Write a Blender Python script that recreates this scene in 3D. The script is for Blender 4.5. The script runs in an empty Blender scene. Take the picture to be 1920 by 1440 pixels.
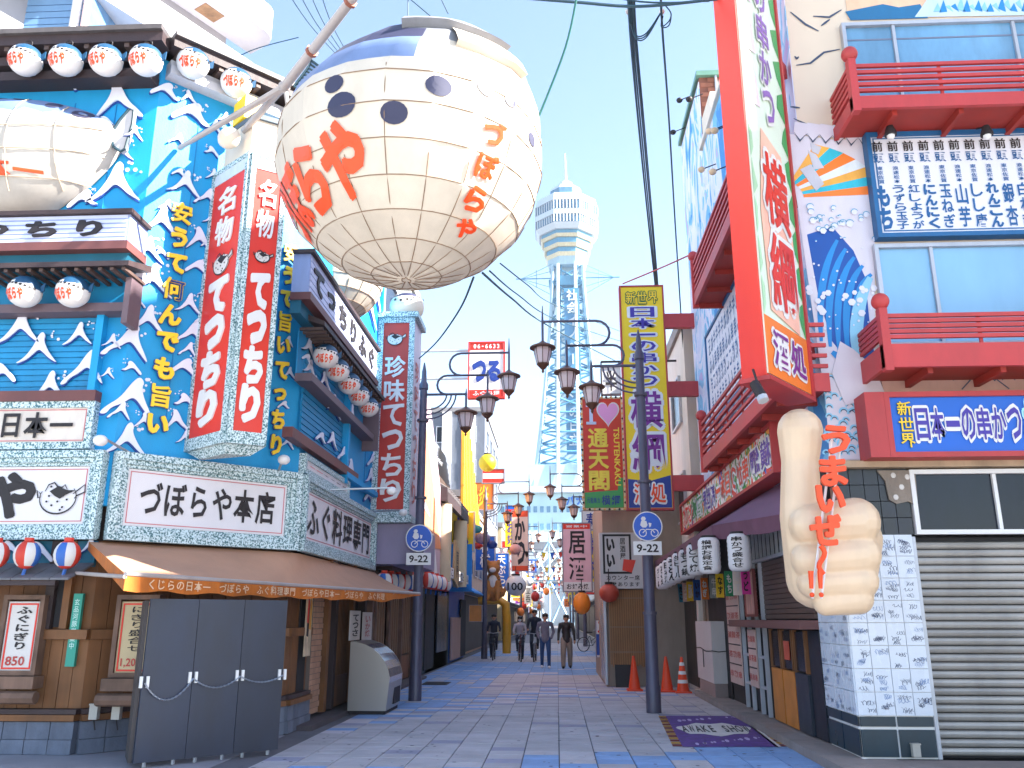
import bpy, bmesh, math, random
from mathutils import Vector, Matrix
from mathutils.bvhtree import BVHTree
random.seed(7)
S = bpy.context.scene
COL = S.collection
# ---------------- camera, world, sun, exposure ----------------
FP = 1586.0; EYE = 1.55
PITCH = math.atan(440/FP); YAW = math.atan(85/math.hypot(FP, 440))
FW = Vector((-math.sin(YAW)*math.cos(PITCH), math.cos(YAW)*math.cos(PITCH), math.sin(PITCH)))
RT = Vector((math.cos(YAW), math.sin(YAW), 0)); UP = RT.cross(FW)
CC = Vector((0, 0, EYE))
cam = bpy.data.cameras.new("camera"); camo = bpy.data.objects.new("camera", cam); COL.objects.link(camo)
cam.sensor_fit = 'HORIZONTAL'; cam.sensor_width = 36; cam.lens = FP/1920*36; cam.clip_end = 3000; cam.clip_start = 0.05
mw = Matrix.Identity(4)
for i in range(3):
    mw[i][0] = RT[i]; mw[i][1] = UP[i]; mw[i][2] = -FW[i]; mw[i][3] = CC[i]
camo.matrix_world = mw
S.camera = camo
SUN_AZ = math.radians(100)      # clockwise from +Y (the street), so the sun stands to the right and a little behind
SUN_EL = math.radians(36)
w = bpy.data.worlds.new("World"); S.world = w; w.use_nodes = True
nt = w.node_tree; bg = nt.nodes['Background']
sk = nt.nodes.new('ShaderNodeTexSky'); sk.sky_type = 'NISHITA'; sk.sun_disc = False
sk.sun_elevation = SUN_EL; sk.sun_rotation = SUN_AZ; sk.air_density = 1.0; sk.dust_density = 0.6; sk.ozone_density = 1.0
nt.links.new(sk.outputs[0], bg.inputs[0]); bg.inputs[1].default_value = 0.09
sl = bpy.data.lights.new("sun", 'SUN'); sl.energy = 5.0; sl.angle = math.radians(0.5); sl.color = (1, .95, .87)
so = bpy.data.objects.new("sun", sl); COL.objects.link(so)
sd = Vector((math.sin(SUN_AZ)*math.cos(SUN_EL), math.cos(SUN_AZ)*math.cos(SUN_EL), math.sin(SUN_EL)))
so.rotation_euler = sd.to_track_quat('Z', 'Y').to_euler(); so.location = (60, -40, 80)
S.view_settings.view_transform = 'Standard'; S.view_settings.look = 'None'; S.view_settings.exposure = 2.38
S.view_settings.gamma = 1; S.view_settings.use_curve_mapping = False
S.render.engine = 'CYCLES'
S.cycles.max_bounces = 9; S.cycles.diffuse_bounces = 8; S.cycles.glossy_bounces = 2; S.cycles.transmission_bounces = 3; S.cycles.transparent_max_bounces = 6
S.cycles.use_denoising = True; S.cycles.sample_clamp_indirect = 12
# ---------------- helpers ----------------
def ray(px, py): return FW + RT*((px-960)/FP) - UP*((py-720)/FP)
def plane_hit(px, py, n, p):
    n = Vector(n); r = ray(px, py); return CC + r*((Vector(p)-CC).dot(n)/n.dot(r))
def atY(px, py, y): return plane_hit(px, py, (0, 1, 0), (0, y, 0))
def atX(px, py, x): return plane_hit(px, py, (1, 0, 0), (x, 0, 0))
def atZ(px, py, z): return plane_hit(px, py, (0, 0, 1), (0, 0, z))
class Face:
    def __init__(s, o, d):
        s.o = Vector((o[0], o[1], 0)); s.u = Vector((d[0], d[1], 0)).normalized(); s.n = Vector((s.u.y, -s.u.x, 0))
    def p(s, u, z, d=0): return s.o + s.u*u + Vector((0, 0, z)) + s.n*d
    def q(s, px, py, d=0):
        h = plane_hit(px, py, s.n, s.o + s.n*d); return ((h-s.o).dot(s.u), h.z)
    def r(s, xl, xr, yt, yb, d=0):   # rectangle whose sides are measured at mid height
        ym = (yt+yb)/2; xm = (xl+xr)/2
        return (s.q(xl, ym, d)[0], s.q(xr, ym, d)[0], s.q(xm, yb, d)[1], s.q(xm, yt, d)[1])
def lin(h):
    h = h.lstrip('#'); out = []
    for i in (0, 2, 4):
        c = int(h[i:i+2], 16)/255; out.append(c/12.92 if c <= .04045 else ((c+.055)/1.055)**2.4)
    return tuple(out)
MATS = {}
def M(name, col='#888888', rough=.6, metal=0, var=.18, vs=3.0, bump=0.0, bs=40, kind=None, col2=None, emit=0, alpha=1, streak=True, spec=.5):
    if name in MATS: return MATS[name]
    m = bpy.data.materials.new(name); m.use_nodes = True; n = m.node_tree.nodes; l = m.node_tree.links
    b = n['Principled BSDF']; c = lin(col); b.inputs['Roughness'].default_value = rough; b.inputs['Metallic'].default_value = metal
    b.inputs['Specular IOR Level'].default_value = spec
    tc = n.new('ShaderNodeTexCoord'); geo = n.new('ShaderNodeNewGeometry')
    co = geo.outputs['Position']
    if kind == 'speckle':
        t = n.new('ShaderNodeTexNoise'); t.inputs['Scale'].default_value = bs; t.inputs['Detail'].default_value = 2
        l.new(co, t.inputs[0]); r = n.new('ShaderNodeValToRGB'); r.color_ramp.interpolation = 'LINEAR'
        r.color_ramp.elements[0].position = .40; r.color_ramp.elements[1].position = .56
        r.color_ramp.elements[0].color = (*lin(col2), 1); r.color_ramp.elements[1].color = (*c, 1)
        l.new(t.outputs[0], r.inputs[0]); l.new(r.outputs[0], b.inputs['Base Color'])
    elif kind == 'ribs':     # fine vertical or horizontal boards, colour only
        t = n.new('ShaderNodeTexNoise'); t.inputs['Scale'].default_value = bs; t.inputs['Detail'].default_value = 6; t.inputs['Distortion'].default_value = .4
        mp = n.new('ShaderNodeMapping'); mp.inputs['Scale'].default_value = (1.6, 1.6, .12); l.new(co, mp.inputs[0]); l.new(mp.outputs[0], t.inputs[0])
        r = n.new('ShaderNodeMix'); r.data_type = 'RGBA'; r.inputs[6].default_value = (*c, 1); r.inputs[7].default_value = (*lin(col2 or col), 1)
        l.new(t.outputs[0], r.inputs[0])
        t2 = n.new('ShaderNodeTexNoise'); t2.inputs['Scale'].default_value = vs; l.new(co, t2.inputs[0])
        hs = n.new('ShaderNodeHueSaturation'); mr = n.new('ShaderNodeMapRange'); mr.inputs[1].default_value = .3; mr.inputs[2].default_value = .7; mr.inputs[3].default_value = 1-var; mr.inputs[4].default_value = 1+var
        l.new(t2.outputs[0], mr.inputs[0]); l.new(mr.outputs[0], hs.inputs['Value']); l.new(r.outputs[2], hs.inputs['Color']); l.new(hs.outputs[0], b.inputs['Base Color'])
    else:
        t = n.new('ShaderNodeTexNoise'); t.inputs['Scale'].default_value = vs; t.inputs['Detail'].default_value = 6; t.inputs['Roughness'].default_value = .65
        mp = n.new('ShaderNodeMapping'); mp.inputs['Scale'].default_value = (1, 1, .35 if streak else 1); l.new(co, mp.inputs[0]); l.new(mp.outputs[0], t.inputs[0])
        mr = n.new('ShaderNodeMapRange'); mr.inputs[1].default_value = .3; mr.inputs[2].default_value = .7; mr.inputs[3].default_value = 1-var; mr.inputs[4].default_value = 1+var*.5
        l.new(t.outputs[0], mr.inputs[0])
        oi = n.new('ShaderNodeObjectInfo'); mr2 = n.new('ShaderNodeMapRange'); mr2.inputs[3].default_value = 1-var*.4; mr2.inputs[4].default_value = 1+var*.4
        l.new(oi.outputs['Random'], mr2.inputs[0]); mm = n.new('ShaderNodeMath'); mm.operation = 'MULTIPLY'; l.new(mr.outputs[0], mm.inputs[0]); l.new(mr2.outputs[0], mm.inputs[1])
        hs = n.new('ShaderNodeHueSaturation'); hs.inputs['Color'].default_value = (*c, 1); l.new(mm.outputs[0], hs.inputs['Value']); l.new(hs.outputs[0], b.inputs['Base Color'])
        rr = n.new('ShaderNodeMapRange'); rr.inputs[3].default_value = max(.05, rough-.12); rr.inputs[4].default_value = min(1, rough+.15); l.new(t.outputs[0], rr.inputs[0]); l.new(rr.outputs[0], b.inputs['Roughness'])
    if bump:
        tb = n.new('ShaderNodeTexNoise'); tb.inputs['Scale'].default_value = bs; tb.inputs['Detail'].default_value = 4; l.new(co, tb.inputs[0])
        bp = n.new('ShaderNodeBump'); bp.inputs['Strength'].default_value = bump; bp.inputs['Distance'].default_value = .02; l.new(tb.outputs[0], bp.inputs['Height']); l.new(bp.outputs[0], b.inputs['Normal'])
    if emit: b.inputs['Emission Color'].default_value = (*c, 1); b.inputs['Emission Strength'].default_value = emit
    MATS[name] = m; return m
def wloc(o):
    v = Vector((0, 0, 0))
    while o: v = v + o.location; o = o.parent
    return v
def tagp(o, label=None, cat=None, group=None, kind=None):
    if label: o['label'] = label
    if cat: o['category'] = cat
    if group: o['group'] = group
    if kind: o['kind'] = kind
    return o
def thing(name, label, cat, loc=(0, 0, 0), group=None):
    o = bpy.data.objects.new(name, None); o.empty_display_size = .2; COL.objects.link(o); o.location = loc
    return tagp(o, label, cat, group)
class MB:
    def __init__(s): s.v = []; s.f = []; s.m = []
    def add(s, vs, fs, mi=0):
        k = len(s.v); s.v += [Vector(a) for a in vs]
        for f in fs: s.f.append([k+i for i in f]); s.m.append(mi)
        return s
    def hexa(s, P, mi=0): return s.add(P, [(0, 3, 2, 1), (4, 5, 6, 7), (0, 1, 5, 4), (1, 2, 6, 5), (2, 3, 7, 6), (3, 0, 4, 7)], mi)
    def box(s, F, u0, u1, z0, z1, d0, d1, mi=0):
        P = [F.p(u0, z0, d0), F.p(u1, z0, d0), F.p(u1, z0, d1), F.p(u0, z0, d1), F.p(u0, z1, d0), F.p(u1, z1, d0), F.p(u1, z1, d1), F.p(u0, z1, d1)]
        return s.hexa(P, mi)
    def wbox(s, x0, x1, y0, y1, z0, z1, mi=0): return s.box(WF, x0, x1, z0, z1, -y1, -y0, mi)
    def prism(s, F, pts, d0, d1, mi=0):
        n = len(pts); P = [F.p(a[0], a[1], d0) for a in pts] + [F.p(a[0], a[1], d1) for a in pts]
        return s.add(P, [tuple(range(n)), tuple(range(2*n-1, n-1, -1))] + [(i, i+n, (i+1) % n+n, (i+1) % n) for i in range(n)], mi)
    def frame(s, F, u0, u1, z0, z1, w_, d0, d1, mi=0):
        s.box(F, u0, u1, z0, z0+w_, d0, d1, mi); s.box(F, u0, u1, z1-w_, z1, d0, d1, mi)
        s.box(F, u0, u0+w_, z0+w_, z1-w_, d0, d1, mi); return s.box(F, u1-w_, u1, z0+w_, z1-w_, d0, d1, mi)
    def tube(s, pts, r, n=6, mi=0, closed=False):
        pts = [Vector(p) for p in pts]; N = len(pts); rs = r if isinstance(r, (list, tuple)) else [r]*N; V = []; prev = None
        for i, p in enumerate(pts):
            if closed: t = pts[(i+1) % N]-pts[i-1]
            else: t = pts[min(i+1, N-1)]-pts[max(i-1, 0)]
            t.normalize()
            a = prev if prev is not None else (Vector((0, 0, 1)) if abs(t.z) < .9 else Vector((1, 0, 0)))
            a = (a-t*a.dot(t))
            if a.length < 1e-5: a = t.orthogonal()
            a.normalize(); prev = a; b = t.cross(a)
            V += [p+(a*math.cos(2*math.pi*k/n)+b*math.sin(2*math.pi*k/n))*rs[i] for k in range(n)]
        fs = [(i*n+k, i*n+(k+1) % n, (i+1) % N*n+(k+1) % n, (i+1) % N*n+k) for i in range(N if closed else N-1) for k in range(n)]
        if not closed: fs += [tuple(range(n-1, -1, -1)), tuple(range((N-1)*n, N*n))]
        return s.add(V, fs, mi)
    def lathe(s, c, prof, n=12, mi=0, cap=True):
        c = Vector(c); V = [c+Vector((r*math.cos(2*math.pi*k/n), r*math.sin(2*math.pi*k/n), z)) for r, z in prof for k in range(n)]
        L = len(prof); fs = [(i*n+k, i*n+(k+1) % n, (i+1)*n+(k+1) % n, (i+1)*n+k) for i in range(L-1) for k in range(n)]
        if cap: fs += [tuple(range(n-1, -1, -1)), tuple(range((L-1)*n, L*n))]
        return s.add(V, fs, mi)
    def ball(s, c, r, n=10, k=6, mi=0, sc=(1, 1, 1)):
        c = Vector(c); V = []
        for i in range(1, k):
            a = math.pi*i/k
            V += [c+Vector((r*sc[0]*math.sin(a)*math.cos(2*math.pi*j/n), r*sc[1]*math.sin(a)*math.sin(2*math.pi*j/n), r*sc[2]*math.cos(a))) for j in range(n)]
        V += [c+Vector((0, 0, r*sc[2])), c-Vector((0, 0, r*sc[2]))]; T = (k-1)*n
        fs = [(i*n+j, (i+1)*n+j, (i+1)*n+(j+1) % n, i*n+(j+1) % n) for i in range(k-2) for j in range(n)]
        fs += [(T, j, (j+1) % n) for j in range(n)] + [((k-2)*n+(j+1) % n, (k-2)*n+j, T+1) for j in range(n)]
        return s.add(V, fs, mi)
    def ribbon(s, F, pts, w_, d, mi=0, taper=True):
        pts = [Vector((a[0], a[1])) for a in pts]; N = len(pts); L = []; R = []
        for i, p in enumerate(pts):
            t = pts[min(i+1, N-1)]-pts[max(i-1, 0)]
            if t.length < 1e-9: t = Vector((1, 0))
            t.normalize(); nn = Vector((-t.y, t.x)); k = w_*.5*((.35+.65*math.sin(math.pi*(i+.5)/N)) if taper else 1)
            L.append(p+nn*k); R.append(p-nn*k)
        V = [F.p(a.x, a.y, d) for a in L]+[F.p(a.x, a.y, d) for a in R]
        return s.add(V, [(i, i+1, N+i+1, N+i) for i in range(N-1)], mi)
    def build(s, name, mats, parent=None, smooth=False, label=None, cat=None, group=None, kind=None, fix=True, origin=None):
        if not isinstance(mats, (list, tuple)): mats = [mats]
        if parent is not None: off = wloc(parent)
        elif origin is not None: off = Vector(origin)
        elif kind == 'structure' or not s.v: off = Vector((0, 0, 0))
        else:
            xs = [a.x for a in s.v]; ys = [a.y for a in s.v]; off = Vector(((min(xs)+max(xs))/2, (min(ys)+max(ys))/2, min(a.z for a in s.v)))
        me = bpy.data.meshes.new(name); me.from_pydata([tuple(a-off) for a in s.v], [], s.f)
        for m in mats: me.materials.append(m)
        me.polygons.foreach_set('material_index', s.m)
        if fix:
            b = bmesh.new(); b.from_mesh(me); bmesh.ops.recalc_face_normals(b, faces=b.faces); b.to_mesh(me); b.free()
        if smooth:
            me.shade_smooth()
            if smooth != 'all' and hasattr(me, 'set_sharp_from_angle'): me.set_sharp_from_angle(angle=math.radians(42))
        me.update(); o = bpy.data.objects.new(name, me); COL.objects.link(o)
        if parent is not None: o.parent = parent
        else: o.location = off
        return tagp(o, label, cat, group, kind)
WF = Face((0, 0), (1, 0))
def copy_tree(o, parent=None, loc=None, label=None):
    c = o.copy(); COL.objects.link(c); c.parent = parent
    if loc is not None: c.location = loc
    if label: c['label'] = label
    for ch in o.children: copy_tree(ch, c)
    return c
# ---- lettering ----
GL = {}
def glyph(ch, off, flat=False):
    k = (ch, off, flat)
    if k not in GL:
        c = bpy.data.curves.new('g', 'FONT'); c.body = ch; c.offset = off; c.extrude = 0 if flat else .5; c.resolution_u = 2
        o = bpy.data.objects.new('g', c); COL.objects.link(o)
        me = bpy.data.meshes.new_from_object(o.evaluated_get(bpy.context.evaluated_depsgraph_get()))
        V = [v.co.copy() for v in me.vertices]; Fs = [tuple(p.vertices) for p in me.polygons]
        bpy.data.objects.remove(o); bpy.data.curves.remove(c); bpy.data.meshes.remove(me)
        if V:
            x0 = min(v.x for v in V); x1 = max(v.x for v in V); y0 = min(v.y for v in V); y1 = max(v.y for v in V)
        else: x0 = x1 = y0 = y1 = 0
        GL[k] = (V, Fs, x0, x1, y0, y1)
    return GL[k]
def dirs_for(off):      # a heavy stroke is the light glyph laid down several times round a small circle
    if off <= .022: return [(0, 0)], off
    r = off-.012; n = 6 if r < .045 else 10
    return [(r*math.cos(2*math.pi*k/n+.3), r*math.sin(2*math.pi*k/n+.3)) for k in range(n)], .012
def letters(mb, F, s, rc, mode='h', d=.01, t=.01, off=.03, mi=0, slant=0, fill=.94, fit=False, fn=None, flat=None):
    u0, u1, z0, z1 = rc; n = len(s); kanji = any(ord(c) > 0x4dff for c in s); off = max(.012, off*.42) if (kanji and off < .08) else off; ds, bo = dirs_for(off); flat = (t < .015) if flat is None else flat
    if mode == 's':
        for q, (ox, oy) in enumerate(ds):
            V, Fs, x0, x1, y0, y1 = glyph(s, bo, flat); P = []
            sx = (u1-u0)/max(1e-6, x1-x0); sz = (z1-z0)/max(1e-6, y1-y0)
            for v in V: P.append(F.p(u0+(v.x-x0+ox)*sx, z0+(v.y-y0+oy)*sz, d+(v.z+.5)*t-q*.0004))
            mb.add(P, Fs, mi)
        return mb
    for i, ch in enumerate(s):
        if ch == ' ': continue
        if mode == 'h': a0, a1, b0, b1 = u0+(u1-u0)*i/n, u0+(u1-u0)*(i+1)/n, z0, z1
        else: a0, a1, b0, b1 = u0, u1, z1-(z1-z0)*(i+1)/n, z1-(z1-z0)*i/n
        V, Fs, x0, x1, y0, y1 = glyph(ch, bo, flat); cx = (x0+x1)/2; cy = (y0+y1)/2
        rot = mode == 'v' and ch in 'ー〜-'
        sx = (a1-a0)*fill; sz = (b1-b0)*fill
        if fit:
            sx /= max(.62, x1-x0)*1.06; sz /= max(.62, y1-y0)*1.06
        for q, (ox, oy) in enumerate(ds):
            P = []
            for v in V:
                x, y = v.x-cx, v.y-cy
                if rot: x, y = y, -x
                u = (a0+a1)/2+(x+ox)*sx+slant*y*sz; z = (b0+b1)/2+(y+oy)*sz; dd = d+(v.z+.5)*t-q*.0004
                P.append(F.p(u, z, dd) if fn is None else fn(u, z, dd))
            mb.add(P, Fs, mi)
    return mb
def text(F, s, rc, mat, parent=None, mode='h', d=.01, t=.01, off=.03, outline=None, ooff=.07, name='lettering', **kw):
    mb = MB(); mats = [mat]
    letters(mb, F, s, rc, mode, d+(.012 if outline else .003), t, off, 0, **kw)
    if outline: mats.append(outline); letters(mb, F, s, rc, mode, d+.0045, t, ooff*.8, 1, flat=True, **kw)
    return mb.build(name, mats, parent, fix=False)
def signboard(name, label, F, rc, d0, d1, panel, frame, fw=.06, cat='sign', group=None, fd=.03, border=None):
    u0, u1, z0, z1 = rc; t = thing(name, label, cat, F.p((u0+u1)/2, z0, d0), group)
    MB().box(F, u0+fw, u1-fw, z0+fw, z1-fw, d0, d1).build('panel', panel, t)
    MB().frame(F, u0, u1, z0, z1, fw, d0, d1+fd).build('frame', frame, t)
    if border:
        e = fw+border[1]; MB().frame(F, u0+e, u1-e, z0+e, z1-e, border[2], d1, d1+.005).build('border_line', border[0], t)
    return t
# ---------------- materials ----------------
blue = M('blue_paint', '#0a98d2', .55, var=.12, vs=2, bump=.1)
blue_rib = M('blue_ribbed', '#0b86ba', .5, var=.2, vs=2)
teal = M('teal_wall', '#12647f', .6, var=.2)
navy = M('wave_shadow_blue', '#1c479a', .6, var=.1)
wavew = M('wave_white', '#dfe0ee', .6, var=.08)
white = M('white_paint', '#e4e2e2', .5, var=.06)
offw = M('off_white', '#d6d0cc', .6, var=.10)
cream = M('cream_paint', '#e3d2bd', .55, var=.06)
blk = M('black_ink', '#231c20', .6, var=.1)
dkbrown = M('dark_brown_timber', '#3b2c2e', .6, var=.3, vs=5, bump=.2)
brown = M('brown_trim', '#6b3e3c', .5, var=.2)
wood = M('wood_planks', '#86552f', .6, kind='ribs', col2='#63401f', bs=9, var=.25, vs=2)
wood_lt = M('orange_wood', '#c77d33', .5, kind='ribs', col2='#b56d2c', bs=5, var=.15)
wood_post = M('weathered_log', '#7d6050', .75, kind='ribs', col2='#5b463c', bs=12, var=.3)
speck = M('speckled_stone_frame', '#cfe0e4', .6, kind='speckle', col2='#3e6a70', bs=45)
redp = M('sign_red', '#d92f1f', .45, var=.08)
redl = M('railing_red', '#b83a3c', .5, var=.2, vs=2.5)
redbox = M('pillar_red', '#e03425', .4, var=.06)
orange_red = M('lettering_orange_red', '#ee4a12', .4, var=.05)
yellow = M('lettering_yellow', '#f7cb2c', .45, var=.05)
yellow_s = M('sign_yellow', '#f8d11c', .45, var=.05)
purple = M('lettering_purple', '#7d2a88', .45, var=.05)
violet = M('lettering_violet', '#43329a', .45, var=.05)
dblue = M('deep_blue_sign', '#0b5fc4', .4, var=.05)
navys = M('navy_sign', '#1c3a8e', .45, var=.05)
green = M('sign_green', '#3f9e58', .45, var=.08)
orange = M('sign_orange', '#ef7c2b', .5, var=.08)
pink = M('sign_pink', '#eaa0d8', .5, var=.05)
plum = M('awning_plum', '#6c4a66', .7, var=.15, bump=.15, bs=6)
awn_o = M('awning_canvas', '#bd8e72', .8, var=.14, vs=1.5, bump=.3, bs=4)
awn_v = M('awning_valance', '#c06a22', .7, var=.3, vs=6)
metal = M('galvanised_steel', '#a9adb4', .35, .7, var=.1)
pipe = M('painted_pipe', '#b5aaa6', .5, .2, var=.15)
postm = M('lamp_post_paint', '#565366', .4, .2, var=.25, vs=6)
lcap = M('lantern_copper', '#75503f', .45, .5, var=.2)
lglass = M('lantern_frosted_glass', '#d9c4c4', .25, var=.05)
cable = M('cable_rubber', '#25424f', .6)
tileroof = M('kawara_tile', '#5d5656', .55, var=.3, vs=8)
grey = M('grey_concrete', '#8e8b8c', .8, var=.15, bump=.2)
dark = M('dark_interior', '#1d1c22', .7)
black_panel = M('charcoal_board', '#222b40', .4, var=.4, vs=1.2, streak=True)
board_side = M('charcoal_board_side', '#3a3436', .6)
steel = M('brushed_steel', '#b5afa9', .34, .65, var=.05, vs=1)
glassb = M('window_glass_blue', '#5b96c4', .08, var=.4, vs=1.2, spec=1.0)
glassd = M('window_glass_dark', '#161d2c', .18, var=.3, spec=.35)
alu = M('window_aluminium', '#b8bcc6', .4, .3)
canvas = M('balloon_canvas', '#d2c6b6', .78, var=.2, vs=1.2, bump=.15, bs=8)
spotm = M('spot_navy', '#33344f', .6, var=.1)
capb = M('balloon_cap_blue', '#6b80a8', .7, var=.2)
capg = M('balloon_cap_grey', '#7b7d84', .7, var=.2)
wire = M('rusty_wire', '#8a705a', .7)
# ================= GROUND =================
g = MB(); g.add([(-500, -40, -.03), (500, -40, -.03), (500, 900, -.03), (-500, 900, -.03)], [(0, 1, 2, 3)])
g.build('ground', M('joint_mortar', '#66646a', .9, var=.25, vs=1, bump=.3), kind='structure', fix=False)
MB().wbox(-14, -3.79, 9.285, 12.4, -.028, -.006).build('sidewalk', M('slab_grey', '#8d8c94', .8, var=.2, vs=1.5, bump=.3), kind='structure')
TG = M('paver_grey', '#b3aeb2', .72, var=.22, vs=1.7, bump=.25, bs=60, streak=False); TB = M('paver_blue', '#7f9fca', .7, var=.2, vs=3, bump=.25, bs=60, streak=False)
TP = M('paver_pale', '#c4bcc2', .72, var=.12, vs=3, bump=.2, bs=60, streak=False); TM = M('paver_mauve', '#9795a8', .72, var=.15, vs=3, bump=.2, bs=60, streak=False)
TW, TD = .42, .30
def tkind(i, j):
    x = (i+.5)*TW; y = (j+.5)*TD; r = random.Random(i*131+j*17).random()
    st = (i % 2)
    a = y-(10.15+.28*x+.3*st)
    if x > -.3 and (-.5 < a < .35 or (x > 1.5 and y < 11.6)): return 1 if (i+j) % 2 or r < .55 or a < 0 else 0
    if x <= -.3 and -1.2 < y-9.6 < .3: return 1 if (i+j) % 2 else 0
    if x > 2.2 and y < 11.6: return 1
    b = y-(19.2+2.0*max(-3, min(0, x+.2))+.4*st)
    if x < .1 and -.7 < b < 1.5: return (1, 2, 1, 0, 3)[(i*2+j) % 5] if r < .85 else 2
    if x < -1.7 and 13.2 < y < 27 and b > -.7: return 1 if r < .8 else 0
    if 18.2 < y < 21 and x >= .1: return (2, 3, 1)[(i+j) % 3] if r < .7 else 0
    if 21 <= y < 23.5: return 3 if (j//2) % 2 and r < .6 else 0
    if 25.5 < y < 33: return 1 if r < .93 else 2
    if 38 < y < 44: return 1 if r < .8 else 2
    return 3 if r < .05 else 0
pave = MB().wbox(-3.9, 3.3, 5, 60, -.028, -.012).build('pavement', M('joint_mortar'), kind='structure')
tm = {}
gx = .004
for k, m in enumerate((TG, TB, TP, TM)):
    b = MB().add([(gx, gx, -.02), (TW-gx, gx, -.02), (TW-gx, TD-gx, -.02), (gx, TD-gx, -.02), (gx+.004, gx+.004, 0), (TW-gx-.004, gx+.004, 0), (TW-gx-.004, TD-gx-.004, 0), (gx+.004, TD-gx-.004, 0)],
        [(4, 5, 6, 7), (0, 1, 5, 4), (1, 2, 6, 5), (2, 3, 7, 6), (3, 0, 4, 7)])
    o = b.build('paving_tile', m, pave); tm[k] = o.data; bpy.data.objects.remove(o)
cnt = 0; rest = MB(); farp = MB()
for j in range(31, 200):
    for i in range(-9, 8):
        x, y = i*TW, j*TD
        if y > 58: break
        k = tkind(i, j); z = random.uniform(-.0015, .0015)
        if cnt < 300:
            if x < -3.4 + max(0, (y-12)*0): continue
            o = bpy.data.objects.new('paving_tile', tm[k]); COL.objects.link(o); o.parent = pave; o.location = (x, y, z); cnt += 1
        else:
            rest.add([(x+gx, y+gx, z), (x+TW-gx, y+gx, z), (x+TW-gx, y+TD-gx, z), (x+gx, y+TD-gx, z)], [(0, 1, 2, 3)], k)
gs = MB(); rg = random.Random(3)
for k in range(320):
    x, y, r_ = rg.uniform(-3.6, 2.8), 9.6+rg.random()**1.6*22, rg.uniform(.008, .03); gs.add([(x+r_*math.cos(a)*rg.uniform(.8, 1.2), y+r_*math.sin(a), .0028) for a in range(6)], [tuple(range(6))])
gs.build('gum_spot', M('gum_dark', '#5d5b66', .8), pave, kind='stuff', fix=False)
rest.build('paving_tile', [TG, TB, TP, TM], pave, kind='stuff', fix=False)
MB().wbox(-3.2, 3.2, 58.1, 150, -.02, .0).build('road', M('far_asphalt', '#8b8a92', .9, var=.2, vs=.6), kind='structure')
MB().wbox(-60, 60, -60, 9.28, -.028, -.004).build('crossing', M('pale_bounce_pavement', '#b0adaa', .85, var=.15, vs=.5), kind='structure')  # ground out of view, made paler to bounce sunlight onto the shop fronts
# metal manhole / drain cover on the left
t = thing('drain_cover', 'dark rectangular drain cover in the paving right of the stainless display case', 'drain cover', (-2.1, 19.9, 0))
p = atZ(818, 1281, .01)
MB().wbox(p.x-.32, p.x+.32, p.y-.5, p.y+.45, .002, .012).build('frame', M('cast_iron', '#3b3536', .6, .5, var=.3), t)
for k in range(6): MB().wbox(p.x-.28, p.x+.28, p.y-.45+k*.15, p.y-.36+k*.15, .013, .018).build('grate_bar', M('cast_iron'), t)
# raised kerbs in front of the shop fronts
def kerb_line(x0, x1, y0, y1, m):
    n = max(1, int((y1-y0)/.6))
    for k in range(n):
        MB().wbox(x0, x1, y0+(y1-y0)*k/n+.004, y0+(y1-y0)*(k+1)/n-.004, -.02, .1+random.uniform(-.003, .003)).build('kerb_stone', m, kerbs)
kerbs = MB().wbox(3.0, 3.02, 9, 22, -.02, -.015).build('kerb', M('kerb_stone', '#8a7f7c', .85, var=.2, bump=.4), kind='structure')
kerb_line(2.86, 3.6, 9.0, 19, M('kerb_stone'))
MB().wbox(2.74, 2.855, 9, 19, -.025, -.004).build('gutter', M('cast_iron'), kind='structure')
MB().wbox(3.6, 14, 8.6, 9.95, -.02, .1).build('sidewalk', M('kerb_stone'), kind='structure')
MB().wbox(-4.2, -3.55, 12.9, 24, -.02, .06).build('sidewalk', M('kerb_stone_dark', '#5c5458', .85, var=.25, bump=.4), kind='structure')
# painted floor advertisement on the right of the lane
P = [atZ(*q, .006) for q in ((1248, 1342), (1385, 1342), (1460, 1400), (1280, 1400))]
t = thing('floor_advertisement', 'purple floor mat advert with white lettering and yellow and red striped edges beside the kerb', 'floor mat', (P[0]+P[2])/2)
def qd(mb, P, a0, a1, b0, b1, z, mi=0):
    def f(a, b): 
        v = P[0].lerp(P[1], a).lerp(P[3].lerp(P[2], a), b); return (v.x, v.y, z)
    return mb.add([f(a0, b0), f(a1, b0), f(a1, b1), f(a0, b1)], [(0, 1, 2, 3)], mi)
mm = M('mat_purple', '#5c3a86', .7, var=.5, vs=9, streak=False)
qd(MB(), P, 0, 1, 0, 1, .005).build('mat', mm, t)
e = MB(); e2 = MB()
for k in range(16):
    a = k/16; qd(e, P, -.10, 0, a, a+.05, .005, k % 2); qd(e, P, 1.03, 1.16, a, a+.05, .005, k % 2)
e.build('striped_edge', [M('edge_mustard', '#b98b3c', .8), M('edge_maroon', '#7a3032', .8)], t)
qd(MB(), P, .97, 1.03, 0, 1, .005).build('white_edge', offw, t)
b = MB()
def matp(u, z, d): 
    v = P[0].lerp(P[1], u).lerp(P[3].lerp(P[2], u), 1-z); return (v.x, v.y, .008+d*.1)
b.add([matp(.5+(.44+.03*math.sin(a*5))*math.cos(a), .5+(.2+.03*math.sin(a*7))*math.sin(a), .0) for a in [i*math.pi/16 for i in range(32)]], [tuple(range(32))], 0)
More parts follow.
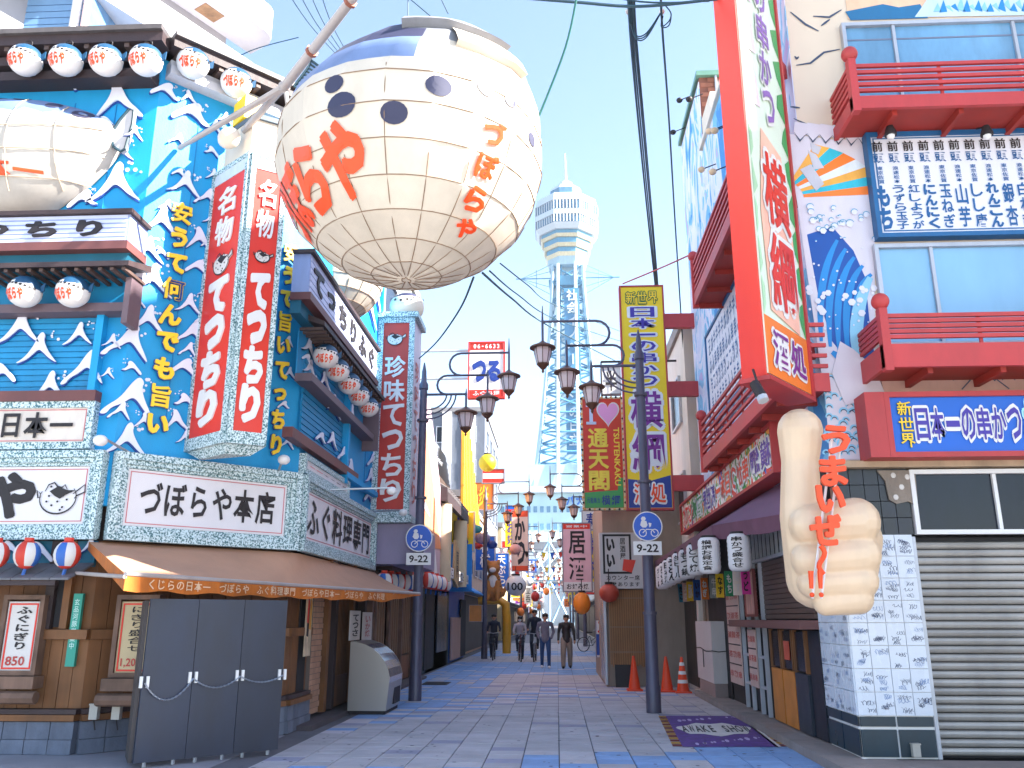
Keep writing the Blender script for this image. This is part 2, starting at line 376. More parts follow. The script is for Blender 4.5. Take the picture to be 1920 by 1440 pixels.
for k_ in range(26): b.add([matp(*(lambda cx, cy, rr, a: (cx+rr*math.cos(a), cy+rr*1.6*math.sin(a)))(random.Random(k_).uniform(.05, .95), random.Random(k_+50).choice((random.Random(k_).uniform(.04, .25), random.Random(k_).uniform(.78, .96))), random.Random(k_+9).uniform(.008, .03), a), -.01) for a in range(6)], [tuple(range(6))], 2)
for i_, ch in enumerate('AWAKE SHOW'):
    letters(b, WF, ch, (.1+.082*i_, .18+.082*i_, .38, .62), 'h', .04, .01, .02, 1, fn=matp, fit=True)
b.build('lettering', [offw, blk, M('mat_lilac', '#b9a9cf', .8)], t, fix=False)
# ================= LEFT: BLUE RESTAURANT =================
FA = Face((-5.77, 10.61), (1, 0)); FB = Face((-5.77, 10.61), (1, 1)); FC = Face((-3.886, 12.494), (0, 1))
LB = 2.664; LC = 5.55
R = thing('blue_corner_restaurant', 'bright blue corner restaurant covered in raised white wave crests with dark tiled eaves', 'building', (-6.5, 13.5, 0))
zs = FA.q(200, 842)[1]   # top of sign band
ZT = 9.62
# core walls
core = MB(); pts = [(-5.77, 10.61), (-3.886, 12.494), (-3.886, 18.0), (-9, 18.0), (-9, 10.61)]
core.add([(x, y, 2.95) for x, y in pts]+[(x, y, ZT) for x, y in pts], [(0, 1, 2, 3, 4), (9, 8, 7, 6, 5)]+[(i, (i+1) % 5, (i+1) % 5+5, i+5) for i in range(5)])
core.build('wall', blue, R)
low = MB(); pts2 = [(-5.81, 10.70), (-3.97, 12.54), (-3.97, 18.0), (-9, 18.0), (-9, 10.70)]
low.add([(x, y, 0) for x, y in pts2]+[(x, y, 2.95) for x, y in pts2], [(0, 1, 2, 3, 4), (9, 8, 7, 6, 5)]+[(i, (i+1) % 5, (i+1) % 5+5, i+5) for i in range(5)])
low.build('lower_wall', M('dark_timber_wall', '#2b1d15', .7, var=.3), R)
# vertical sheet joints on the blue wall
for F, us in ((FA, (-.62, -1.25)), (FB, (.62, 1.25, 1.9)), (FC, (2.9, 4.4))):
    for u in us: MB().box(F, u, u+.012, 4.0, 8.9, 0, .012).build('wall_seam', M('blue_seam', '#0379b4', .6), R)
# roof eaves with rafter ends
def eave(F, u0, u1, z, dep=.55, par=None, sp=.3):
    e0 = dep*.41
    mb = MB(); mb.prism(F, [(u0, z), (u1, z), (u1, z+.16), (u0, z+.16)], -.2, dep)
    mb.build('eave_board', dkbrown, par)
    mb = MB().box(F, u0, u1, z+.16, z+.24, -.2, dep+.06); mb.build('roof_edge', tileroof, par)
    k = u0+.1
    while k < u1: MB().box(F, k, k+.07, z-.07, z-.003, -.1, dep-.03).build('rafter', M('rafter_brown', '#5a4640', .6, var=.3), par); k += sp
eave(FA, -8.0, .17, ZT, .42, R); eave(FB, .0, LB+.1, ZT, .42, R); eave(FC, -.1, LC, ZT, .5, R)
MB().prism(FA, [(-8, ZT+.25), (0.2, ZT+.25), (0, ZT+1.0), (-8, ZT+1.0)], -3, -2.9).build('roof', tileroof, R)
# niches: dark surround + backdrop
za0 = FA.q(150, 150, .25)[1]; za1 = za0+.14; za2 = ZT-.03
def niche(F, u0, u1, z0, z1, dep, beam, back, par, posts=()):
    MB().box(F, u0, u1, z0, z0+.14, 0, dep).build('beam', beam, par); MB().box(F, u0, u1, z1-.14, z1, 0, dep-.04).build('beam', beam, par)
    MB().box(F, u0, u1, z0+.141, z1-.141, .003, .02).build('niche_back', back, par)
    for u in (u0, u1-.07)+tuple(posts): MB().box(F, u, u+.07, z0+.141, z1-.141, .021, dep-.01).build('niche_post', beam, par)
niche(FA, -4.5, -.02, za0, ZT-.08, .3, dkbrown, M('niche_blue', '#1a86ae', .6, var=.4, vs=5), R)
zb0 = FB.q(440, 185, .2)[1]
niche(FB, .06, LB-.05, zb0-.02, ZT-.08, .22, M('niche_trim_white', '#c9c6cc', .6), M('niche_blue'), R)
# wave crests
WS = [
 [(-1, -.5), (-.55, -.3), (-.2, .1), (-.05, .45), (.12, .55), (.25, .4), (.2, .28), (.35, .05), (.6, -.2), (1, -.5), (.55, -.32), (.25, -.12), (.02, -.02), (-.2, -.18), (-.5, -.38)],
 [(-1, -.55), (-.8, -.35), (-.3, -.05), (.05, .4), (.3, .6), (.5, .45), (.42, .3), (.55, .0), (.8, -.3), (1, -.6), (.6, -.3), (.3, -.05), (.1, -.0), (-.2, -.2), (-.6, -.35), (-.75, -.55)],
 [(-1, -.3), (-.5, .05), (-.1, .35), (.25, .45), (.42, .25), (.3, .15), (.6, -.15), (.95, -.25), (.55, -.3), (.2, -.1), (-.2, .0), (-.6, -.25), (-.9, -.45)]]
def wave(F, px, py, wpx, k=0, flip=False, d=0, par=None, rot=0, dots=True, sc=1.02, hh=1.25):
    u, z = F.q(px, py, d); u2, _ = F.q(px+wpx/2, py, d); s_ = abs(u2-u)*sc
    if F is FC: s_ *= .8; hh = .62
    pts = [((-a if flip else a)*s_, b*s_*1.15*hh) for a, b in WS[k % 3]]
    for _ in range(2):
        pts = [q for i in range(len(pts)) for q in ((pts[i-1][0]*.75+pts[i][0]*.25, pts[i-1][1]*.75+pts[i][1]*.25), (pts[i-1][0]*.25+pts[i][0]*.75, pts[i-1][1]*.25+pts[i][1]*.75))]
    c, s2 = math.cos(rot), math.sin(rot); pts = [(u+a*c-b*s2, z+a*s2+b*c) for a, b in pts]
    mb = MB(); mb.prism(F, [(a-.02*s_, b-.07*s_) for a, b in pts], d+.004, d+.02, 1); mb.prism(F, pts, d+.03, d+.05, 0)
    if dots:
        rr = random.Random(int(px*7+py))
        for q in range(5):
            a, b = (.3+rr.random()*.5)*(-1 if flip else 1)*s_, (.35+rr.random()*.5)*s_; r_ = s_*rr.uniform(.035, .08)
            mb.prism(F, [(u+a+r_*math.cos(t_), z+b+r_*math.sin(t_)) for t_ in [i*math.pi/3 for i in range(6)]], d+.004, d+.012, 0)
    return mb.build('wave_crest', [wavew, navy], par)
for a in [(180,150,75,2),(300,125,50,0),(230,190,90,1,True),(245,235,50,2,True),(272,285,60,0),(210,290,24,2,True),(262,345,110,0),(160,375,60,2)]:
    wave(FA, a[0]-(45 if a[0]>240 else 0), a[1], *a[2:], par=R)
for a in [(310,172,60,2),(355,185,35,1,True),(360,215,80,2),(400,240,40,0),(430,180,50,2,True),(345,345,72,0),(300,415,85,0),(385,370,46,1),(378,452,60,1,True),(275,468,72,0),(370,502,50,2),(283,525,90,0),(352,570,55,0),(275,600,80,0),(355,625,62,1),(235,640,90,1,False),(345,690,60,2),(240,745,100,1),(345,752,45,2,True),(235,825,90,0),(333,790,50,1,True),(200,700,30,0)]:
    wave(FB, *a, par=R)
for a in [(548,470,22,0),(560,500,18,1),(548,560,26,0),(536,640,20,1),(540,700,24,0),(530,760,20,2),(535,830,24,1)]:
    wave(FB, a[0], a[1], a[2]*1.2, a[3], par=R, dots=False)
for a in [(575,650,36,0),(577,690,34,0),(572,672,24,2),(600,560,30,0),(700,550,34,1),(690,576,40,0),(696,830,22,0),(695,862,22,1),(692,893,24,0),(690,930,24,2),(708,690,18,0)]:
    wave(FC, *a, par=R, dots=False)
rw_ = random.Random(21)
for a in [(330,262,34,1),(395,285,30,2,True),(420,222,30,0),(335,325,30,2),(400,330,34,0,True),(310,385,30,1),(395,410,36,0),(300,475,34,2,True),(390,455,30,1),(262,520,44,2),(385,545,34,0),(258,565,30,1,True),(380,600,34,2),(245,690,40,2,True),(350,655,34,1),(270,790,44,0,True),(222,770,44,1),(345,820,36,0),(208,640,40,0),(250,250,40,0),(470,222,26,0),(505,250,24,2)]: wave(FB if a[0] > 195 else FA, *a, par=R)
# ribbed shutter panel on face A (recess look: proud frame) and face C
def ribs(F, rc, n, m, par, d=.012, name='shutter_slat'):
    u0, u1, z0, z1 = rc; h = (z1-z0)/n
    MB().box(F, u0, u1, z0, z1, .002, d).build('shutter_backing', m, par)
    for k in range(n):
        MB().prism(F, [(0, 0)]*0 or [(u0, z0+k*h+h*.12), (u1, z0+k*h+h*.12), (u1, z0+k*h+h*.88), (u0, z0+k*h+h*.88)], d+.001, d+.02).build(name, m, par)
rcA = (FA.q(-60, 660)[0], FA.q(182, 660)[0], FA.q(90, 738)[1], FA.q(90, 588)[1])
ribs(FA, rcA, 14, blue_rib, R)
for a in [(40,615,90,0),(150,628,60,0),(75,655,80,0),(5,700,60,2,True),(95,725,75,0),(160,690,80,1)]: wave(FA, *a, d=.036, par=R)
rcC = (FC.q(563, 760)[0], FC.q(640, 800)[0], FC.q(600, 868)[1], FC.q(600, 690)[1])
ribs(FC, rcC, 16, blue_rib, R)
for a in [(585,720,34,0),(607,715,26,1,True),(624,760,34,0,True),(655,775,30,0),(598,820,24,2),(620,825,26,0,True),(640,850,26,1),(655,880,30,0,True)]: wave(FC, *a, d=.036, par=R, dots=False)
# pilasters
MB().box(FA, FA.q(182,660)[0]+.0, FA.q(182,660)[0]+.1, rcA[2], rcA[3]+.1, .0, .12).build('pilaster', blue, R)
MB().box(FC, rcC[1]+.02, rcC[1]+.14, 3.9, 9.6, 0, .14).build('pilaster', blue, R); MB().box(FC, LC-.5, LC-.42, 3.2, 9.6, 0, .1).build('pilaster', blue, R)
MB().box(FC, rcC[1]-.0, LC, 4.0, 4.1, .001, .16).build('cross_beam', blue, R)
# brown trims
zq = FA.q(90, 757)[1]; MB().box(FA, -6, FA.q(190, 748)[0], zq, zq+.14, 0, .16).build('trim_beam', brown, R)
a = FC.q(548, 815, .15); b = FC.q(672, 897, .15); zt = (a[1]+b[1])/2
MB().box(FC, a[0], b[0], zt-.05, zt+.1, 0, .15).build('trim_beam', brown, R)
# sign band: frame builder with stepped mouldings
def band(F, u0, u1, z0, z1, name, label, d=.0):
    t = thing(name, label, 'sign', F.p((u0+u1)/2, z0, d)); fw = .2
    MB().box(F, u0+.01, u1-.01, z0+.02, z1-.02, d, d+.06).build('backing', speck, t)
    MB().frame(F, u0, u1, z0, z1, .09, d+.06, d+.17).build('frame', speck, t)
    MB().frame(F, u0+.092, u1-.092, z0+.092, z1-.092, .06, d+.06, d+.135).build('frame_step', speck, t)
    MB().frame(F, u0+.154, u1-.154, z0+.154, z1-.154, .04, d+.06, d+.10).build('frame_step', speck, t)
    MB().box(F, u0+fw, u1-fw, z0+fw, z1-fw, d+.061, d+.075).build('panel', M('lit_panel_white', '#ddd9dd', .4, var=.05), t)
    MB().frame(F, u0+fw+.03, u1-fw-.03, z0+fw+.03, z1-fw-.03, .012, d+.076, d+.08).build('red_line', M('thin_red_line', '#c8747a', .5), t)
    return t, (u0+fw, u1-fw, z0+fw, z1-fw), d+.08
bz0, bz1 = FA.q(100, 1012, .1)[1], FA.q(100, 846, .1)[1]
t, rc, d = band(FA, -3.4, -.03, bz0, bz1, 'restaurant_sign', 'white fascia sign with big dark kana and puffer fish line drawing at far left')
uy = FA.q(22, 925, d); text(FA, 'や', (uy[0]-.32, uy[0]+.33, rc[2]+.06, rc[3]-.06), blk, t, 'h', d, .01, .06, fit=True)
text(FA, 'づぼら', (uy[0]-2.3, uy[0]-.4, rc[2]+.06, rc[3]-.06), blk, t, 'h', d, .01, .06, fit=True)
def fish(F, cu, cz, s_, d, par, line=blk, fill=None, w_=.02, name='fish_drawing', flip=1):
    mb = MB(); mats = [line, fill or line]
    def P(a, b): return (cu+a*s_*flip, cz+b*s_)
    body = [P(math.cos(t_)*1.0, math.sin(t_)*.85-.1) for t_ in [math.radians(x) for x in range(155, 400, 12)]]
    if fill:
        mb.prism(F, [P(math.cos(t_)*1.0, math.sin(t_)*.85-.1) for t_ in [math.radians(x) for x in range(150, 391, 15)]]+[P(.3, .5), P(-.3, .5)], d, d+.01, 1)
        mb.prism(F, [P(.75, .1), P(1.35, .55), P(1.45, .15), P(.95, -.1)], d+.001, d+.011, 1)
    mb.ribbon(F, body, w_, d+.013)
    mb.ribbon(F, [P(-.75, .25), P(-.6, .6), P(-.3, .72), P(-.1, .5), P(.15, .45), P(.3, .6), P(.45, .35)], w_, d+.013)
    mb.ribbon(F, [P(.8, .1), P(1.1, .35), P(1.4, .6), P(1.45, .2), P(1.0, .0), P(.9, -.15)], w_, d+.013)
    mb.prism(F, [P(-.5, .25), P(-.1, .5), P(.5, .3), P(.9, .3), P(.4, .05), P(.1, -.15), P(-.2, .0)], d+.011, d+.014, 0)
    mb.ribbon(F, [P(-.95, .1), P(-1.2, .3), P(-1.1, -.1), P(-.95, -.05)], w_, d+.013)
    for a, b in ((-.6, -.3), (-.3, -.5), (0, -.3), (.3, -.6), (.5, -.2), (-.5, 0), (.2, -.75), (-.45, .5)):
        mb.prism(F, [P(a+.06*math.cos(i), b+.06*math.sin(i)) for i in range(6)], d+.012, d+.016, 0)
    return mb.build(name, mats, par, fix=False)
uf = FA.q(110, 930, d); fish(FA, uf[0], uf[1], .24, d, t)
t, rc, d = band(FB, .0, LB-.0, bz0, bz1, 'restaurant_sign', 'wide white fascia sign with six dark brush characters above the orange awning')
text(FB, 'づぼらや本店', (rc[0]+.16, rc[1]-.16, rc[2]+.12, rc[3]-.1), blk, t, 'h', d, .01, .05)
ce = FC.q(700, 1030, .1)[0]
t, rc, d = band(FC, .0, ce, bz0, bz1, 'restaurant_sign', 'narrow receding white fascia sign with six dark characters facing the lane')
text(FC, 'ふぐ料理専門', (rc[0]+.12, rc[1]-.12, rc[2]+.03, rc[3]-.03), blk, t, 'h', d, .01, .04)
z0, z1 = bz1+.03, FC.q(556, 838, .1)[1]
t = signboard('restaurant_sign', 'slim white sign with two red and four black characters above the receding fascia', FC, (.02, FC.q(656, 905, .1)[0], z0, z1), 0, .08, M('lit_panel_white'), speck, .08)
u1 = FC.q(656, 905, .1)[0]; k = (u1-.3)/6
text(FC, '名物', (.2, .2+2*k, z0+.14, z1-.14), redp, t, 'h', .085, .01, .05); text(FC, 'てっちり', (.2+2*k, u1-.15, z0+.14, z1-.14), blk, t, 'h', .085, .01, .04)
rr = (FA.q(-80, 800, .08)[0], FA.q(168, 800, .08)[0], FA.q(80, 836, .08)[1], FA.q(80, 762, .08)[1])
t = signboard('restaurant_sign', 'cream sign reading three dark characters under the ribbed blue shutter at far left', FA, (rr[0], rr[1]+.06, rr[2]-.05, rr[3]+.06), 0, .1, M('cream_panel', '#d9cdc2', .5), speck, .09, border=(M('thin_red_line'), .02, .012))
a = FA.q(-2, 800, .1)[0]; b = FA.q(140, 800, .1)[0]; text(FA, '日本一', (a, b, rr[2]+.08, rr[3]-.07), blk, t, 'h', .115, .01, .06, fit=False)
# protruding sign box with slanted face, left
def tetchiri_box(F, u0, u1, z0, z1, dep, label, txt):
    t = thing('sign_box', label, 'sign', F.p((u0+u1)/2, z0, 0))
    MB().box(F, u0, u1, z0, z1, 0, dep).build('box', M('sign_box_blue', '#8f9fc9', .5, var=.15), t)
    h = (z1-z0)/6
    for k in range(6): MB().box(F, u0+.03, u1-.03, z0+k*h+.01, z0+(k+1)*h-.01, dep+.001, dep+.012).build('panel_slat', M('sign_slat_white', '#c5cbe6', .5, var=.1), t)
    MB().box(F, u0-.05, u1+.05, z1, z1+.06, 0, dep+.07).build('top_trim', dkbrown, t)
    MB().box(F, u0-.03, u1+.03, z0-.12, z0-.003, 0, dep+.05).build('bottom_trim', brown, t)
    MB().prism(F, [(u0, z0-.12), (u1, z0-.12), (u1-.1, z0-.32), (u0, z0-.32)], 0, dep-.1).build('soffit', teal, t)
    text(F, txt, (u0+.05, u1-.2, z0+.04, z1-.04), blk, t, 'h', dep+.014, .015, .05, fill=.8)
    return t
q0 = FA.q(245, 455, .5); q1 = FA.q(245, 402, .5); ul = FA.q(-150, 430, .5)[0]
tetchiri_box(FA, ul, q0[0]-.05, q0[1]+.02, q1[1], .5, 'pale blue slatted sign box with dark trim and kana at left above two puffer lanterns', 'てっちり')
s0 = FC.q(572, 610, .5); s1 = FC.q(700, 735, .5); zc = (FC.q(572, 610, .5)[1]+s1[1])/2
c0 = FC.q(577, 560, .26); c1 = FC.q(705, 700, .26); s1 = FC.q(703, 712, .26)
tetchiri_box(FC, c0[0], c1[0], s1[1], s1[1]+.62, .26, 'pale blue slatted sign box receding along the lane under the second puffer balloon', 'てっちりふぐ')
# small tiled canopies over lanterns
def lantern_canopy(F, u0, u1, z, dep, par_label, zl):
    t = thing('lantern_canopy', par_label, 'canopy', F.p((u0+u1)/2, z, 0))
    MB().prism(Face(F.p(u0, 0), F.n), [(0, z+.12), (dep, z-.03), (dep, z+.04), (0, z+.22)], -(u1-u0), 0).build('roof_board', dkbrown, t)
    k = u0+.06
    while k < u1: MB().box(F, k, k+.05, z-.075, z-.033, .02, dep-.04).build('rafter', M('rafter_brown'), t); k += .16
    MB().box(F, u0+.05, u1-.12, zl, zl+.12, 0, .26).build('lower_beam', M('beam_mauve', '#6a5860', .6, var=.2), t)
    MB().box(F, u0+.05, u1-.12, zl+.121, z-.08, .002, .02).build('back_panel', blue_rib, t)
    MB().box(F, u1-.16, u1-.08, zl-.2, z-.08, .021, .34).build('post', M('beam_mauve'), t)
    return t
k0 = FA.q(235, 497, .6); zl = FA.q(90, 585, .26)[1]
lantern_canopy(FA, ul, k0[0]+.05, k0[1]+.02, .62, 'dark tiled canopy over two puffer lanterns beside the yellow lettering', zl)
d0_ = FC.q(600, 640, .5); zz = FC.q(716, 745, .4)[1]
lantern_canopy(FC, FC.q(592, 640, .3)[0], FC.q(716, 740, .35)[0], zz+.0, .42, 'dark pointed canopy over five puffer lanterns on the lane side', FC.q(655, 782, .26)[1])
# yellow vertical lettering on the chamfered face, top-level raised letters
def wall_text(F, s, px0, py0, px1, py1, wpx, m, label, out, d=.06, mode='v'):
    ua, za = F.q(px0, py0, d); ub, zb = F.q(px1, py1, d); um = (ua+ub)/2; w2 = abs(F.q((px0+px1)/2+wpx/2, (py0+py1)/2, d)[0]-F.q((px0+px1)/2-wpx/2, (py0+py1)/2, d)[0])/2
    t = thing('raised_lettering', label, 'lettering', F.p(um, zb, d)); n = len(s)
    for i, ch in enumerate(s):
        b = MB(); rc_ = (um-w2, um+w2, za-(za-zb)*(i+1)/n, za-(za-zb)*i/n)
        letters(b, F, ch, rc_, 'h', d+.005, .03, .05, 0, fill=.85, fit=False); letters(b, F, ch, rc_, 'h', d-.02, .018, .075, 1, fill=.85)
        b.build('character', [m, out], t, fix=False)
    return t
wall_text(FB, '安うて何んでも旨い', 345, 378, 290, 822, 52, yellow, 'tall column of nine yellow raised characters running down the blue wave wall', navy)
wall_text(FB, '安うて旨いてっちり', 548, 455, 512, 858, 34, yellow, 'narrow column of yellow raised characters right of the double red sign', navy)
# ---- timber ground floor ----
def planks(F, u0, u1, z0, z1, d, w_, m, par, name='plank'):
    n = max(1, round((u1-u0)/w_))
    for k in range(n):
        a = u0+(u1-u0)*k/n; b_ = u0+(u1-u0)*(k+1)/n; e = random.uniform(0, .006)
        MB().box(F, a+.004, b_-.004, z0, z1, d, d+.02+e).build(name, m, par)
zp0 = FA.q(60, 1375, 0)[1]; zp1 = FA.q(60, 1318, 0)[1]
zr = FA.q(60, 1275)[1]
stone = M('base_stone', '#6c7383', .85, var=.3, vs=4, bump=.5, bs=20)
for F, L, st in ((FA, -3.2, 0), (FB, 0, LB), (FC, 0, 1.1)):
    a, b_ = (L, 0) if F is FA else (0, st)
    n = round((b_-a)/.3)
    for k in range(n):
        MB().box(F, a+(b_-a)*k/n+.005, a+(b_-a)*(k+1)/n-.005, 0, .16, -.02, .1+random.uniform(0, .008)).build('stone', stone, R)
        MB().box(F, a+(b_-a)*k/n-.0+.005, a+(b_-a)*(k+1)/n-.005, .165, .36, -.02, .085+random.uniform(0, .008)).build('stone', stone, R)
    MB().box(F, a, b_, .37, .44, -.02, .12).build('sill_beam', wood, R)
    MB().box(F, a, b_, .445, .50, -.02, .09).build('sill_beam', dkbrown, R)
    planks(F, a, b_, .505, 1.3, -.03, .16, wood, R)
    MB().box(F, a, b_, 1.305, 1.42, -.02, .07).build('rail', wood, R)
    planks(F, a, b_, 1.425, 2.5, -.05, .19, M('upper_planks', '#74471f', .6, kind='ribs', col2='#4f3013', bs=8, var=.3), R)
# teal strip and small slate roof under the band at left
MB().box(FA, -3.4, -.05, FA.q(100, 1062, .1)[1], bz0-.01, -.02, .03).build('teal_strip', teal, R)
for a in [(20,1030,50,2,True),(75,1035,60,2,True),(172,1022,40,0),(145,1040,20,1)]: wave(FA, *a, d=.03, par=R, dots=False)
c = thing('slate_canopy', 'short sloping grey slate canopy below the striped paper lanterns', 'canopy', FA.p(-1, 2.5, 0))
zc1 = FA.q(100, 1060, .03)[1]; zc0 = zc1-.2
for k in range(14):
    a = -3.4+k*.24; MB().add([FA.p(a+.004, zc1, .03), FA.p(a+.236, zc1, .03), FA.p(a+.2, zc0, .5), FA.p(a-.03, zc0, .5), FA.p(a+.004, zc1+.03, .03), FA.p(a+.236, zc1+.03, .03), FA.p(a+.2, zc0+.025, .5), FA.p(a-.03, zc0+.025, .5)], [(0, 3, 2, 1), (4, 5, 6, 7), (0, 1, 5, 4), (1, 2, 6, 5), (2, 3, 7, 6), (3, 0, 4, 7)]).build('slate', M('slate', '#6b6a70', .6, var=.35, vs=5), c)
MB().box(FA, -3.5, -.25, zc0-.06, zc0-.005, .42, .48).build('fascia', dkbrown, c)
MB().tube([FA.p(-3.4, zc0-.1, .5), FA.p(-1.55+.05, zc0-.1, .5)], .05, 8).build('awning_roller', metal, c, smooth=True)
# menu boards
def menu(px0, px1, py0, py1, label, txt, price, panel, dd=.12, F=FA):
    rc_ = F.r(px0, px1, py0, py1, dd); t = thing('menu_board', label, 'menu board', F.p((rc_[0]+rc_[1])/2, rc_[2], 0))
    u0, u1, z0, z1 = rc_
    MB().box(F, u0, u1, z0, z1, .02, dd).build('panel', panel, t); MB().frame(F, u0-.06, u1+.06, z0-.05, z1+.08, .055, .0, dd+.03).build('frame', wood_post, t)
    MB().frame(F, u0+.02, u1-.02, z0+.02, z1-.02, .02, dd+.001, dd+.006).build('red_line', redp, t)
    MB().box(F, u0-.1, u1+.1, z0-.2, z0-.06, .0, dd+.1).build('log_shelf', wood_post, t); MB().tube([F.p(u0-.14, z0-.3, dd+.06), F.p(u1+.14, z0-.3, dd+.06)], .075, 8).build('log_shelf', wood_post, t, smooth=True)
    w_ = (u1-u0)
    text(F, txt, (u0+w_*.27, u1-w_*.2, z0+.24, z1-.05), blk, t, 'v', dd+.002, .006, .03)
    text(F, price, (u0+w_*.15, u1-w_*.25, z0+.06, z0+.17), M('price_red', '#b23a34', .5), t, 's', dd+.002, .006, .02)
    return t
menu(8, 68, 1128, 1258, 'white menu board priced 850 in a log frame at far left of timber wall', 'ふぐにぎり', '850', offw)
menu(222, 285, 1128, 1262, 'yellowed menu board in a log frame half hidden by the charcoal boards', 'にぎり盛合せ', '1,200', M('aged_paper', '#c9b58f', .7), F=FA)
rc_ = FA.r(130, 147, 1113, 1250, .05)
t = thing('notice_strip', 'narrow green vertical notice strip on the brown planks', 'sign', FA.p(rc_[0], rc_[2], 0)); MB().box(FA, rc_[0], rc_[1], rc_[2], rc_[3], .0, .05).build('panel', M('green_strip', '#2f9d8a', .5), t)
text(FA, '玄品河豚営業中', (rc_[0]+.02, rc_[1]-.02, rc_[2]+.2, rc_[3]-.06), M('pale_ink', '#bfe6de', .5), t, 'v', .052, .005, .01)
for px, l in ((180, 'small grey outlet box on the planks beside the charcoal boards'), (222, 'small grey outlet box with a cable just left of the charcoal boards')):
    u, z = FA.q(px, 1335, .0); t = thing('outlet_box', l, 'outlet', FA.p(u, z, 0)); MB().box(FA, u-.05, u+.05, z-.08, z+.08, .0, .07).build('box', M('plastic_grey', '#b5b0a8', .5), t); MB().box(FA, u-.055, u+.055, z+.082, z+.1, 0, .08).build('lid', M('plastic_grey'), t)
    MB().tube([FA.p(u, z-.08, .03), FA.p(u+.03, z-.2, .03)], .008, 5).build('cable', blk, t)
for px0 in (100,):
    a = FA.q(98, 1180)[0]; b_ = FA.q(112, 1180)[0]; MB().box(FA, a, b_, 1.45, 2.4, -.02, .0).build('dark_gap', dark, R)
    MB().box(FA, b_+.01, b_+.1, 1.43, 2.5, -.02, .05).build('door_post', wood, R); MB().box(FA, a-.12, a-.01, 1.43, 2.5, -.02, .06).build('door_post', dkbrown, R)
# ================= LEFT THINGS =================
# --- puffer paper lanterns ---
PLB = M('lantern_paper_white', '#e6e0dc', .5, var=.06); PLC = M('lantern_cap_blue', '#1d4a6c', .45, var=.15)
def puffer_proto(loc, r=.23, label='', group='puffer fish paper lanterns'):
    t = thing('puffer_lantern', label, 'lantern', loc, group); c = Vector(loc)
    b = MB(); b.ball(c, r, 18, 12, 0, (1, .95, .98))
    o = b.build('body', [PLB, PLC], t, smooth='all')
    for p in o.data.polygons:
        v = p.center
        if v.z > r*.30 - .25*v.x and v.y < .6*r or (v.y > r*.45): p.material_index = 1
    sp = MB()
    for k in range(9):
        a = math.radians(-150+k*15); zz = r*(.2-.25*math.cos(a)); rr = math.sqrt(max(0, r*r-zz*zz))*1.0
        P = c+Vector((rr*math.cos(a), rr*math.sin(a)*.95, zz)); nn = (P-c).normalized(); tv = nn.cross(Vector((0, 0, 1))).normalized(); wv = tv.cross(nn)
        sp.add([P+nn*.004+(tv*math.cos(i)+wv*math.sin(i)*.8)*r*.10 for i in [j*math.pi/3 for j in range(6)]], [tuple(range(6))])
    sp.build('spots', blk, t, fix=False, kind='stuff')
    lt = MB()
    def mp(u, z, d):
        a = math.radians(-90)+u/r-.25; zz = z; rr = math.sqrt(max(0, r*r-zz*zz))+.004; return c+Vector((rr*math.cos(a), rr*math.sin(a)*.95, zz))
    letters(lt, WF, 'づぼらや', (-.19, .17, -.18, -.0), 'h', 0, .003, .05, 0, fn=mp); lt.build('lettering', orange_red, t, fix=False)
    MB().tube([c+Vector((.06*math.cos(a), 0, r*.97+.05+.05*math.sin(a))) for a in [i*math.pi/6 for i in range(13)]], .008, 5).build('hanging_ring', blk, t)
    fn = MB(); fn.prism(Face((c.x, c.y), (1, 0)), [(r*.9, c.z+.06), (r*1.22, c.z+.13), (r*1.2, c.z-.0), (r*.95, c.z-.02)], -.01, .01); fn.build('side_fin', PLC, t)
    return t
A0 = []
names = ['leftmost', 'second', 'third', 'fourth']
pos = []
for i, px in enumerate((48, 124, 199, 274)):
    u, z = FA.q(px, 113, .48); pos.append((FA.p(u, z, .48), ('leftmost', 'second from left', 'third from left', 'rightmost')[i]+' puffer lantern in the top row of four under the dark eave'))
for i, (px, py) in enumerate(((362, 119), (443, 155))):
    u, z = FB.q(px, py, .42); pos.append((FB.p(u, z, .42), ('left', 'right')[i]+' puffer lantern of the top pair in the white niche beside the pole'))
for i, px in enumerate((47, 137)):
    u, z = FA.q(px, 547, .45); pos.append((FA.p(u, z, .45), ('left', 'right')[i]+' puffer lantern of the pair under the small canopy above the ribbed shutter'))
for i, (px, py) in enumerate(((611, 668), (633, 694), (655, 719), (673, 741), (691, 763))):
    u, z = FC.q(px, py, .27); pos.append((FC.p(u, z, .27), ('nearest', 'second', 'middle', 'fourth', 'farthest')[i]+' of five puffer lanterns in the row receding along the lane'))
proto = puffer_proto(tuple(pos[0][0]), .235, pos[0][1])
for p, l in pos[1:]:
    c = copy_tree(proto, None, p, l)
    if 'pair under' in l: c.scale = (.93,)*3
    if 'receding' in l: c.rotation_euler.z = math.radians(25); c.scale = (.86,)*3
    if 'white niche' in l: c.rotation_euler.z = math.radians(28)
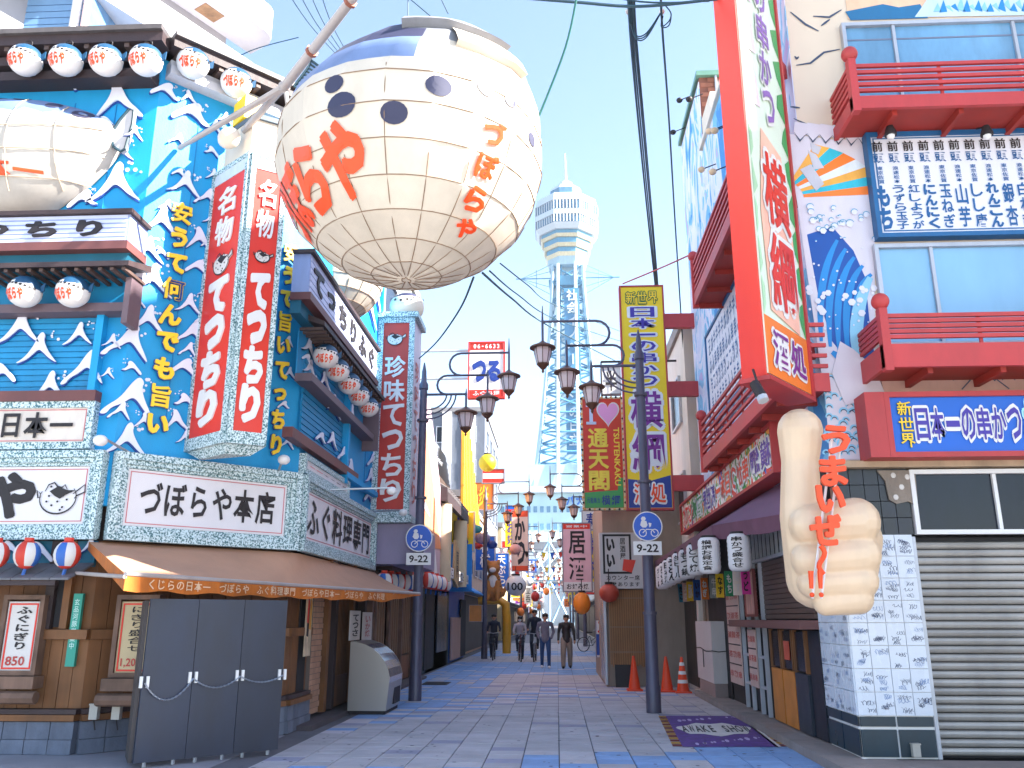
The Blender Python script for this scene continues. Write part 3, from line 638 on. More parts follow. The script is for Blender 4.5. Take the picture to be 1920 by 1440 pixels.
# --- half-puffer relief on the wall ---
t = thing('puffer_relief', 'large cream half puffer fish relief on the blue wall above the slatted sign box', 'wall sculpture', FA.p(-3.4, 6, 0))
cu, cz = FA.q(-5, 284, .3); ru = abs(FA.q(212, 284, .3)[0]-cu); rz = (FA.q(20, 162, .3)[1]-FA.q(20, 412, .3)[1])/2
b = MB(); NU, NV = 36, 12; grid = []
for i in range(NV+1):
    ph = math.pi/2*i/NV
    for k in range(NU):
        a = 2*math.pi*k/NU; ca = math.cos(a); sa = math.sin(a)
        rx = ru*(1.0 if ca > 0 else 1.0); e = math.cos(ph)
        uu = ca*rx*e; vv = sa*rz*e
        if ca > 0: vv = vv*(1-.25*ca*ca)+.28*rz*ca*ca*e     # body sweeps up to the tail
        if sa > 0: vv *= .86
        grid.append(FA.p(cu+uu, cz+vv, .02+.75*math.sin(ph)))
fs = [(i*NU+k, i*NU+(k+1) % NU, (i+1)*NU+(k+1) % NU, (i+1)*NU+k) for i in range(NV) for k in range(NU)]
b.add(grid, fs); o = b.build('body', [M('relief_canvas', '#b9b2aa', .75, var=.15), capb], t, smooth='all')
for p in o.data.polygons:
    zc = p.center.z+wloc(o).z
    if zc > cz+rz*.42: p.material_index = 1
bv = BVHTree.FromPolygons([tuple(v) for v in grid], fs)
def onrelief(u, z, d):
    h = bv.ray_cast(FA.p(u, z, 3), -FA.n); return (h[0]+FA.n*(.012+d)) if h[0] else FA.p(u, z, .03)
sp = MB()
for px, py, rw in ((8, 192, 14), (53, 196, 14), (117, 213, 14), (167, 226, 17)):
    u, z = FA.q(px, py, .25); r_ = rw*.0075
    sp.add([onrelief(u+r_*math.cos(a), z+r_*.72*math.sin(a), 0) for a in [i*math.pi/6 for i in range(12)]], [tuple(range(12))])
sp.build('spots', spotm, t, fix=False, kind='stuff')
tx = MB(); ub, zb = FA.q(20, 318, .6); letters(tx, FA, '日本一', (ub-.75, ub+.42, zb-.17, zb+.17), 'h', 0, .01, .06, 0, fn=onrelief); tx.build('lettering', orange_red, t, fix=False)
seam = MB()
for dz in (-.55, -.2, .12):
    seam.tube([onrelief(cu+ru*.93*s_*math.sqrt(1-dz*dz)*.98, cz+rz*dz+.12*rz*s_*s_, .004) for s_ in [x/8 for x in range(-8, 9)]], .008, 4)
for du in (-.2, .25, .6): seam.tube([onrelief(cu+ru*du, cz+rz*s_*.72*math.sqrt(1-du*du), .004) for s_ in [x/6 for x in range(-6, 7)]], .008, 4)
seam.build('seams', M('canvas_seam', '#bba994', .8), t, kind='stuff')
tp = [FA.q(*q, .3) for q in ((205, 238), (218, 218), (236, 197), (245, 200), (242, 225), (236, 245), (228, 272), (220, 277), (206, 268), (203, 255))]
MB().prism(FA, tp, .12, .2, 0).build('tail_fin', M('fin_grey', '#b9b6b8', .6), t)
MB().tube([FA.p(a, z_, .2) for a, z_ in tp], .022, 5, closed=True).build('tail_outline', M('fin_edge', '#24404c', .5), t)
# --- double red box sign ---
Ew = FB.q(424, 815, 1.0); E3 = FB.p(Ew[0], 0, 1.0)
dl = Vector((-.78, .626, 0)); dr = Vector((.83, .558, 0))
FL = Face(E3, -dl); FRt = Face(E3, dr)
FL.u = -dl; FL.n = Vector((FL.u.y, -FL.u.x, 0)); 
zb_ = FL.q(424, 830)[1]; ztL = FL.q(478, 282)[1]
wl = -FL.q(352, 835)[0]; wr = FRt.q(497, 838)[0]
t = thing('double_box_sign', 'tall wedge shaped red sign with two faces of white kana on blue corner', 'sign', E3+Vector((0, 0, zb_)))
core = MB(); A_ = E3; B_ = FL.p(-wl, 0, 0); C_ = FRt.p(wr, 0, 0); back = FB.p(Ew[0], 0, .05)
core.add([tuple(v.xy)+(z,) for z in (zb_, ztL) for v in (A_, B_, back, C_)], [(0, 1, 2, 3), (7, 6, 5, 4), (0, 1, 5, 4), (1, 2, 6, 5), (2, 3, 7, 6), (3, 0, 4, 7)])
core.build('box', M('box_side', '#b9c0c4', .5), t)
for F, u0, u1, nm in ((FL, -wl, -.0, 'l'), (FRt, .0, wr, 'r')):
    MB().frame(F, u0, u1, zb_, ztL, .07, .002, .05).build('frame', speck, t)
    MB().box(F, u0+.07, u1-.07, zb_+.07, zb_+.17, .002, .045).build('frame_foot', speck, t)
    MB().box(F, u0+.071, u1-.071, zb_+.171, ztL-.25, .002, .03).build('panel', redp, t)
    MB().box(F, u0+.071, u1-.071, ztL-.249, ztL-.071, .002, .04).build('frame_head', M('frame_white', '#c6ccd4', .5), t)
    zt_ = ztL-.25; zbb = zb_+.17; H_ = zt_-zbb; w_ = u1-u0; c_ = (u0+u1)/2
    text(F, '名物', (c_-w_*.27, c_+w_*.27, zt_-H_*.28, zt_-H_*.03), white, t, 'v', .032, .02, .05, fit=True)
    fish(F, c_, zt_-H_*.345, w_*.2, .034, t, line=blk, fill=offw, w_=.02, flip=1)
    text(F, 'てっちり', (c_-w_*.26, c_+w_*.26, zbb+H_*.03, zt_-H_*.41), white, t, 'v', .032, .02, .07, fit=True)
MB().add([tuple(v.xy)+(zb_-dz,) for dz, sc_ in ((.003, 0), (.12, .35)) for v in [p.lerp((A_+B_+C_)/3, sc_) for p in (A_, B_, back, C_)]], [(0, 1, 2, 3), (7, 6, 5, 4), (0, 1, 5, 4), (1, 2, 6, 5), (2, 3, 7, 6), (3, 0, 4, 7)]).build('base_cap', speck, t)
# figure box on top
ft = thing('rooftop_ornament', 'small beige block with puffer figure and yellow cap on top of the double red sign', 'ornament', E3+Vector((0, .3, ztL)))
ctr = (A_+B_+C_+back)/4
MB().add([tuple(v.xy)+(z,) for z in (ztL+.002, ztL+.62) for v in [p.lerp(ctr, .25) for p in (A_, B_, back, C_)]], [(0, 1, 2, 3), (7, 6, 5, 4), (0, 1, 5, 4), (1, 2, 6, 5), (2, 3, 7, 6), (3, 0, 4, 7)]).build('block', cream, ft)
MB().add([tuple(v.xy)+(z,) for z in (ztL+.623, ztL+.70) for v in [p.lerp(ctr, .16) for p in (A_, B_, back, C_)]], [(0, 1, 2, 3), (7, 6, 5, 4), (0, 1, 5, 4), (1, 2, 6, 5), (2, 3, 7, 6), (3, 0, 4, 7)]).build('block_lid', M('lid_slate', '#5b6a78', .5), ft)
MB().box(FB, Ew[0]-.05, Ew[0]+.2, ztL+.71, ztL+1.1, .3, .7).build('yellow_cap', yellow_s, ft)
MB().ball(ctr+Vector((-.15, -.3, ztL+.3)), .17, 12, 8, 0, (1, .7, 1)).build('figure', [cream], ft, smooth='all')
# --- grey support poles ---
p1 = FB.p(*FB.q(335, 278, .05), .05); J = atY(533, 163, 9.9); p3 = atY(690, -40, 8.3)
t = thing('support_pole', 'long pale grey pipe frame rising from the blue wall to the puffer balloon', 'pole', p1)
MB().tube([p1, J], [.035, .05], 8).build('brace', pipe, t, smooth=True); MB().tube([J, p3], [.065, .06], 10).build('pipe', pipe, t, smooth=True)
MB().tube([J+Vector((0, 0, .05)), atY(540, 200, 9.95), atY(547, 262, 10.2)], .03, 8).build('stay', pipe, t, smooth=True)
MB().tube([atY(458, 245, 10.9), atY(520, 175, 10.0), J], .055, 8).build('pipe_stub', pipe, t, smooth=True)
MB().ball(J, .085, 10, 6).build('joint', pipe, t, smooth='all')
for a_ in (.35, .8): MB().tube([J.lerp(p3, a_), J.lerp(p3, a_+.02)], .085, 8).build('clamp', M('rusty_clamp', '#9a5f4c', .6, .4), t)
# --- big puffer balloon ---
def balloon(C, R0, label, big=True, rot=0):
    t = thing('puffer_balloon', label, 'balloon', C+Vector((0, 0, -R0)), None)
    NL, NM = 13, 20; V = []; Fc = []
    def rad(lat):  # slightly taller than a sphere with a flatter base
        return R0*(1.0+.06*math.cos(lat)**2) if lat > 0 else R0*(1.0+.06*math.cos(lat)**2-.02*abs(math.sin(lat)))
    for i in range(NL+1):
        lat = math.radians(-88+176*i/NL)
        for k in range(NM):
            lon = 2*math.pi*(k)/NM+rot; r = rad(lat)*random.uniform(.988, 1.008)
            V.append(C+Vector((r*math.cos(lat)*math.cos(lon), r*math.cos(lat)*math.sin(lon), r*math.sin(lat)*1.02)))
            if big: V[-1].x += .26*max(0, r*math.sin(lat)-.18*R0)
    # cloth sags inwards between the rings: extra ring at mid band
    VV = []; 
    rows = []
    for i in range(NL+1):
        rows.append(V[i*NM:(i+1)*NM])
        if i < NL:
            mid = []
            for k in range(NM):
                m_ = (V[i*NM+k]+V[(i+1)*NM+k])/2; dirv = (m_-C).normalized(); mid.append(m_+dirv*R0*.002*random.uniform(-1, 1))
            rows.append(mid)
    allv = []
    for r_ in rows:   # subdivide each span in longitude with a small inward sag
        for k in range(NM):
            a = r_[k]; b_ = r_[(k+1) % NM]; allv.append(a)
            m_ = (a+b_)/2; allv.append(m_+(m_-C).normalized()*R0*.005)
    n2 = NM*2
    Fc = [(i*n2+k, i*n2+(k+1) % n2, (i+1)*n2+(k+1) % n2, (i+1)*n2+k) for i in range(len(rows)-1) for k in range(n2)]
    b = MB().add(allv, Fc); b.f += [tuple(range(n2-1, -1, -1)), tuple(range((len(rows)-1)*n2, len(rows)*n2))]; b.m += [0, 0]
    o = b.build('canvas_body', [canvas, capb, capg, spotm], t, smooth='all')
    if hasattr(o.data, 'set_sharp_from_angle'): o.data.set_sharp_from_angle(angle=math.radians(11))
    for p in o.data.polygons:
        v = (p.center+wloc(o)-C)/R0; az = math.degrees(math.atan2(v.y, v.x))
        shaded_side = az < -79 or az > 150  # cap bands stop at the sun line; the sunlit side is painted bleached
        if big:
            if v.z > (.74 if shaded_side else .50): p.material_index = 2
            elif shaded_side and v.z > .44: p.material_index = 3
            elif shaded_side and v.z > .30: p.material_index = 1
    bt = BVHTree.FromPolygons([tuple(v) for v in allv], Fc)
    def onb(lon, lat, d=0):
        dv = Vector((math.cos(lat)*math.cos(lon), math.cos(lat)*math.sin(lon), math.sin(lat)))
        h = bt.ray_cast(C, dv); return (h[0] if h[0] else C+dv*R0)+dv*(.006+d)
    # wires: rings and meridians of the lower half
    wr_ = MB()
    for i in range(0, NL//2+2):
        lat = math.radians(-88+176*i/NL); wr_.tube([onb(2*math.pi*k/44+rot, lat) for k in range(44)], .006, 4, closed=True)
    for k in range(0, NM):
        lon = 2*math.pi*k/NM+rot; top = math.radians(10 if k % 3 == 0 else -25)
        wr_.tube([onb(lon, math.radians(-86)+(top+math.radians(86))*j/9) for j in range(10)], .005, 4)
    wr_.build('wire_cage', wire, t, kind='stuff')
    return t, onb
BC_ = atY(770, 300, 9.0); dist = (BC_-CC).length; R0 = 470/2/FP*dist*.955
BC_ = BC_+Vector((0, 0, -.05))
t, onb = balloon(BC_, R0, 'huge cream puffer fish balloon with orange red kana hanging over the lane')
def lonlat(px, py):      # where a view ray meets the balloon's sphere
    d = ray(px, py).normalized(); oc = CC-BC_; bb = oc.dot(d); cc = oc.length_squared-(R0*1.04)**2; disc = bb*bb-cc
    v = (CC+d*(-bb-math.sqrt(max(disc, 0)))-BC_).normalized(); return math.atan2(v.y, v.x), math.asin(v.z)
def dense_letters(s, rc, off, mode, cuts, **kw):
    mb = MB(); letters(mb, WF, s, rc, mode, 0, .001, off, 0, flat=True, **kw)
    me = bpy.data.meshes.new('x'); me.from_pydata([(v.x, v.y*.3, v.z) for v in mb.v], [], mb.f); bm = bmesh.new(); bm.from_mesh(me)
    for ax in (0, 2):
        for k in range(1, cuts):
            n_ = Vector((1, 0, 0)) if ax == 0 else Vector((0, 0, 1))
            bmesh.ops.bisect_plane(bm, geom=bm.verts[:]+bm.edges[:]+bm.faces[:], plane_co=n_*(k/cuts), plane_no=n_)
    bm.verts.ensure_lookup_table(); V = [v.co.copy() for v in bm.verts]; Fx = [tuple(v.index for v in f.verts) for f in bm.faces]; bm.free(); bpy.data.meshes.remove(me)
    return V, Fx
lon_r, lat_r = lonlat(688, 300)
lw = [('や', .40, .56, .02), ('ら', .34, .52, -.02), ('ぼ', .36, .50, -.05), ('づ', .36, .46, -.08)]
cur = lon_r
for ch, wd, ht, dy in lw:
    V, Fx = dense_letters(ch, (0, 1, 0, 1), .052, 'h', 8, fit=True); lc_ = lat_r+dy
    mb = MB(); mb.add([onb(cur-wd+wd*v.x, lc_+(v.z-.5)*ht, .016-5*v.y) for v in V], Fx); mb.build('lettering', orange_red, t, fix=False); cur -= wd*.96
for k, (ch, px, py, sz_) in enumerate((('づ', 925, 250, .17), ('ぼ', 912, 312, .165), ('ら', 893, 375, .165), ('や', 874, 430, .15))):
    lo, la = lonlat(px, py); V, Fx = dense_letters(ch, (0, 1, 0, 1), .05, 'h', 5, fit=True); co_ = max(.5, math.cos(la))
    mb = MB(); mb.add([onb(lo+(v.x-.5)*sz_*1.15/co_, la+(v.z-.5)*sz_*1.15, .016-5*v.y) for v in V], Fx); mb.build('lettering', orange_red, t, fix=False)
for px, py, r_ in ((641, 197, .105), (739, 212, .09), (822, 163, .09), (908, 168, .07), (953, 192, .055), (628, 160, .075), (997, 262, .06)):
    lo, la = lonlat(px, py); mb = MB(); ring = [onb(lo+r_*math.cos(a)/max(.3, math.cos(la)), la+r_*.85*math.sin(a), .004) for a in [i*math.pi/8 for i in range(16)]]
    ring2 = [onb(lo+.5*r_*math.cos(a)/max(.3, math.cos(la)), la+.5*r_*.85*math.sin(a), .004) for a in [i*math.pi/8 for i in range(16)]]
    mb.add(ring+ring2+[onb(lo, la, .004)], [(i, (i+1) % 16, 16+(i+1) % 16, 16+i) for i in range(16)]+[(16+i, 16+(i+1) % 16, 32) for i in range(16)]); mb.build('spot', spotm, t, fix=False)
# raised mouth panels at the top right and ridge
for (a0, a1, l0, l1, m_, lift) in ((36, 62, -86, -30, capg, .10), (24, 36, -62, -25, canvas, .08)):
    mb = MB(); n_ = 8; g_ = []
    for j in range(3):
        for i in range(n_+1):
            g_.append(onb(math.radians(l0+(l1-l0)*i/n_), math.radians(a0+(a1-a0)*j/2), lift*(1 if j == 0 else .75 if j == 1 else .35)))
    for i in range(n_+1): g_.append(onb(math.radians(l0+(l1-l0)*i/n_), math.radians(a0), -.01))
    f_ = [(j*(n_+1)+i, j*(n_+1)+i+1, (j+1)*(n_+1)+i+1, (j+1)*(n_+1)+i) for j in range(2) for i in range(n_)]+[(3*(n_+1)+i, 3*(n_+1)+i+1, i+1, i) for i in range(n_)]
    mb.add(g_, f_).build('head_panel', m_, t, fix=False)
tf = [atY(*q, BC_.y+.25) for q in ((625, 147), (586, 117), (578, 132), (553, 165), (562, 172), (600, 190))]
Fx_ = Face((tf[0].x, tf[0].y), (1, 0)); pts = [(v.x-tf[0].x, v.z) for v in tf]
MB().prism(Fx_, pts, -.03, .03).build('tail_fin', M('fin_blue', '#86a3cc', .6), t)
mb = MB()
mb.tube([Fx_.p(a, b_, .04) for a, b_ in pts], .02, 5, closed=True)
for k in range(1, 8):
    a_ = tuple(Vector(pts[1]).lerp(Vector(pts[3]), k/8)); b_ = tuple(Vector(pts[0]).lerp(Vector(pts[5]), k/8)); mb.tube([Fx_.p(*a_, .04), Fx_.p(*b_, .04)], .012, 4)
mb.build('fin_rays', M('fin_edge'), t, kind='stuff')
# hanging wires
mb = MB()
for a, b_ in (((845, 62), (700, -60)), ((765, 50), (765, -40)), ((840, 25), (800, -60))): mb.tube([atY(*a, 9.2), atY(*b_, 9.4)], .008, 4)
mb.build('suspension_wire', cable, t, kind='stuff')
# second balloon behind
C2 = atY(622, 512, 14.6); r2 = 92/FP*(C2-CC).length
t2, onb2 = balloon(C2, r2, 'second smaller puffer balloon half hidden behind the huge one beside the blue wall', big=False)
# --- orange awning ---
zA = 2.0
i0 = FB.p(.0, bz0-.03, .1); i1 = FB.p(LB, bz0-.03, .1); i2 = FC.p(5.3, bz0-.06, .1); i0 = FA.p(-.1, bz0-.03, .12)
o0 = atZ(235, 1076, zA); o1 = atZ(787, 1113, zA)
i0, i1, i2 = [Vector((v.x, v.y, bz0-.03)) for v in (i0, i1, i2)]
t = thing('corner_awning', 'faded brown canvas awning with an orange lettered valance wrapping the restaurant corner', 'awning', (o0+o1)/2)
mb = MB(); NN = 22; top_ = []; bot_ = []
for k in range(NN+1):
    s_ = k/NN; o_ = o0.lerp(o1, s_)
    L1 = (i1-i0).length; L2 = (i2-i1).length; q = s_*(L1+L2); i_ = i0.lerp(i1, q/L1) if q < L1 else i1.lerp(i2, (q-L1)/L2)
    for j in range(5):
        v = i_.lerp(o_, j/4); v = v+Vector((0, 0, -.05*math.sin(math.pi*j/4)+.015*math.sin(k*1.9)*math.sin(math.pi*j/4))); top_.append(v)
f_ = [(k*5+j, (k+1)*5+j, (k+1)*5+j+1, k*5+j+1) for k in range(NN) for j in range(4)]
mb.add(top_, f_); mb.add([v-Vector((0, 0, .015)) for v in top_], f_)
mb.build('canopy', awn_o, t, smooth='all', fix=False)
dirv = (o1-o0).normalized(); FO = Face(o0, dirv); LO = (o1-o0).length
mb = MB(); 
for k in range(44):
    a, b_ = LO*k/44, LO*(k+1)/44; f1 = .02*math.sin(k*.9); f2 = .02*math.sin((k+1)*.9); h1 = .17+.015*math.sin(k*1.3); h2 = .17+.015*math.sin((k+1)*1.3); ta = max(.1, 1-max(0, a-LO*.8)/(LO*.25)); tb = max(.1, 1-max(0, b_-LO*.8)/(LO*.25))
    mb.add([FO.p(a, zA-.0, .005), FO.p(b_, zA-.0, .005), FO.p(b_, zA-h2*tb, f2), FO.p(a, zA-h1*ta, f1)], [(0, 1, 2, 3)])
mb.build('valance', awn_v, t, fix=False)
mb = MB(); words = 'くじらの日本一 づぼらや ふぐ料理専門 づぼらや日本一 づぼらや ふぐ料理'
letters(mb, FO, words, (.3, LO*.8, zA-.155, zA-.03), 'h', .026, .004, .02, 0); mb.build('lettering', M('faded_print', '#e5c3a0', .7), t, fix=False)
mb = MB().tube([o0, o1], .025, 6); mb.build('front_bar', pipe, t)
MB().add([i0, o0, o0-Vector((0, 0, .17)), i0-Vector((0, 0, .1))], [(0, 1, 2, 3)]).build('side_flap', awn_v, t, fix=False)
for (o_, pz) in ((o0, FA.p(-.25, 2.1, .15)), (o0.lerp(o1, .36), FB.p(2.3, 2.05, .1)), (o0.lerp(o1, .62), FC.p(1.5, 2.0, .1)), (o0.lerp(o1, .85), FC.p(3.9, 2.0, .1))):
    MB().tube([pz, o_-Vector((0, 0, .03))], .022, 6).build('arm', pipe, t)
# --- charcoal boards with chain ---
g0 = atZ(249, 1434, .04); g1 = atZ(521, 1407, .04); FK = Face(g0, g1-g0); LK = (g1-g0).length; FK.n = Vector((FK.u.y, -FK.u.x, 0))
hz = FK.q(405, 1124)[1]
bs = []
for k in range(3):
    nm = ('left', 'middle', 'right')[k]
    t = thing('folding_board', nm+' charcoal board of the three chained together in front of the timber corner', 'board', FK.p((k+.5)*LK/3, 0.04, 0), 'charcoal boards chained together')
    MB().box(FK, k*LK/3+.003, (k+1)*LK/3-.003, .05, hz, -.045, 0).build('panel', black_panel, t)
    for e in (.12, LK/3-.12): MB().tube([FK.p(k*LK/3+e, .0, -.02), FK.p(k*LK/3+e, .055, -.02)], .022, 6).build('caster', metal, t)
s0 = atZ(222, 1445, .04)
t = thing('folding_board', 'narrow end board folded back at the left of the chained charcoal boards', 'board', FK.p(0, 0.04, 0), 'charcoal boards chained together')
FZ = Face(FK.p(0, 0, -.05), Vector((-.42, .75, 0))); FZ.n = -FZ.n
MB().box(FZ, 0, .55, .05, hz-.02, -.0, .04).build('panel', board_side, t)
t = thing('chain', 'thin steel chain looped across the three charcoal boards', 'chain', FK.p(0, .9, .02))
zc_ = FK.q(400, 1275)[1]; hooks = [0.02, LK/3, 2*LK/3, LK-.02]; zk = [FK.q(263, 1281)[1], FK.q(357, 1272)[1], FK.q(447, 1268)[1], FK.q(530, 1266)[1]]
mb = MB()
for k in range(3):
    sag = (.2, .11, .07)[k]; pts = [FK.p(hooks[k]+(hooks[k+1]-hooks[k])*s_/26, zk[k]+(zk[k+1]-zk[k])*s_/26-sag*4*(s_/26)*(1-s_/26), .03+.006*(s_ % 2)) for s_ in range(27)]
    for q in range(26): mb.tube([pts[q], pts[q+1]], .011 if q % 2 else .007, 5)
mb.build('links', M('chain_steel', '#a9b0bd', .35, .8), t, kind='stuff')
for k in range(4):
    for dd in (-.035, .035): MB().box(FK, hooks[k]+dd-.015, hooks[k]+dd+.015, zk[k]-.05, zk[k]+.07, .002, .03).build('bracket', white, t)
# --- stainless display case ---
a0 = atZ(651, 1334, .05); a1 = atZ(716, 1337, .05); yb = a0.y
FZ = Face((a0.x, yb), (1, 0)); wz = a1.x-a0.x+.02; hh_ = FZ.q(653, 1203)[1]; dpt = 1.25
prof = [(0, .06), (wz, .06), (wz+.04, .5)]+[(.0+(wz+.05)*math.cos(a)+.0, .5+(hh_-.5)*math.sin(a)) for a in [math.radians(x) for x in (8, 20, 32, 44, 56, 68, 78)]]+[(.1, hh_), (0, hh_)]
t = thing('display_case', 'stainless steel display case with a curved front beside the left lamp post', 'display case', (a0.x+wz/2, yb+.6, 0))
MB().prism(FZ, prof, -.03, 0).build('side_panel', steel, t); MB().prism(FZ, prof, -dpt, -dpt+.03).build('side_panel', steel, t)
b = MB(); n_ = len(prof)
for i in range(1, n_-1):
    if i == 0: continue
    b.add([FZ.p(*prof[i], -.03), FZ.p(*prof[i+1], -.03), FZ.p(*prof[i+1], -dpt+.03), FZ.p(*prof[i], -dpt+.03)], [(0, 1, 2, 3)], 1 if 2 <= i <= 7 else 0)
b.build('curved_hood', [steel, M('hood_polished', '#c3ccdb', .16, .85)], t, smooth=True, fix=False)
MB().box(FZ, .02, wz-.02, .0, .06, -dpt+.05, -.04).build('plinth', blk, t); MB().box(FZ, wz+.002, wz+.03, .12, .42, -dpt+.1, -.55).build('vent', blk, t)
# --- lower front of face C: posts, brick strip, posters ---
MB().box(FC, .62, 1.0, .0, 2.5, -.03, .0).build('shutter_gap', dark, R)
bk = M('tan_brick', '#b98e74', .85, var=.25, vs=8)
for r_ in range(26):
    z_ = .12+r_*.085
    for k in range(2):
        o_ = (.0 if r_ % 2 else -.1)+k*.33; u0_ = max(1.15, 1.15+o_); u1_ = min(1.75, 1.15+o_+.32)
        if u1_-u0_ > .05: MB().box(FC, u0_+.005, u1_-.005, z_+.005, z_+.08, -.08, .05+random.uniform(0, .006)).build('brick', bk, R)
MB().box(FC, 1.14, 1.76, .12, 2.35, -.09, .04).build('brick_backing', M('mortar', '#6e6058', .9), R)
for u_, m_ in ((1.85, wood), (2.35, dkbrown), (3.6, wood), (4.6, dkbrown), (5.3, wood_post)): MB().box(FC, u_, u_+.16, .1, 2.6, -.05, .1).build('door_post', m_, R)
MB().box(FC, 2.05, 2.34, .1, 2.5, -.04, -.0).build('dark_doorway', dark, R)
for k in range(9): MB().box(FC, 2.6+k*.1, 2.63+k*.1, .6, 2.4, .0, .04).build('lattice_bar', wood, R)
MB().box(FC, 2.55, 5.3, .1, .6, .0, .05).build('dado', wood, R)
def poster(F, rc, d, label, m, txt, tm, cat='poster'):
    u0, u1, z0, z1 = rc; t = thing('poster', label, cat, F.p((u0+u1)/2, z0, d)); MB().box(F, u0, u1, z0, z1, d, d+.015).build('sheet', m, t)
    if txt: text(F, txt, (u0+(u1-u0)*.2, u1-(u1-u0)*.2, z0+.06, z1-.06), tm, t, 'v', d+.016, .004, .03, fit=True)
    return t
t = poster(FC, (.66, .98, 1.0, 2.15), .06, 'framed portrait print of dark figures on a wooden post by the brick strip', M('print_beige', '#cfb89a', .6, var=.5, vs=14), '', blk)
for k, (a, b_, m_) in enumerate(((.72, .82, blk), (.84, .93, M('print_gold', '#d89a35', .5)), (.7, .78, redp))): MB().prism(FC, [(a, 1.3+k*.1), (b_, 1.28+k*.1), (b_+.01, 1.75), (a+.03, 1.9)], .076+.002*k, .08+.002*k).build('printed_shape', m_, t)
poster(FC, (FC.q(655, 1170, .3)[0], FC.q(674, 1170, .3)[0], FC.q(665, 1200, .3)[1], FC.q(665, 1145, .3)[1]), .3, 'tall white paper sign with black brush kana left of its red lettered twin', offw, 'てっさ', blk)
poster(FC, (FC.q(679, 1170, .3)[0], FC.q(696, 1170, .3)[0], FC.q(690, 1200, .3)[1], FC.q(690, 1148, .3)[1]), .3, 'tall white paper sign with red brush kana above the display case', offw, 'いか焼', M('price_red'))
# --- vertical red sign over the lane ---
Yv = 17.6; FV = Face((0, Yv), (1, 0))
u0 = FV.q(706, 760)[0]; u1 = FV.q(772, 760)[0]; z1_ = FV.q(745, 597)[1]; z0_ = FV.q(740, 962)[1]
t = thing('vertical_sign', 'tall vertical red sign with white brush characters in speckled frame over the lane', 'sign', FV.p((u0+u1)/2, z0_, 0))
dpt = 1.0
MB().box(FV, u0, u1, z0_, z1_, -dpt, 0).build('box', M('box_side2', '#c4b6c2', .5, var=.15), t)
MB().frame(FV, u0-.02, u1+.02, z0_-.05, z1_, .12, .001, .06).build('frame', speck, t); MB().box(FV, u0-.08, u1+.1, z1_+.002, z1_+.12, -dpt-.05, .12).build('cap', speck, t)
MB().box(FV, u0-.08, u1+.08, z0_-.2, z0_-.052, -dpt, .1).build('base', speck, t)
MB().box(FV, u0+.1, u1-.1, z0_+.07, z1_-.12, .001, .03).build('panel', M('vertical_panel_red', '#b9362c', .5), t)
H_ = z1_-z0_; c_ = (u0+u1)/2
text(FV, '珍味てっちり', (c_-.25, c_+.25, z0_+.2, z1_-H_*.2), white, t, 'v', .032, .02, .06, fit=True)
fish(FV, c_-.03, z1_-H_*.11, .17, .034, t, fill=offw)
SF = Face((FV.p(u1, 0, 0).x+.002, Yv), (0, 1)); text(SF, '珍味てっちり', (.25, .75, z0_+.2, z1_-H_*.2), M('vertical_panel_red'), t, 'v', .005, .01, .05, fit=True)
# puffer head on top
hc = FV.p(c_+.12, z1_+.42, -.45)
t = thing('puffer_ornament', 'cream puffer fish head with dark cap sitting on the vertical red sign', 'ornament', FV.p(c_, z1_+.12, -.45))
o = MB().ball(hc, .42, 18, 12, 0, (.95, .9, .82)).build('head', [cream, spotm], t, smooth='all')
for p in o.data.polygons:
    if p.center.z+wloc(o).z > hc.z+.2: p.material_index = 1
mb = MB()
for k in range(8):
    a = math.radians(-160+k*20); P = hc+Vector((.41*math.cos(a), .39*math.sin(a), .09+.05*math.cos(k))); n_ = (P-hc).normalized(); tv = n_.cross(Vector((0, 0, 1))).normalized(); wv = tv.cross(n_)
    mb.add([P+n_*.01+(tv*math.cos(i)+wv*math.sin(i))*.035 for i in range(6)], [tuple(range(6))])
mb.build('spots', blk, t, fix=False, kind='stuff')
# lower wall behind the vertical sign: purple-grey shutter box + small lamps
MB().box(FV, u0-.0, u1+.15, FV.q(740, 1057)[1], z0_-.21, -3, -.1).build('side_wall', M('mauve_panel', '#8f86a4', .5, var=.12), label='plain mauve grey panel hanging under the vertical red sign', cat='panel')
def spot_lamp(p, q, label):
    t = thing('spot_lamp', label, 'lamp', p); MB().tube([p, q], .018, 6).build('arm', metal, t); MB().ball(q-Vector((0, 0, .05)), .09, 10, 6, 0, (1, 1, .8)).build('head', white, t, smooth='all')
spot_lamp(FC.p(*FC.q(618, 918, .15), .15), FC.p(*FC.q(618, 918, .15), .15)+Vector((1.0, .2, .05)), 'small white arm lamp above the receding fascia sign')
spot_lamp(FV.p(u0-.2, z0_+.0, .2), FV.p(u0+.75, z0_+.0, .5), 'small white arm lamp at the foot of the vertical red sign')
spot_lamp(FB.p(*FB.q(245, 850, .1), .1), FB.p(*FB.q(245, 850, .1), .1)+Vector((-.15, -.5, .12)), 'small white arm lamp on the fascia left of the double red sign')
spot_lamp(FB.p(*FB.q(520, 888, .1), .1), FB.p(*FB.q(535, 880, .1), .1)+Vector((.1, -.4, .12)), 'small white arm lamp on the fascia right of the double red sign')
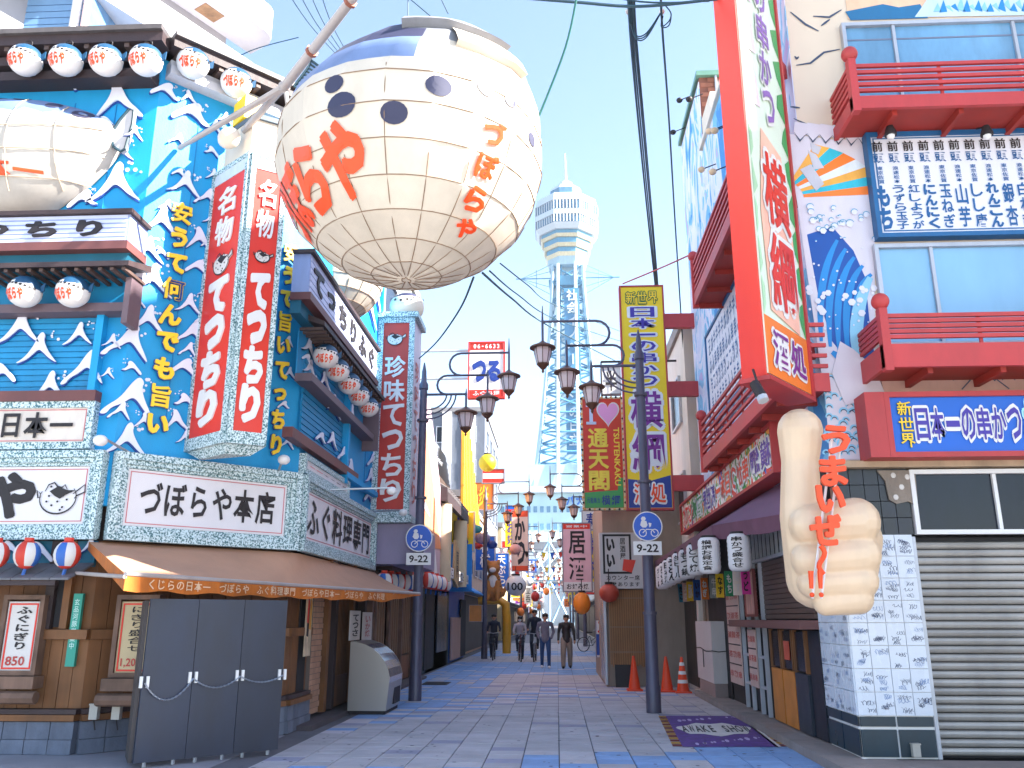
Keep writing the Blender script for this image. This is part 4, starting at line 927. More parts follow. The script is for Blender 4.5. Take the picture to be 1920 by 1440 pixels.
# --- striped paper lanterns ---
RW = M('lantern_red', '#cf3b2a', .5); BW = M('lantern_blue', '#3265b4', .5)
def striped(c, r, label, alt=0, grp='striped paper lanterns'):
    t = thing('striped_lantern', label, 'lantern', Vector(c)-Vector((0, 0, r)), grp); c = Vector(c)
    o = MB().ball(c, r, 16, 10, 0, (1, 1, 1.12)).build('shade', [offw, RW, BW], t, smooth='all')
    for p in o.data.polygons:
        v = p.center+wloc(o)-c; a = int((math.atan2(v.y, v.x)+math.pi+.35)/(2*math.pi)*8)
        p.material_index = 0 if a % 2 else (2 if (a//2+alt) % 2 else 1)
        if abs(v.z) > r*.85: p.material_index = 1
    MB().tube([c-Vector((0, 0, r*1.1)), c-Vector((.02, 0, r*1.75))], .02, 5).build('tassel', BW, t); MB().lathe(c+Vector((0, 0, r*1.05)), [(r*.35, 0), (r*.35, .04)], 10).build('cap', RW, t)
    return t
for i, px in enumerate((-8, 51, 126)):
    u, z = FA.q(px, 1040, .4); striped(FA.p(u, z, .4), .155, ('cut off red and white', 'red white and blue', 'red and white')[i]+' striped lantern '+('at the left picture edge', 'left of the pair under the fascia', 'right of the pair under the fascia')[i], i)
for i in range(10):
    q = atX(720+i*12.5, 1092, -3.55) if i < 5 else atX(800+(i-5)*9, 1088+(i-5)*2, -3.3)
    striped(q, .19, ['nearest', 'second', 'third', 'fourth', 'fifth', 'sixth', 'seventh', 'eighth', 'ninth', 'farthest'][i]+' of ten striped lanterns in the row by the left lamp post', i, 'row of striped lanterns beyond the restaurant')
# ================= RIGHT: CORNER EATERY =================
def ramp_mat(name, stops, scale=1.0, dist=4, rough=.6, warp=1.0, zs=1.0):
    m = bpy.data.materials.new(name); m.use_nodes = True; n = m.node_tree.nodes; l = m.node_tree.links; b = n['Principled BSDF']; b.inputs['Roughness'].default_value = rough
    g_ = n.new('ShaderNodeNewGeometry'); mp = n.new('ShaderNodeMapping'); mp.inputs['Scale'].default_value = (1, 1, zs); l.new(g_.outputs['Position'], mp.inputs[0])
    t_ = n.new('ShaderNodeTexNoise'); t_.inputs['Scale'].default_value = scale; t_.inputs['Detail'].default_value = 3; t_.inputs['Distortion'].default_value = warp; l.new(mp.outputs[0], t_.inputs[0])
    r_ = n.new('ShaderNodeValToRGB'); r_.color_ramp.interpolation = 'CONSTANT' if dist else 'LINEAR'; e = r_.color_ramp.elements
    e[0].position = 0; e[0].color = (*lin(stops[0][1]), 1); e[1].position = stops[1][0]; e[1].color = (*lin(stops[1][1]), 1)
    for p_, c_ in stops[2:]:
        k = e.new(p_); k.color = (*lin(c_), 1)
    l.new(t_.outputs[0], r_.inputs[0]); l.new(r_.outputs[0], b.inputs['Base Color']); MATS[name] = m; return m
mural = ramp_mat('mural_side', [(0, '#2f86c8'), (.38, '#6fb4dd'), (.45, '#cfd3ec'), (.53, '#dcdced'), (.60, '#8fc3e4'), (.66, '#b9a7d6')], 1.1, 1, zs=.45, warp=1.6)
mcream = M('mural_cream', '#dccbb8', .65, var=.07, vs=1)
mpale = M('mural_pale_lilac', '#d5d0dc', .65, var=.06)
wb1 = M('mural_deep_blue', '#1551a6', .6, var=.08); wb2 = M('mural_mid_blue', '#2288d0', .6, var=.08); wb3 = M('mural_light_blue', '#8cc8e6', .6, var=.08)
FR = Face((3.25, 10.0), (1, 0)); FS = Face((3.25, 10.0), (0, 1)); FS.n = Vector((-1, 0, 0))
def srt(rc): return (min(rc[0], rc[1]), max(rc[0], rc[1]), min(rc[2], rc[3]), max(rc[2], rc[3]))
E_ = thing('corner_eatery', 'tall corner eatery with painted wave mural, red balconies, tiled pillar and steel shutter', 'building', (6, 12, 0))
zB = FR.q(1740, 868)[1]     # beam level above the ground floor
MB().wbox(3.25, 12.5, 10.0, 16.2, zB, 11.2).build('wall', [mcream], E_)
MB().box(FS, 0.0, 6.2, zB, 11.2, .002, .012).build('side_mural', mural, E_)
MB().wbox(3.27, 12.5, 10.4, 19.0, .0, zB-.005).build('lower_wall', M('lower_wall_dark', '#2a272c', .7, var=.3), E_)
MB().box(FS, -.05, 6.3, 11.2, 11.3, -9.3, .08).build('roof_coping', cream, E_)
MB().box(FS, 5.2, 6.19, 11.3, 11.9, -1.5, .0).build('parapet', cream, E_)
# mural on the front
def fpoly(px, m, par=E_, F=FR, d=.004, name='painted_shape', t=.004):
    b = MB(); b.prism(F, [F.q(*q, d) for q in px], d, d+t); return b.build(name, m, par)
zM = FR.q(1600, 250)[1]
fpoly([(1476, 250), (1560, 262), (1640, 262), (1640, 700), (1540, 700)], mpale)
# generic rising sun rays
c0 = FR.q(1470, 372, .01)
cols = [orange, M('ray_white', '#dfe6ee', .6), M('ray_amber', '#f0ae4c', .6), M('ray_teal', '#2fb5cc', .6)]
for k in range(7):
    a0, a1 = math.radians(2+k*9.5), math.radians(2+(k+1)*9.5); L_ = 1.25
    MB().prism(FR, [(c0[0]+.25*math.cos(a0), c0[1]+.25*math.sin(a0)), (c0[0]+L_*math.cos(a0), c0[1]+L_*.66*math.sin(a0)), (c0[0]+L_*math.cos(a1), c0[1]+L_*.66*math.sin(a1)), (c0[0]+.25*math.cos(a1), c0[1]+.25*math.sin(a1))], .010, .013).build('painted_ray', cols[(k*3) % 4], E_)
# belly outline, belt scallops and ribbon
mb = MB()
for pts in ([(1482, 22), (1510, 45), (1535, 58)], [(1525, 30), (1555, 32), (1578, 18)], [(1493, 122), (1520, 118), (1545, 98), (1575, 92)], [(1482, 200), (1500, 202)], [(1488, 222), (1520, 236), (1560, 244), (1612, 246)], [(1540, 48), (1556, 36)], [(1490, 105), (1494, 110), (1498, 106)]):
    q = [FR.q(*p_, .01) for p_ in pts]; dn = []
    for i in range(len(q)-1):
        for s_ in range(5): dn.append((q[i][0]+(q[i+1][0]-q[i][0])*s_/5, q[i][1]+(q[i+1][1]-q[i][1])*s_/5))
    mb.ribbon(FR, dn+[q[-1]], .03, .008)
mb.build('brush_outline', M('mural_ink', '#3a4a66', .6), E_, kind='stuff', fix=False)
for k in range(6):
    x_ = 1490+k*24; fpoly([(x_, 228+k*2), (x_+24, 232+k*2), (x_+22, 252+k*2), (x_+10, 262+k*2), (x_-2, 250+k*2)], mpale, d=.016); fpoly([(x_-1, 248+k*2), (x_+10, 262+k*2), (x_+23, 250+k*2), (x_+10, 266+k*2)], M('mural_ink'), d=.0205)
for pts in ([(1520, 268), (1540, 276), (1534, 290), (1522, 284)], [(1515, 282), (1530, 290), (1545, 315), (1526, 318)], [(1500, 318), (1520, 308), (1545, 345), (1530, 358)]): fpoly(pts, M('ribbon_grey', '#bfbfcb', .6), d=.016)
# generic blue breakers: curved ribs, foam blobs and dots
rnd = random.Random(5)
def curve_band(p0, p1, p2, w_, m, d, n_=10):
    q0, q1, q2 = [Vector(FR.q(*p_, d)) for p_ in (p0, p1, p2)]; pts = [q0*(1-s_)**2+q1*2*s_*(1-s_)+q2*s_*s_ for s_ in [k/n_ for k in range(n_+1)]]
    MB().ribbon(FR, pts, w_, d).build('painted_wave', m, E_, fix=False)
fpoly([(1513, 440), (1560, 425), (1600, 470), (1622, 520), (1634, 640), (1655, 725), (1600, 690), (1560, 640), (1535, 560)], wb1, d=.006)
for k in range(5): curve_band((1540+k*17, 640+k*10), (1530+k*15, 520+k*6), (1570+k*16, 450+k*16), .09, wb2, .011+.001*k)
curve_band((1615, 700), (1590, 600), (1632, 520), .16, wb3, .017); curve_band((1560, 660), (1590, 680), (1640, 730), .12, wb2, .018)
foam = MB(); ink = MB()
for k in range(90):
    px = rnd.uniform(1515, 1640); py = rnd.choice((rnd.gauss(420, 22), rnd.gauss(565, 20), rnd.gauss(560, 70)))
    if not 378 < py < 700: continue
    u, z = FR.q(px, py); r_ = rnd.uniform(.012, .05) if py < 450 or 540 < py < 590 else rnd.uniform(.008, .018)
    foam.prism(FR, [(u+r_*math.cos(a), z+r_*math.sin(a)) for a in range(6)], .020+.0001*k, .0235+.0001*k)
    if py < 460: ink.ribbon(FR, [(u+r_*1.1*math.cos(a), z+r_*1.1*math.sin(a)) for a in [.3, .9, 1.5, 2.1, 2.7, 3.3]], .01, .034)
foam.build('foam_dot', wavew, E_, kind='stuff'); ink.build('foam_outline', M('foam_ink', '#3c9cc0', .6), E_, kind='stuff', fix=False)
# small curl pattern lower down
fpoly([(1545, 705), (1640, 700), (1648, 862), (1556, 862)], mpale, d=.006)
mb = MB(); mb2 = MB()
for k in range(60):
    px = rnd.uniform(1545, 1640); py = rnd.uniform(700, 855); u, z = FR.q(px, py); r_ = rnd.uniform(.03, .06)
    mb.ribbon(FR, [(u+r_*math.cos(a), z+r_*math.sin(a)) for a in [x*.45-.2 for x in range(9)]], .03, .014+.00002*k)
    mb2.ribbon(FR, [(u+r_*.7*math.cos(a), z+r_*.7*math.sin(a)) for a in [x*.5 for x in range(7)]], .012, .017+.00002*k)
mb.build('curl_light', wb3, E_, kind='stuff', fix=False); mb2.build('curl_dark', M('mural_ink'), E_, kind='stuff', fix=False)
fpoly([(1575, 640), (1600, 655), (1640, 690), (1660, 740), (1585, 760), (1560, 700)], mpale, d=.022)
fpoly([(1640, 690), (1960, 680), (1960, 735), (1650, 738)], M('mural_rose', '#cfa99c', .6), d=.006)
mb = MB()
for k in range(22):
    px = 1690+k*11; u, z = FR.q(px, 700+rnd.uniform(-6, 10)); mb.ribbon(FR, [(u+.05*s_, z+.04*math.sin(s_*2.2+k)) for s_ in range(4)], .02, .014)
u, z = FR.q(1838, 700); mb.ribbon(FR, [(u-.25, z-.2), (u, z+.05), (u+.03, z+.05), (u+.3, z-.2)], .015, .014, taper=False)
mb.build('brush_outline', M('mural_ink'), E_, kind='stuff', fix=False)
# top mural band above the first window
fpoly([(1578, -60), (1960, -60), (1960, 28), (1590, 36)], M('mural_peach', '#e6bfa0', .6), d=.006)
fpoly([(1585, 22), (1620, 15), (1655, 8), (1685, 14), (1725, 8), (1740, 34), (1595, 38)], M('mural_treeline', '#1f6a9a', .6), d=.012)
fpoly([(1715, 32), (1745, -10), (1960, -20), (1960, 28)], M('mural_pale_blue', '#c6dcf0', .6), d=.014)
for k in range(16): fpoly([(1750+k*11, 24+rnd.uniform(-20, 0)), (1758+k*11, 10-rnd.uniform(0, 18)), (1765+k*11, 22)], wb2 if k % 2 else wb3, d=.02)
# windows
def window(F, rc, par, muls, pane, frame=alu, d=.0, hmul=()):
    u0, u1, z0, z1 = srt(rc); w_ = MB().frame(F, u0, u1, z0, z1, .05, d+.005, d+.09).build('window', frame, par)
    us = [u0+.05]+[u0+(u1-u0)*m_ for m_ in muls]+[u1-.05]
    MB().box(F, u0+.05, u1-.05, z0+.05, z1-.05, d+.003, d+.012).build('pane_backing', dark, w_)
    for a, b_ in zip(us, us[1:]):
        MB().box(F, a+.004, b_-.004, z0+.052, z1-.052, d+.025, d+.035).build('pane', pane, w_)
        if b_ < u1-.06: MB().box(F, b_-.02, b_+.02, z0+.052, z1-.052, d+.036, d+.075).build('mullion', frame, w_)
    for h in hmul: MB().box(F, u0+.05, u1-.05, z0+(z1-z0)*h-.02, z0+(z1-z0)*h+.02, d+.036, d+.08).build('transom', frame, w_)
    return w_
gl2 = M('window_sky_reflection', '#6fa6cf', .1, var=.5, vs=.7, spec=1.0)  # sky reflection and its patches painted into the pane colour
q = srt(FR.r(1583, 2080, 42, 218)); window(FR, q, E_, (.2, .66), gl2)
for j_ in (.2, .82): MB().box(FR, q[0]+.07, q[1]-.07, q[2]+(q[3]-q[2])*j_, q[2]+(q[3]-q[2])*j_+.025, .0355, .04).build('blind_rail', M('blind_rail_grey', '#6a7690', .5), E_)
q = srt(FR.r(1645, 2080, 458, 650)); window(FR, q, E_, (.25, .8), M('window_glass_pale', '#7fb2d8', .12, var=.15, vs=1, spec=1.0))
# balconies
def balcony(F, u0, u1, z0, dep, label, fh=.26, rh=.62, nr=5, near0=True):
    t = thing('balcony', label, 'balcony', F.p((u0+u1)/2, z0, 0))
    MB().box(F, u0+.06, u1-.06, z0+.04, z0+.1, .0, dep-.06).build('floor', M('balcony_soffit', '#9c2b22', .6, var=.2), t)
    MB().box(F, u0+.05, u1-.05, z0, z0+fh, dep-.058, dep).build('fascia', redl, t)
    for u in (u0, u1-.05): MB().box(F, u, u+.05, z0, z0+fh, .0, dep).build('fascia', redl, t)
    k = u0+.5
    while k < u1: MB().box(F, k, k+.06, z0-.05, z0+.038, .0, dep-.1).build('joist', M('balcony_soffit'), t); k += .8
    for j in range(nr):
        z = z0+fh+.05+(rh-.1)*j/(nr-1)+.02
        MB().box(F, u0+.05, u1-.05, z, z+.045, dep-.05, dep-.01).build('rail', redl, t)
        for u in (u0+.005, u1-.045): MB().box(F, u, u+.04, z, z+.045, .0, dep-.055).build('rail', redl, t)
    k = u0+1.1
    while k < u1-.4: MB().box(F, k, k+.035, z0+fh, z0+fh+rh-.02, dep-.075, dep-.051).build('baluster', redl, t); k += 1.1
    for u in (u0, u1-.09):
        MB().box(F, u, u+.09, z0-.04, z0+fh+rh+.08, dep-.09, dep+.02).build('post', redl, t); MB().ball(F.p(u+.045, z0+fh+rh+.17, dep-.035), .1, 14, 10).build('ball_finial', redl, t, smooth='all')
    return t
dpb = .75
a = FR.q(1600, 203, dpb); b_ = FR.q(1600, 95, dpb); balcony(FR, a[0], a[0]+4.4, a[1]+.0, dpb, 'upper red balcony with ball finial on the front of the mural wall', .17, (b_[1]-a[1])-.17-.2)
a = FR.q(1660, 688, dpb); b_ = FR.q(1665, 548, dpb); balcony(FR, a[0], a[0]+4.0, a[1], dpb, 'lower red balcony above the long blue sign on the front wall', .27, (b_[1]-a[1])-.27-.27)
dps = .6
def sidebalc(pf, pn, pt, lab):
    f = FS.q(*pf, dps); n_ = FS.q(*pn, dps); tt = FS.q(*pt, dps)
    balcony(FS, n_[0], f[0], (f[1]+n_[1])/2, dps, lab, .22, .62)
sidebalc((1300, 562), (1400, 370), (1300, 500), 'upper red balcony receding along the lane wall left of the tall red sign')
sidebalc((1316, 875), (1462, 745), (1316, 800), 'lower red balcony receding along the lane wall above the colourful signboard')
# menu signboard on the front
q = srt(FR.r(1634, 2030, 243, 441, .15)); u0, u1, z0, z1 = q
t = thing('menu_signboard', 'white menu signboard with blue vertical characters between the two red balconies', 'sign', FR.p((u0+u1)/2, z0, 0))
MB().box(FR, u0+.05, u1-.05, z0+.05, z1-.05, .013, .12).build('panel', M('board_white', '#dcdde8', .5, var=.04), t); MB().frame(FR, u0, u1, z0, z1, .055, .013, .16).build('frame', M('frame_blue', '#1a6096', .5), t)
MB().frame(FR, u0+.09, u1-.09, z0+.09, z1-.07, .015, .121, .126).build('inner_line', M('frame_blue'), t)
cols_ = ['もち', 'うずら玉子', '紅しょうが', 'にんにく', '玉ねぎ', '山芋', 'しし唐', 'れんこん', '銀杏', '白ねぎ', 'なす', 'かぼちゃ', '椎茸']
pxs = [1653+29.3*i for i in range(13)]; mid = (z0+z1)/2; H_ = z1-z0-.22; sb = M('brush_blue', '#155a94', .5, var=.05)
mbk = MB(); mbb = MB()
for i, s_ in enumerate(cols_):
    u = FR.q(pxs[i], 340, .13)[0]; zt_ = z1-.1
    letters(mbk, FR, '前', (u-.075, u+.075, zt_-H_*.14, zt_-.01), 'h', .127, .006, .05, fit=True)
    letters(mbb, FR, '頭', (u-.075, u+.075, zt_-H_*.27, zt_-H_*.15), 'h', .127, .006, .04, fit=True)
    letters(mbb, FR, ('東京佐賀', '浪速松本')[i % 2], (u-.04, u+.04, zt_-H_*.50, zt_-H_*.30), 'v', .127, .006, .03)
    letters(mbb, FR, s_, (u-.08, u+.08, z0+.11, zt_-H_*.51), 'v', .127, .006, .045, fit=True)
mbk.build('lettering', blk, t, fix=False); mbb.build('lettering', sb, t, fix=False)
for px, l in ((1668, 'left'), (1848, 'right')):
    p_ = FR.p(*FR.q(px, 238, .4), .4); tt = thing('flood_lamp', 'small black flood lamp under the upper balcony, '+l+' of two over the menu signboard', 'lamp', p_)
    MB().tube([p_+Vector((0, .2, .1)), p_], .012, 5).build('arm', blk, tt); MB().lathe(p_-Vector((0, 0, .12)), [(.075, 0), (.075, .03), (.04, .13)], 10).build('shade', blk, tt, smooth=True); MB().ball(p_-Vector((0, 0, .13)), .05, 8, 6).build('bulb', white, tt, smooth='all')
# long blue sign with red frame
q = srt(FR.r(1662, 2040, 733, 856, .35)); u0, u1, z0, z1 = q
t = thing('long_sign', 'long blue sign with purple characters outlined white in a red frame above the shutter', 'sign', FR.p((u0+u1)/2, z0, 0))
MB().box(FR, u0+.05, u1, z0+.03, z1-.03, .02, .33).build('panel', dblue, t); MB().frame(FR, u0, u1, z0, z1, .06, .02, .37).build('frame', redl, t)
MB().prism(WF, [(0, 0)]*0 or [(u0+3.25-.002, z0), (u0+3.25-.002, z1), (u0+3.25-.22, z1+.0), (u0+3.25-.22, z0)], -9.98, -9.63).build('side_wing', redl, t)
u = FR.q(1698, 793, .34)[0]; text(FR, '新世界', (u-.09, u+.09, z0+.10, z1-.1), yellow, t, 'v', .336, .01, .03, outline=M('outline_green', '#1f6a3c', .5), ooff=.08, fit=True)
text(FR, '日本一の串かつ', (FR.q(1714, 793, .34)[0], FR.q(1916, 793, .34)[0], z0+.17, z1-.17), violet, t, 'h', .336, .01, .045, outline=white, ooff=.12, fit=True)
text(FR, '横綱', (FR.q(1918, 793, .34)[0], FR.q(2020, 793, .34)[0], z0+.1, z1-.1), redp, t, 'h', .336, .01, .05, outline=M('outline_cyan', '#a5e6f0', .5), ooff=.12, fit=True)
# beam, dark tiled wall, windows
zb1 = FR.q(1740, 866)[1]; zb0 = FR.q(1740, 878)[1]
MB().box(FR, -.15, 6, zb0, zb1, -.1, .12).build('beam', M('beam_beige', '#b39a80', .7, var=.3), E_)
zw = FR.q(1740, 1002)[1]; zs_ = FR.q(1740, 1006)[1]
uc = FR.q(1706, 940)[0]; up_ = FR.q(1737, 1230)[0]
dt = M('dark_tile', '#1d2230', .3, var=.5, vs=8)
for i in range(5):
    for j in range(4): MB().box(FR, -.0+uc*i/5+.004, uc*(i+1)/5-.004, zw+(zb0-zw)*j/4+.004, zw+(zb0-zw)*(j+1)/4-.004, -.2, .0+rnd.uniform(0, .004)).build('wall_tile', dt, E_)
pt_ = FR.r(1664, 1716, 882, 945, .02); pt_ = srt(pt_)
MB().prism(FR, [(pt_[0], pt_[2]+.05), (pt_[0]+.08, pt_[2]), (pt_[1]-.1, pt_[2]+.03), (pt_[1], pt_[2]-.03), (pt_[1]+.02, pt_[3]), (pt_[0]-.1, pt_[3]), (pt_[0]-.02, pt_[3]-.12)], .006, .03).build('broken_patch', M('bare_concrete', '#8e8176', .9, var=.3, bump=.6, bs=30), E_)
for a, b_ in ((.25, .85), (.75, .8), (.5, .5), (.25, .2)): MB().ball(FR.p(pt_[0]+(pt_[1]-pt_[0])*a, pt_[2]+(pt_[3]-pt_[2])*b_, .025), .035, 8, 5, 0, (1, .4, 1)).build('mortar_dab', offw, E_)
rcw = (uc+.02, 4.6, zw, zb0-.02); w_ = window(FR, rcw, E_, (.255, .51, .77), glassd, white, -.05)
# tiled pillar with autographs
tw = M('autograph_tile', '#cfd6e2', .25, var=.06); tink = M('pen_ink', '#4d5672', .5); tink2 = M('pen_ink_light', '#7f95bf', .5)
zt0 = FR.q(1665, 1342)[1]
nrow = 8; nc = 4; hh_ = (zw-zt0)/nrow
def tile(F, a, b_, c_, d_, dd):
    mb = MB(); mb.box(F, a+.003, b_-.003, c_+.003, d_-.003, dd-.02, dd)
    for s_ in range(rnd.choice((3, 4, 5))):
        x_ = rnd.uniform(a+.03, b_-.09); y_ = rnd.uniform(c_+.03, d_-.05); pts = []; n_ = rnd.randint(9, 14); L_ = rnd.uniform(.06, min(.17, b_-a-.05)); ph = rnd.uniform(0, 6); fr = rnd.uniform(1.5, 3.2)
        for k in range(n_*2): pts.append((min(b_-.01, x_+L_*k/(n_*2)+.012*math.sin(k*fr*.5)), min(d_-.01, y_+.02*math.sin(k*fr*.45+ph)+.008*math.cos(k*.9))))
        mb.ribbon(F, pts, rnd.uniform(.003, .006), dd+.0008+.0003*s_, rnd.choice((1, 1, 2)), taper=False)
    mb.build('autograph_tile', [tw, tink, tink2], E_, fix=False)
PD = 1.1
for r_ in range(nrow):
    for c_ in range(nc): tile(FR, up_*c_/nc, up_*(c_+1)/nc, zt0+hh_*r_, zt0+hh_*(r_+1), .012)
    for c_ in range(3): tile(FS, PD*c_/3, PD*(c_+1)/3, zt0+hh_*r_, zt0+hh_*(r_+1), .012)
bt_ = M('base_tile_teal', '#12303f', .3, var=.25, vs=3)
for F, W_, nn_ in ((FR, up_, 2), (FS, PD, 2)):
    for c_ in range(nn_):
        MB().box(F, W_*c_/nn_+.012, W_*(c_+1)/nn_-.012, zt0-.11, zt0-.01, -.01, .008).build('base_tile', bt_, E_); MB().box(F, W_*c_/nn_+.012, W_*(c_+1)/nn_-.012, .12, zt0-.14, -.01, .008).build('base_tile', bt_, E_)
    MB().box(F, 0, W_, .1, zw, -.05, -.012).build('grout', white, E_)
mb = MB().wbox(3.27, 3.25+up_-.02, 10.03, 11.08, .1, zw); mb.build('pillar_core', white, E_)
u, z = FR.q(1718, 1408, .05); tt = thing('outlet_box', 'small grey outdoor socket on the dark base tiles of the pillar', 'outlet', FR.p(u, z-.05, .01)); MB().box(FR, u-.04, u+.04, z-.06, z+.06, .009, .07).build('box', M('plastic_grey'), tt); MB().box(FR, u-.045, u+.045, z+.062, z+.075, .009, .085).build('hood', M('plastic_grey'), tt)
# steel shutter
sh = M('shutter_steel', '#aaa5a0', .45, .25, var=.3, vs=1.2); shu = thing('roller_shutter', 'closed grey steel roller shutter right of the autographed pillar', 'shutter', FR.p(2.5, .1, -.1))
z = .12; k = 0
while z < zs_-.05:
    MB().prism(Face(FR.p(up_+.03, 0, -.12), FR.n), [(0, z+.004), (.022, z+.02), (.03, z+.045), (.022, z+.07), (0, z+.082)], -3.0, 0).build('slat', sh, shu); z += .088
MB().box(FR, up_, up_+.04, .1, zs_, -.16, .0).build('guide_rail', alu, shu); MB().box(FR, up_+.03, 5, .1, zs_, -.17, -.14).build('backing', M('dark_interior'), shu)
# ---- tall corner sign ----
E2 = atY(1436, 703, 8.75); E2 = Vector((E2.x, E2.y, 0)); z0 = FS.p(0, atY(1436, 703, 8.75).z, 0).z
dL = Vector((-.50, .866, 0)); dR = Vector((.60, .80, 0))
F1 = Face(E2, -dL); F1.u = -dL; F1.n = Vector((F1.u.y, -F1.u.x, 0)); F2 = Face(E2, dR)
w1 = -F1.q(1391, 710)[0]; w2 = F2.q(1521, 742)[0]; zt_ = 11.5
t = thing('tall_corner_sign', 'towering red cornered box sign with pale graphic face on brackets at the eatery corner', 'sign', E2+Vector((0, 0, z0)))
A_ = E2; B_ = E2+dL*w1; C_ = E2+dR*w2; D_ = C_+dL*w1
MB().add([tuple(v.xy)+(z_,) for z_ in (z0, zt_) for v in (A_, B_, D_, C_)], [(0, 1, 2, 3), (7, 6, 5, 4), (0, 1, 5, 4), (1, 2, 6, 5), (2, 3, 7, 6), (3, 0, 4, 7)]).build('box', redbox, t)
MB().box(F2, .03, w2-.05, z0+.03, zt_-.03, .002, .02).build('graphic_panel', M('panel_pale_green', '#dcead8', .4, var=.05), t); MB().box(F2, w2-.045, w2+.01, z0-.02, zt_, .0, .05).build('edge_strip', redl, t); MB().box(F2, -.01, w2+.01, z0-.05, z0-.002, -.3, .05).build('base_strip', redl, t)
zo = F2.q(1470, 612, .02)[1]
MB().box(F2, .03, w2-.05, z0+.03, zo, .021, .024).build('orange_foot', orange, t)
def blob(F, pts, d, m, par, name='printed_shape'): MB().prism(F, pts, d, d+.003).build(name, m, par)
hgt = zt_-zo
for k in range(14):
    zz = zo+hgt*k/14; blob(F2, [(w2-.06, zz), (w2-.06, zz+hgt/15), (w2-.06-rnd.uniform(.08, .22), zz+hgt/20), (w2-.06-rnd.uniform(.08, .25), zz+hgt/50)], .0245+.00001*k, green, t)
    if k < 12: blob(F2, [(.04, zz), (.04, zz+hgt/15), (.04+rnd.uniform(.03, .10), zz+hgt/20), (.04+rnd.uniform(.03, .12), zz+hgt/50)], .0265, M('sign_pale_mint', '#b4dcb4', .5), t)
blob(F2, [(w2*.18, zo+.1), (w2*.8, zo+.0), (w2*.86, zo+1.0), (w2*.74, zo+2.3), (w2*.3, zo+2.45), (w2*.14, zo+1.3)], .030, M('blush_print', '#f3b8a2', .5), t)
text(F2, '横綱', (w2*.2, w2*.82, zo+.12, zo+2.2), redp, t, 'v', .034, .01, .06, outline=white, ooff=.12, fit=True)
text(F2, '日本一の串かつ', (w2*.38, w2*.68, zo+2.6, zo+6.4), M('lettering_lilac_print', '#8b62b0', .5), t, 'v', .034, .006, .04, outline=white, ooff=.1, fit=True)
text(F2, '酒処', (w2*.12, w2*.88, z0+.12, zo-.1), purple, t, 'h', .026, .01, .05, outline=white, ooff=.11, fit=True)
for k in range(5): blob(F2, [(w2*.12, zo+2.7+k*.75), (w2*.34, zo+2.75+k*.75), (w2*.30, zo+3.15+k*.75), (w2*.16, zo+3.2+k*.75)], .0285, M('blush_pale', '#e9d6e6', .5), t)
for i, py in enumerate((648, 362, 118)):
    z_ = F2.q(1520-i*25, py)[1]; MB().box(F2, w2+.012, w2+.42, z_-.1, z_+.1, -.35, -.05).build('bracket', redl, t)
p_ = atY(1424, 735, 8.6); tt = thing('spot_lamp', 'black cylindrical spotlight under the foot of the tall corner sign', 'lamp', p_); MB().tube([p_+Vector((-.02, .1, .12)), p_+Vector((.02, 0, -.05))], .055, 8).build('barrel', blk, tt, smooth=True); MB().tube([p_+Vector((.02, 0, -.051)), p_+Vector((.03, -.02, -.1))], .06, 8).build('lens', alu, tt, smooth=True); MB().tube([p_+Vector((0, .05, .1)), p_+Vector((0, .2, .3))], .015, 5).build('arm', blk, tt)
# ---- side wall below: oblique signboard, awning, lanterns ----
a = FS.q(1452, 792, .3); b_ = FS.q(1452, 880, .3); c_ = FS.q(1270, 958, .3); zz0 = b_[1]-.0; zz1 = a[1]; uN = b_[0]; uF = min(c_[0], 10.2)
t = thing('lane_signboard', 'long colourful signboard with outlined characters receding above the plum awning', 'sign', FS.p((uN+uF)/2, zz0, 0))
MB().box(FS, uN, uF, zz0, zz1, .01, .28).build('panel', ramp_mat('collage_print', [(0, '#2f5cb0'), (.36, '#d9483a'), (.44, '#e7e2dc'), (.52, '#4c9a52'), (.58, '#f0a04a'), (.64, '#e9e0e6')], 2.4, 1, warp=.6), t)
MB().frame(FS, uN-.05, uF+.05, zz0-.05, zz1+.05, .05, .0, .33).build('frame', redl, t)
MB().box(FS, uN-.05, uF, zz0-.3, zz0-.055, .0, .1).build('soffit', brown, t)
for k, (s_, m_) in enumerate((('横綱', violet), ('串かつ', redp), ('日本一', orange_red), ('新世界', violet), ('酒処', green), ('どて焼', redp))):
    L_ = (uF-uN-.2)/6; text(FS if False else FS, s_, (uN+.1+L_*k, uN+.1+L_*(k+1)-.1, zz0+.08, zz1-.08), m_, t, 'h', .285, .01, .05, outline=white, ooff=.13, fit=True)
    o = t.children[-1]
    # reading direction: mirror inside the face so characters read from the lane
    cx = FS.p(uN+.1+L_*k+(L_-.1)/2, 0, 0)-wloc(t)
    for v in o.data.vertices: v.co.y = 2*cx.y-v.co.y
    o.data.flip_normals()
zA2 = 2.9
q0 = atZ(1228, 1052, zA2); q1 = atZ(1335, 985, zA2); q2 = atZ(1477, 962, zA2); q0 = Vector((q0.x, min(q0.y, 21.2), zA2))
b0 = FS.p(uF-.0, zA2+.55, .0); b1 = FS.p(3.2, zA2+.55, .0); b2 = FS.p(1.5, zA2+.55, .0)
t = thing('plum_awning', 'dark plum fabric awning over the lane side lanterns', 'awning', (q0+q2)/2)
mb = MB(); top_ = []; n_ = 20
for k in range(n_+1):
    s_ = k/n_; o_ = q0.lerp(q1, s_/.6) if s_ < .6 else q1.lerp(q2, (s_-.6)/.4); i_ = b0.lerp(b1, s_/.6) if s_ < .6 else b1.lerp(b2, (s_-.6)/.4)
    for j in range(4): top_.append(i_.lerp(o_, j/3)+Vector((0, 0, -.03*math.sin(math.pi*j/3))))
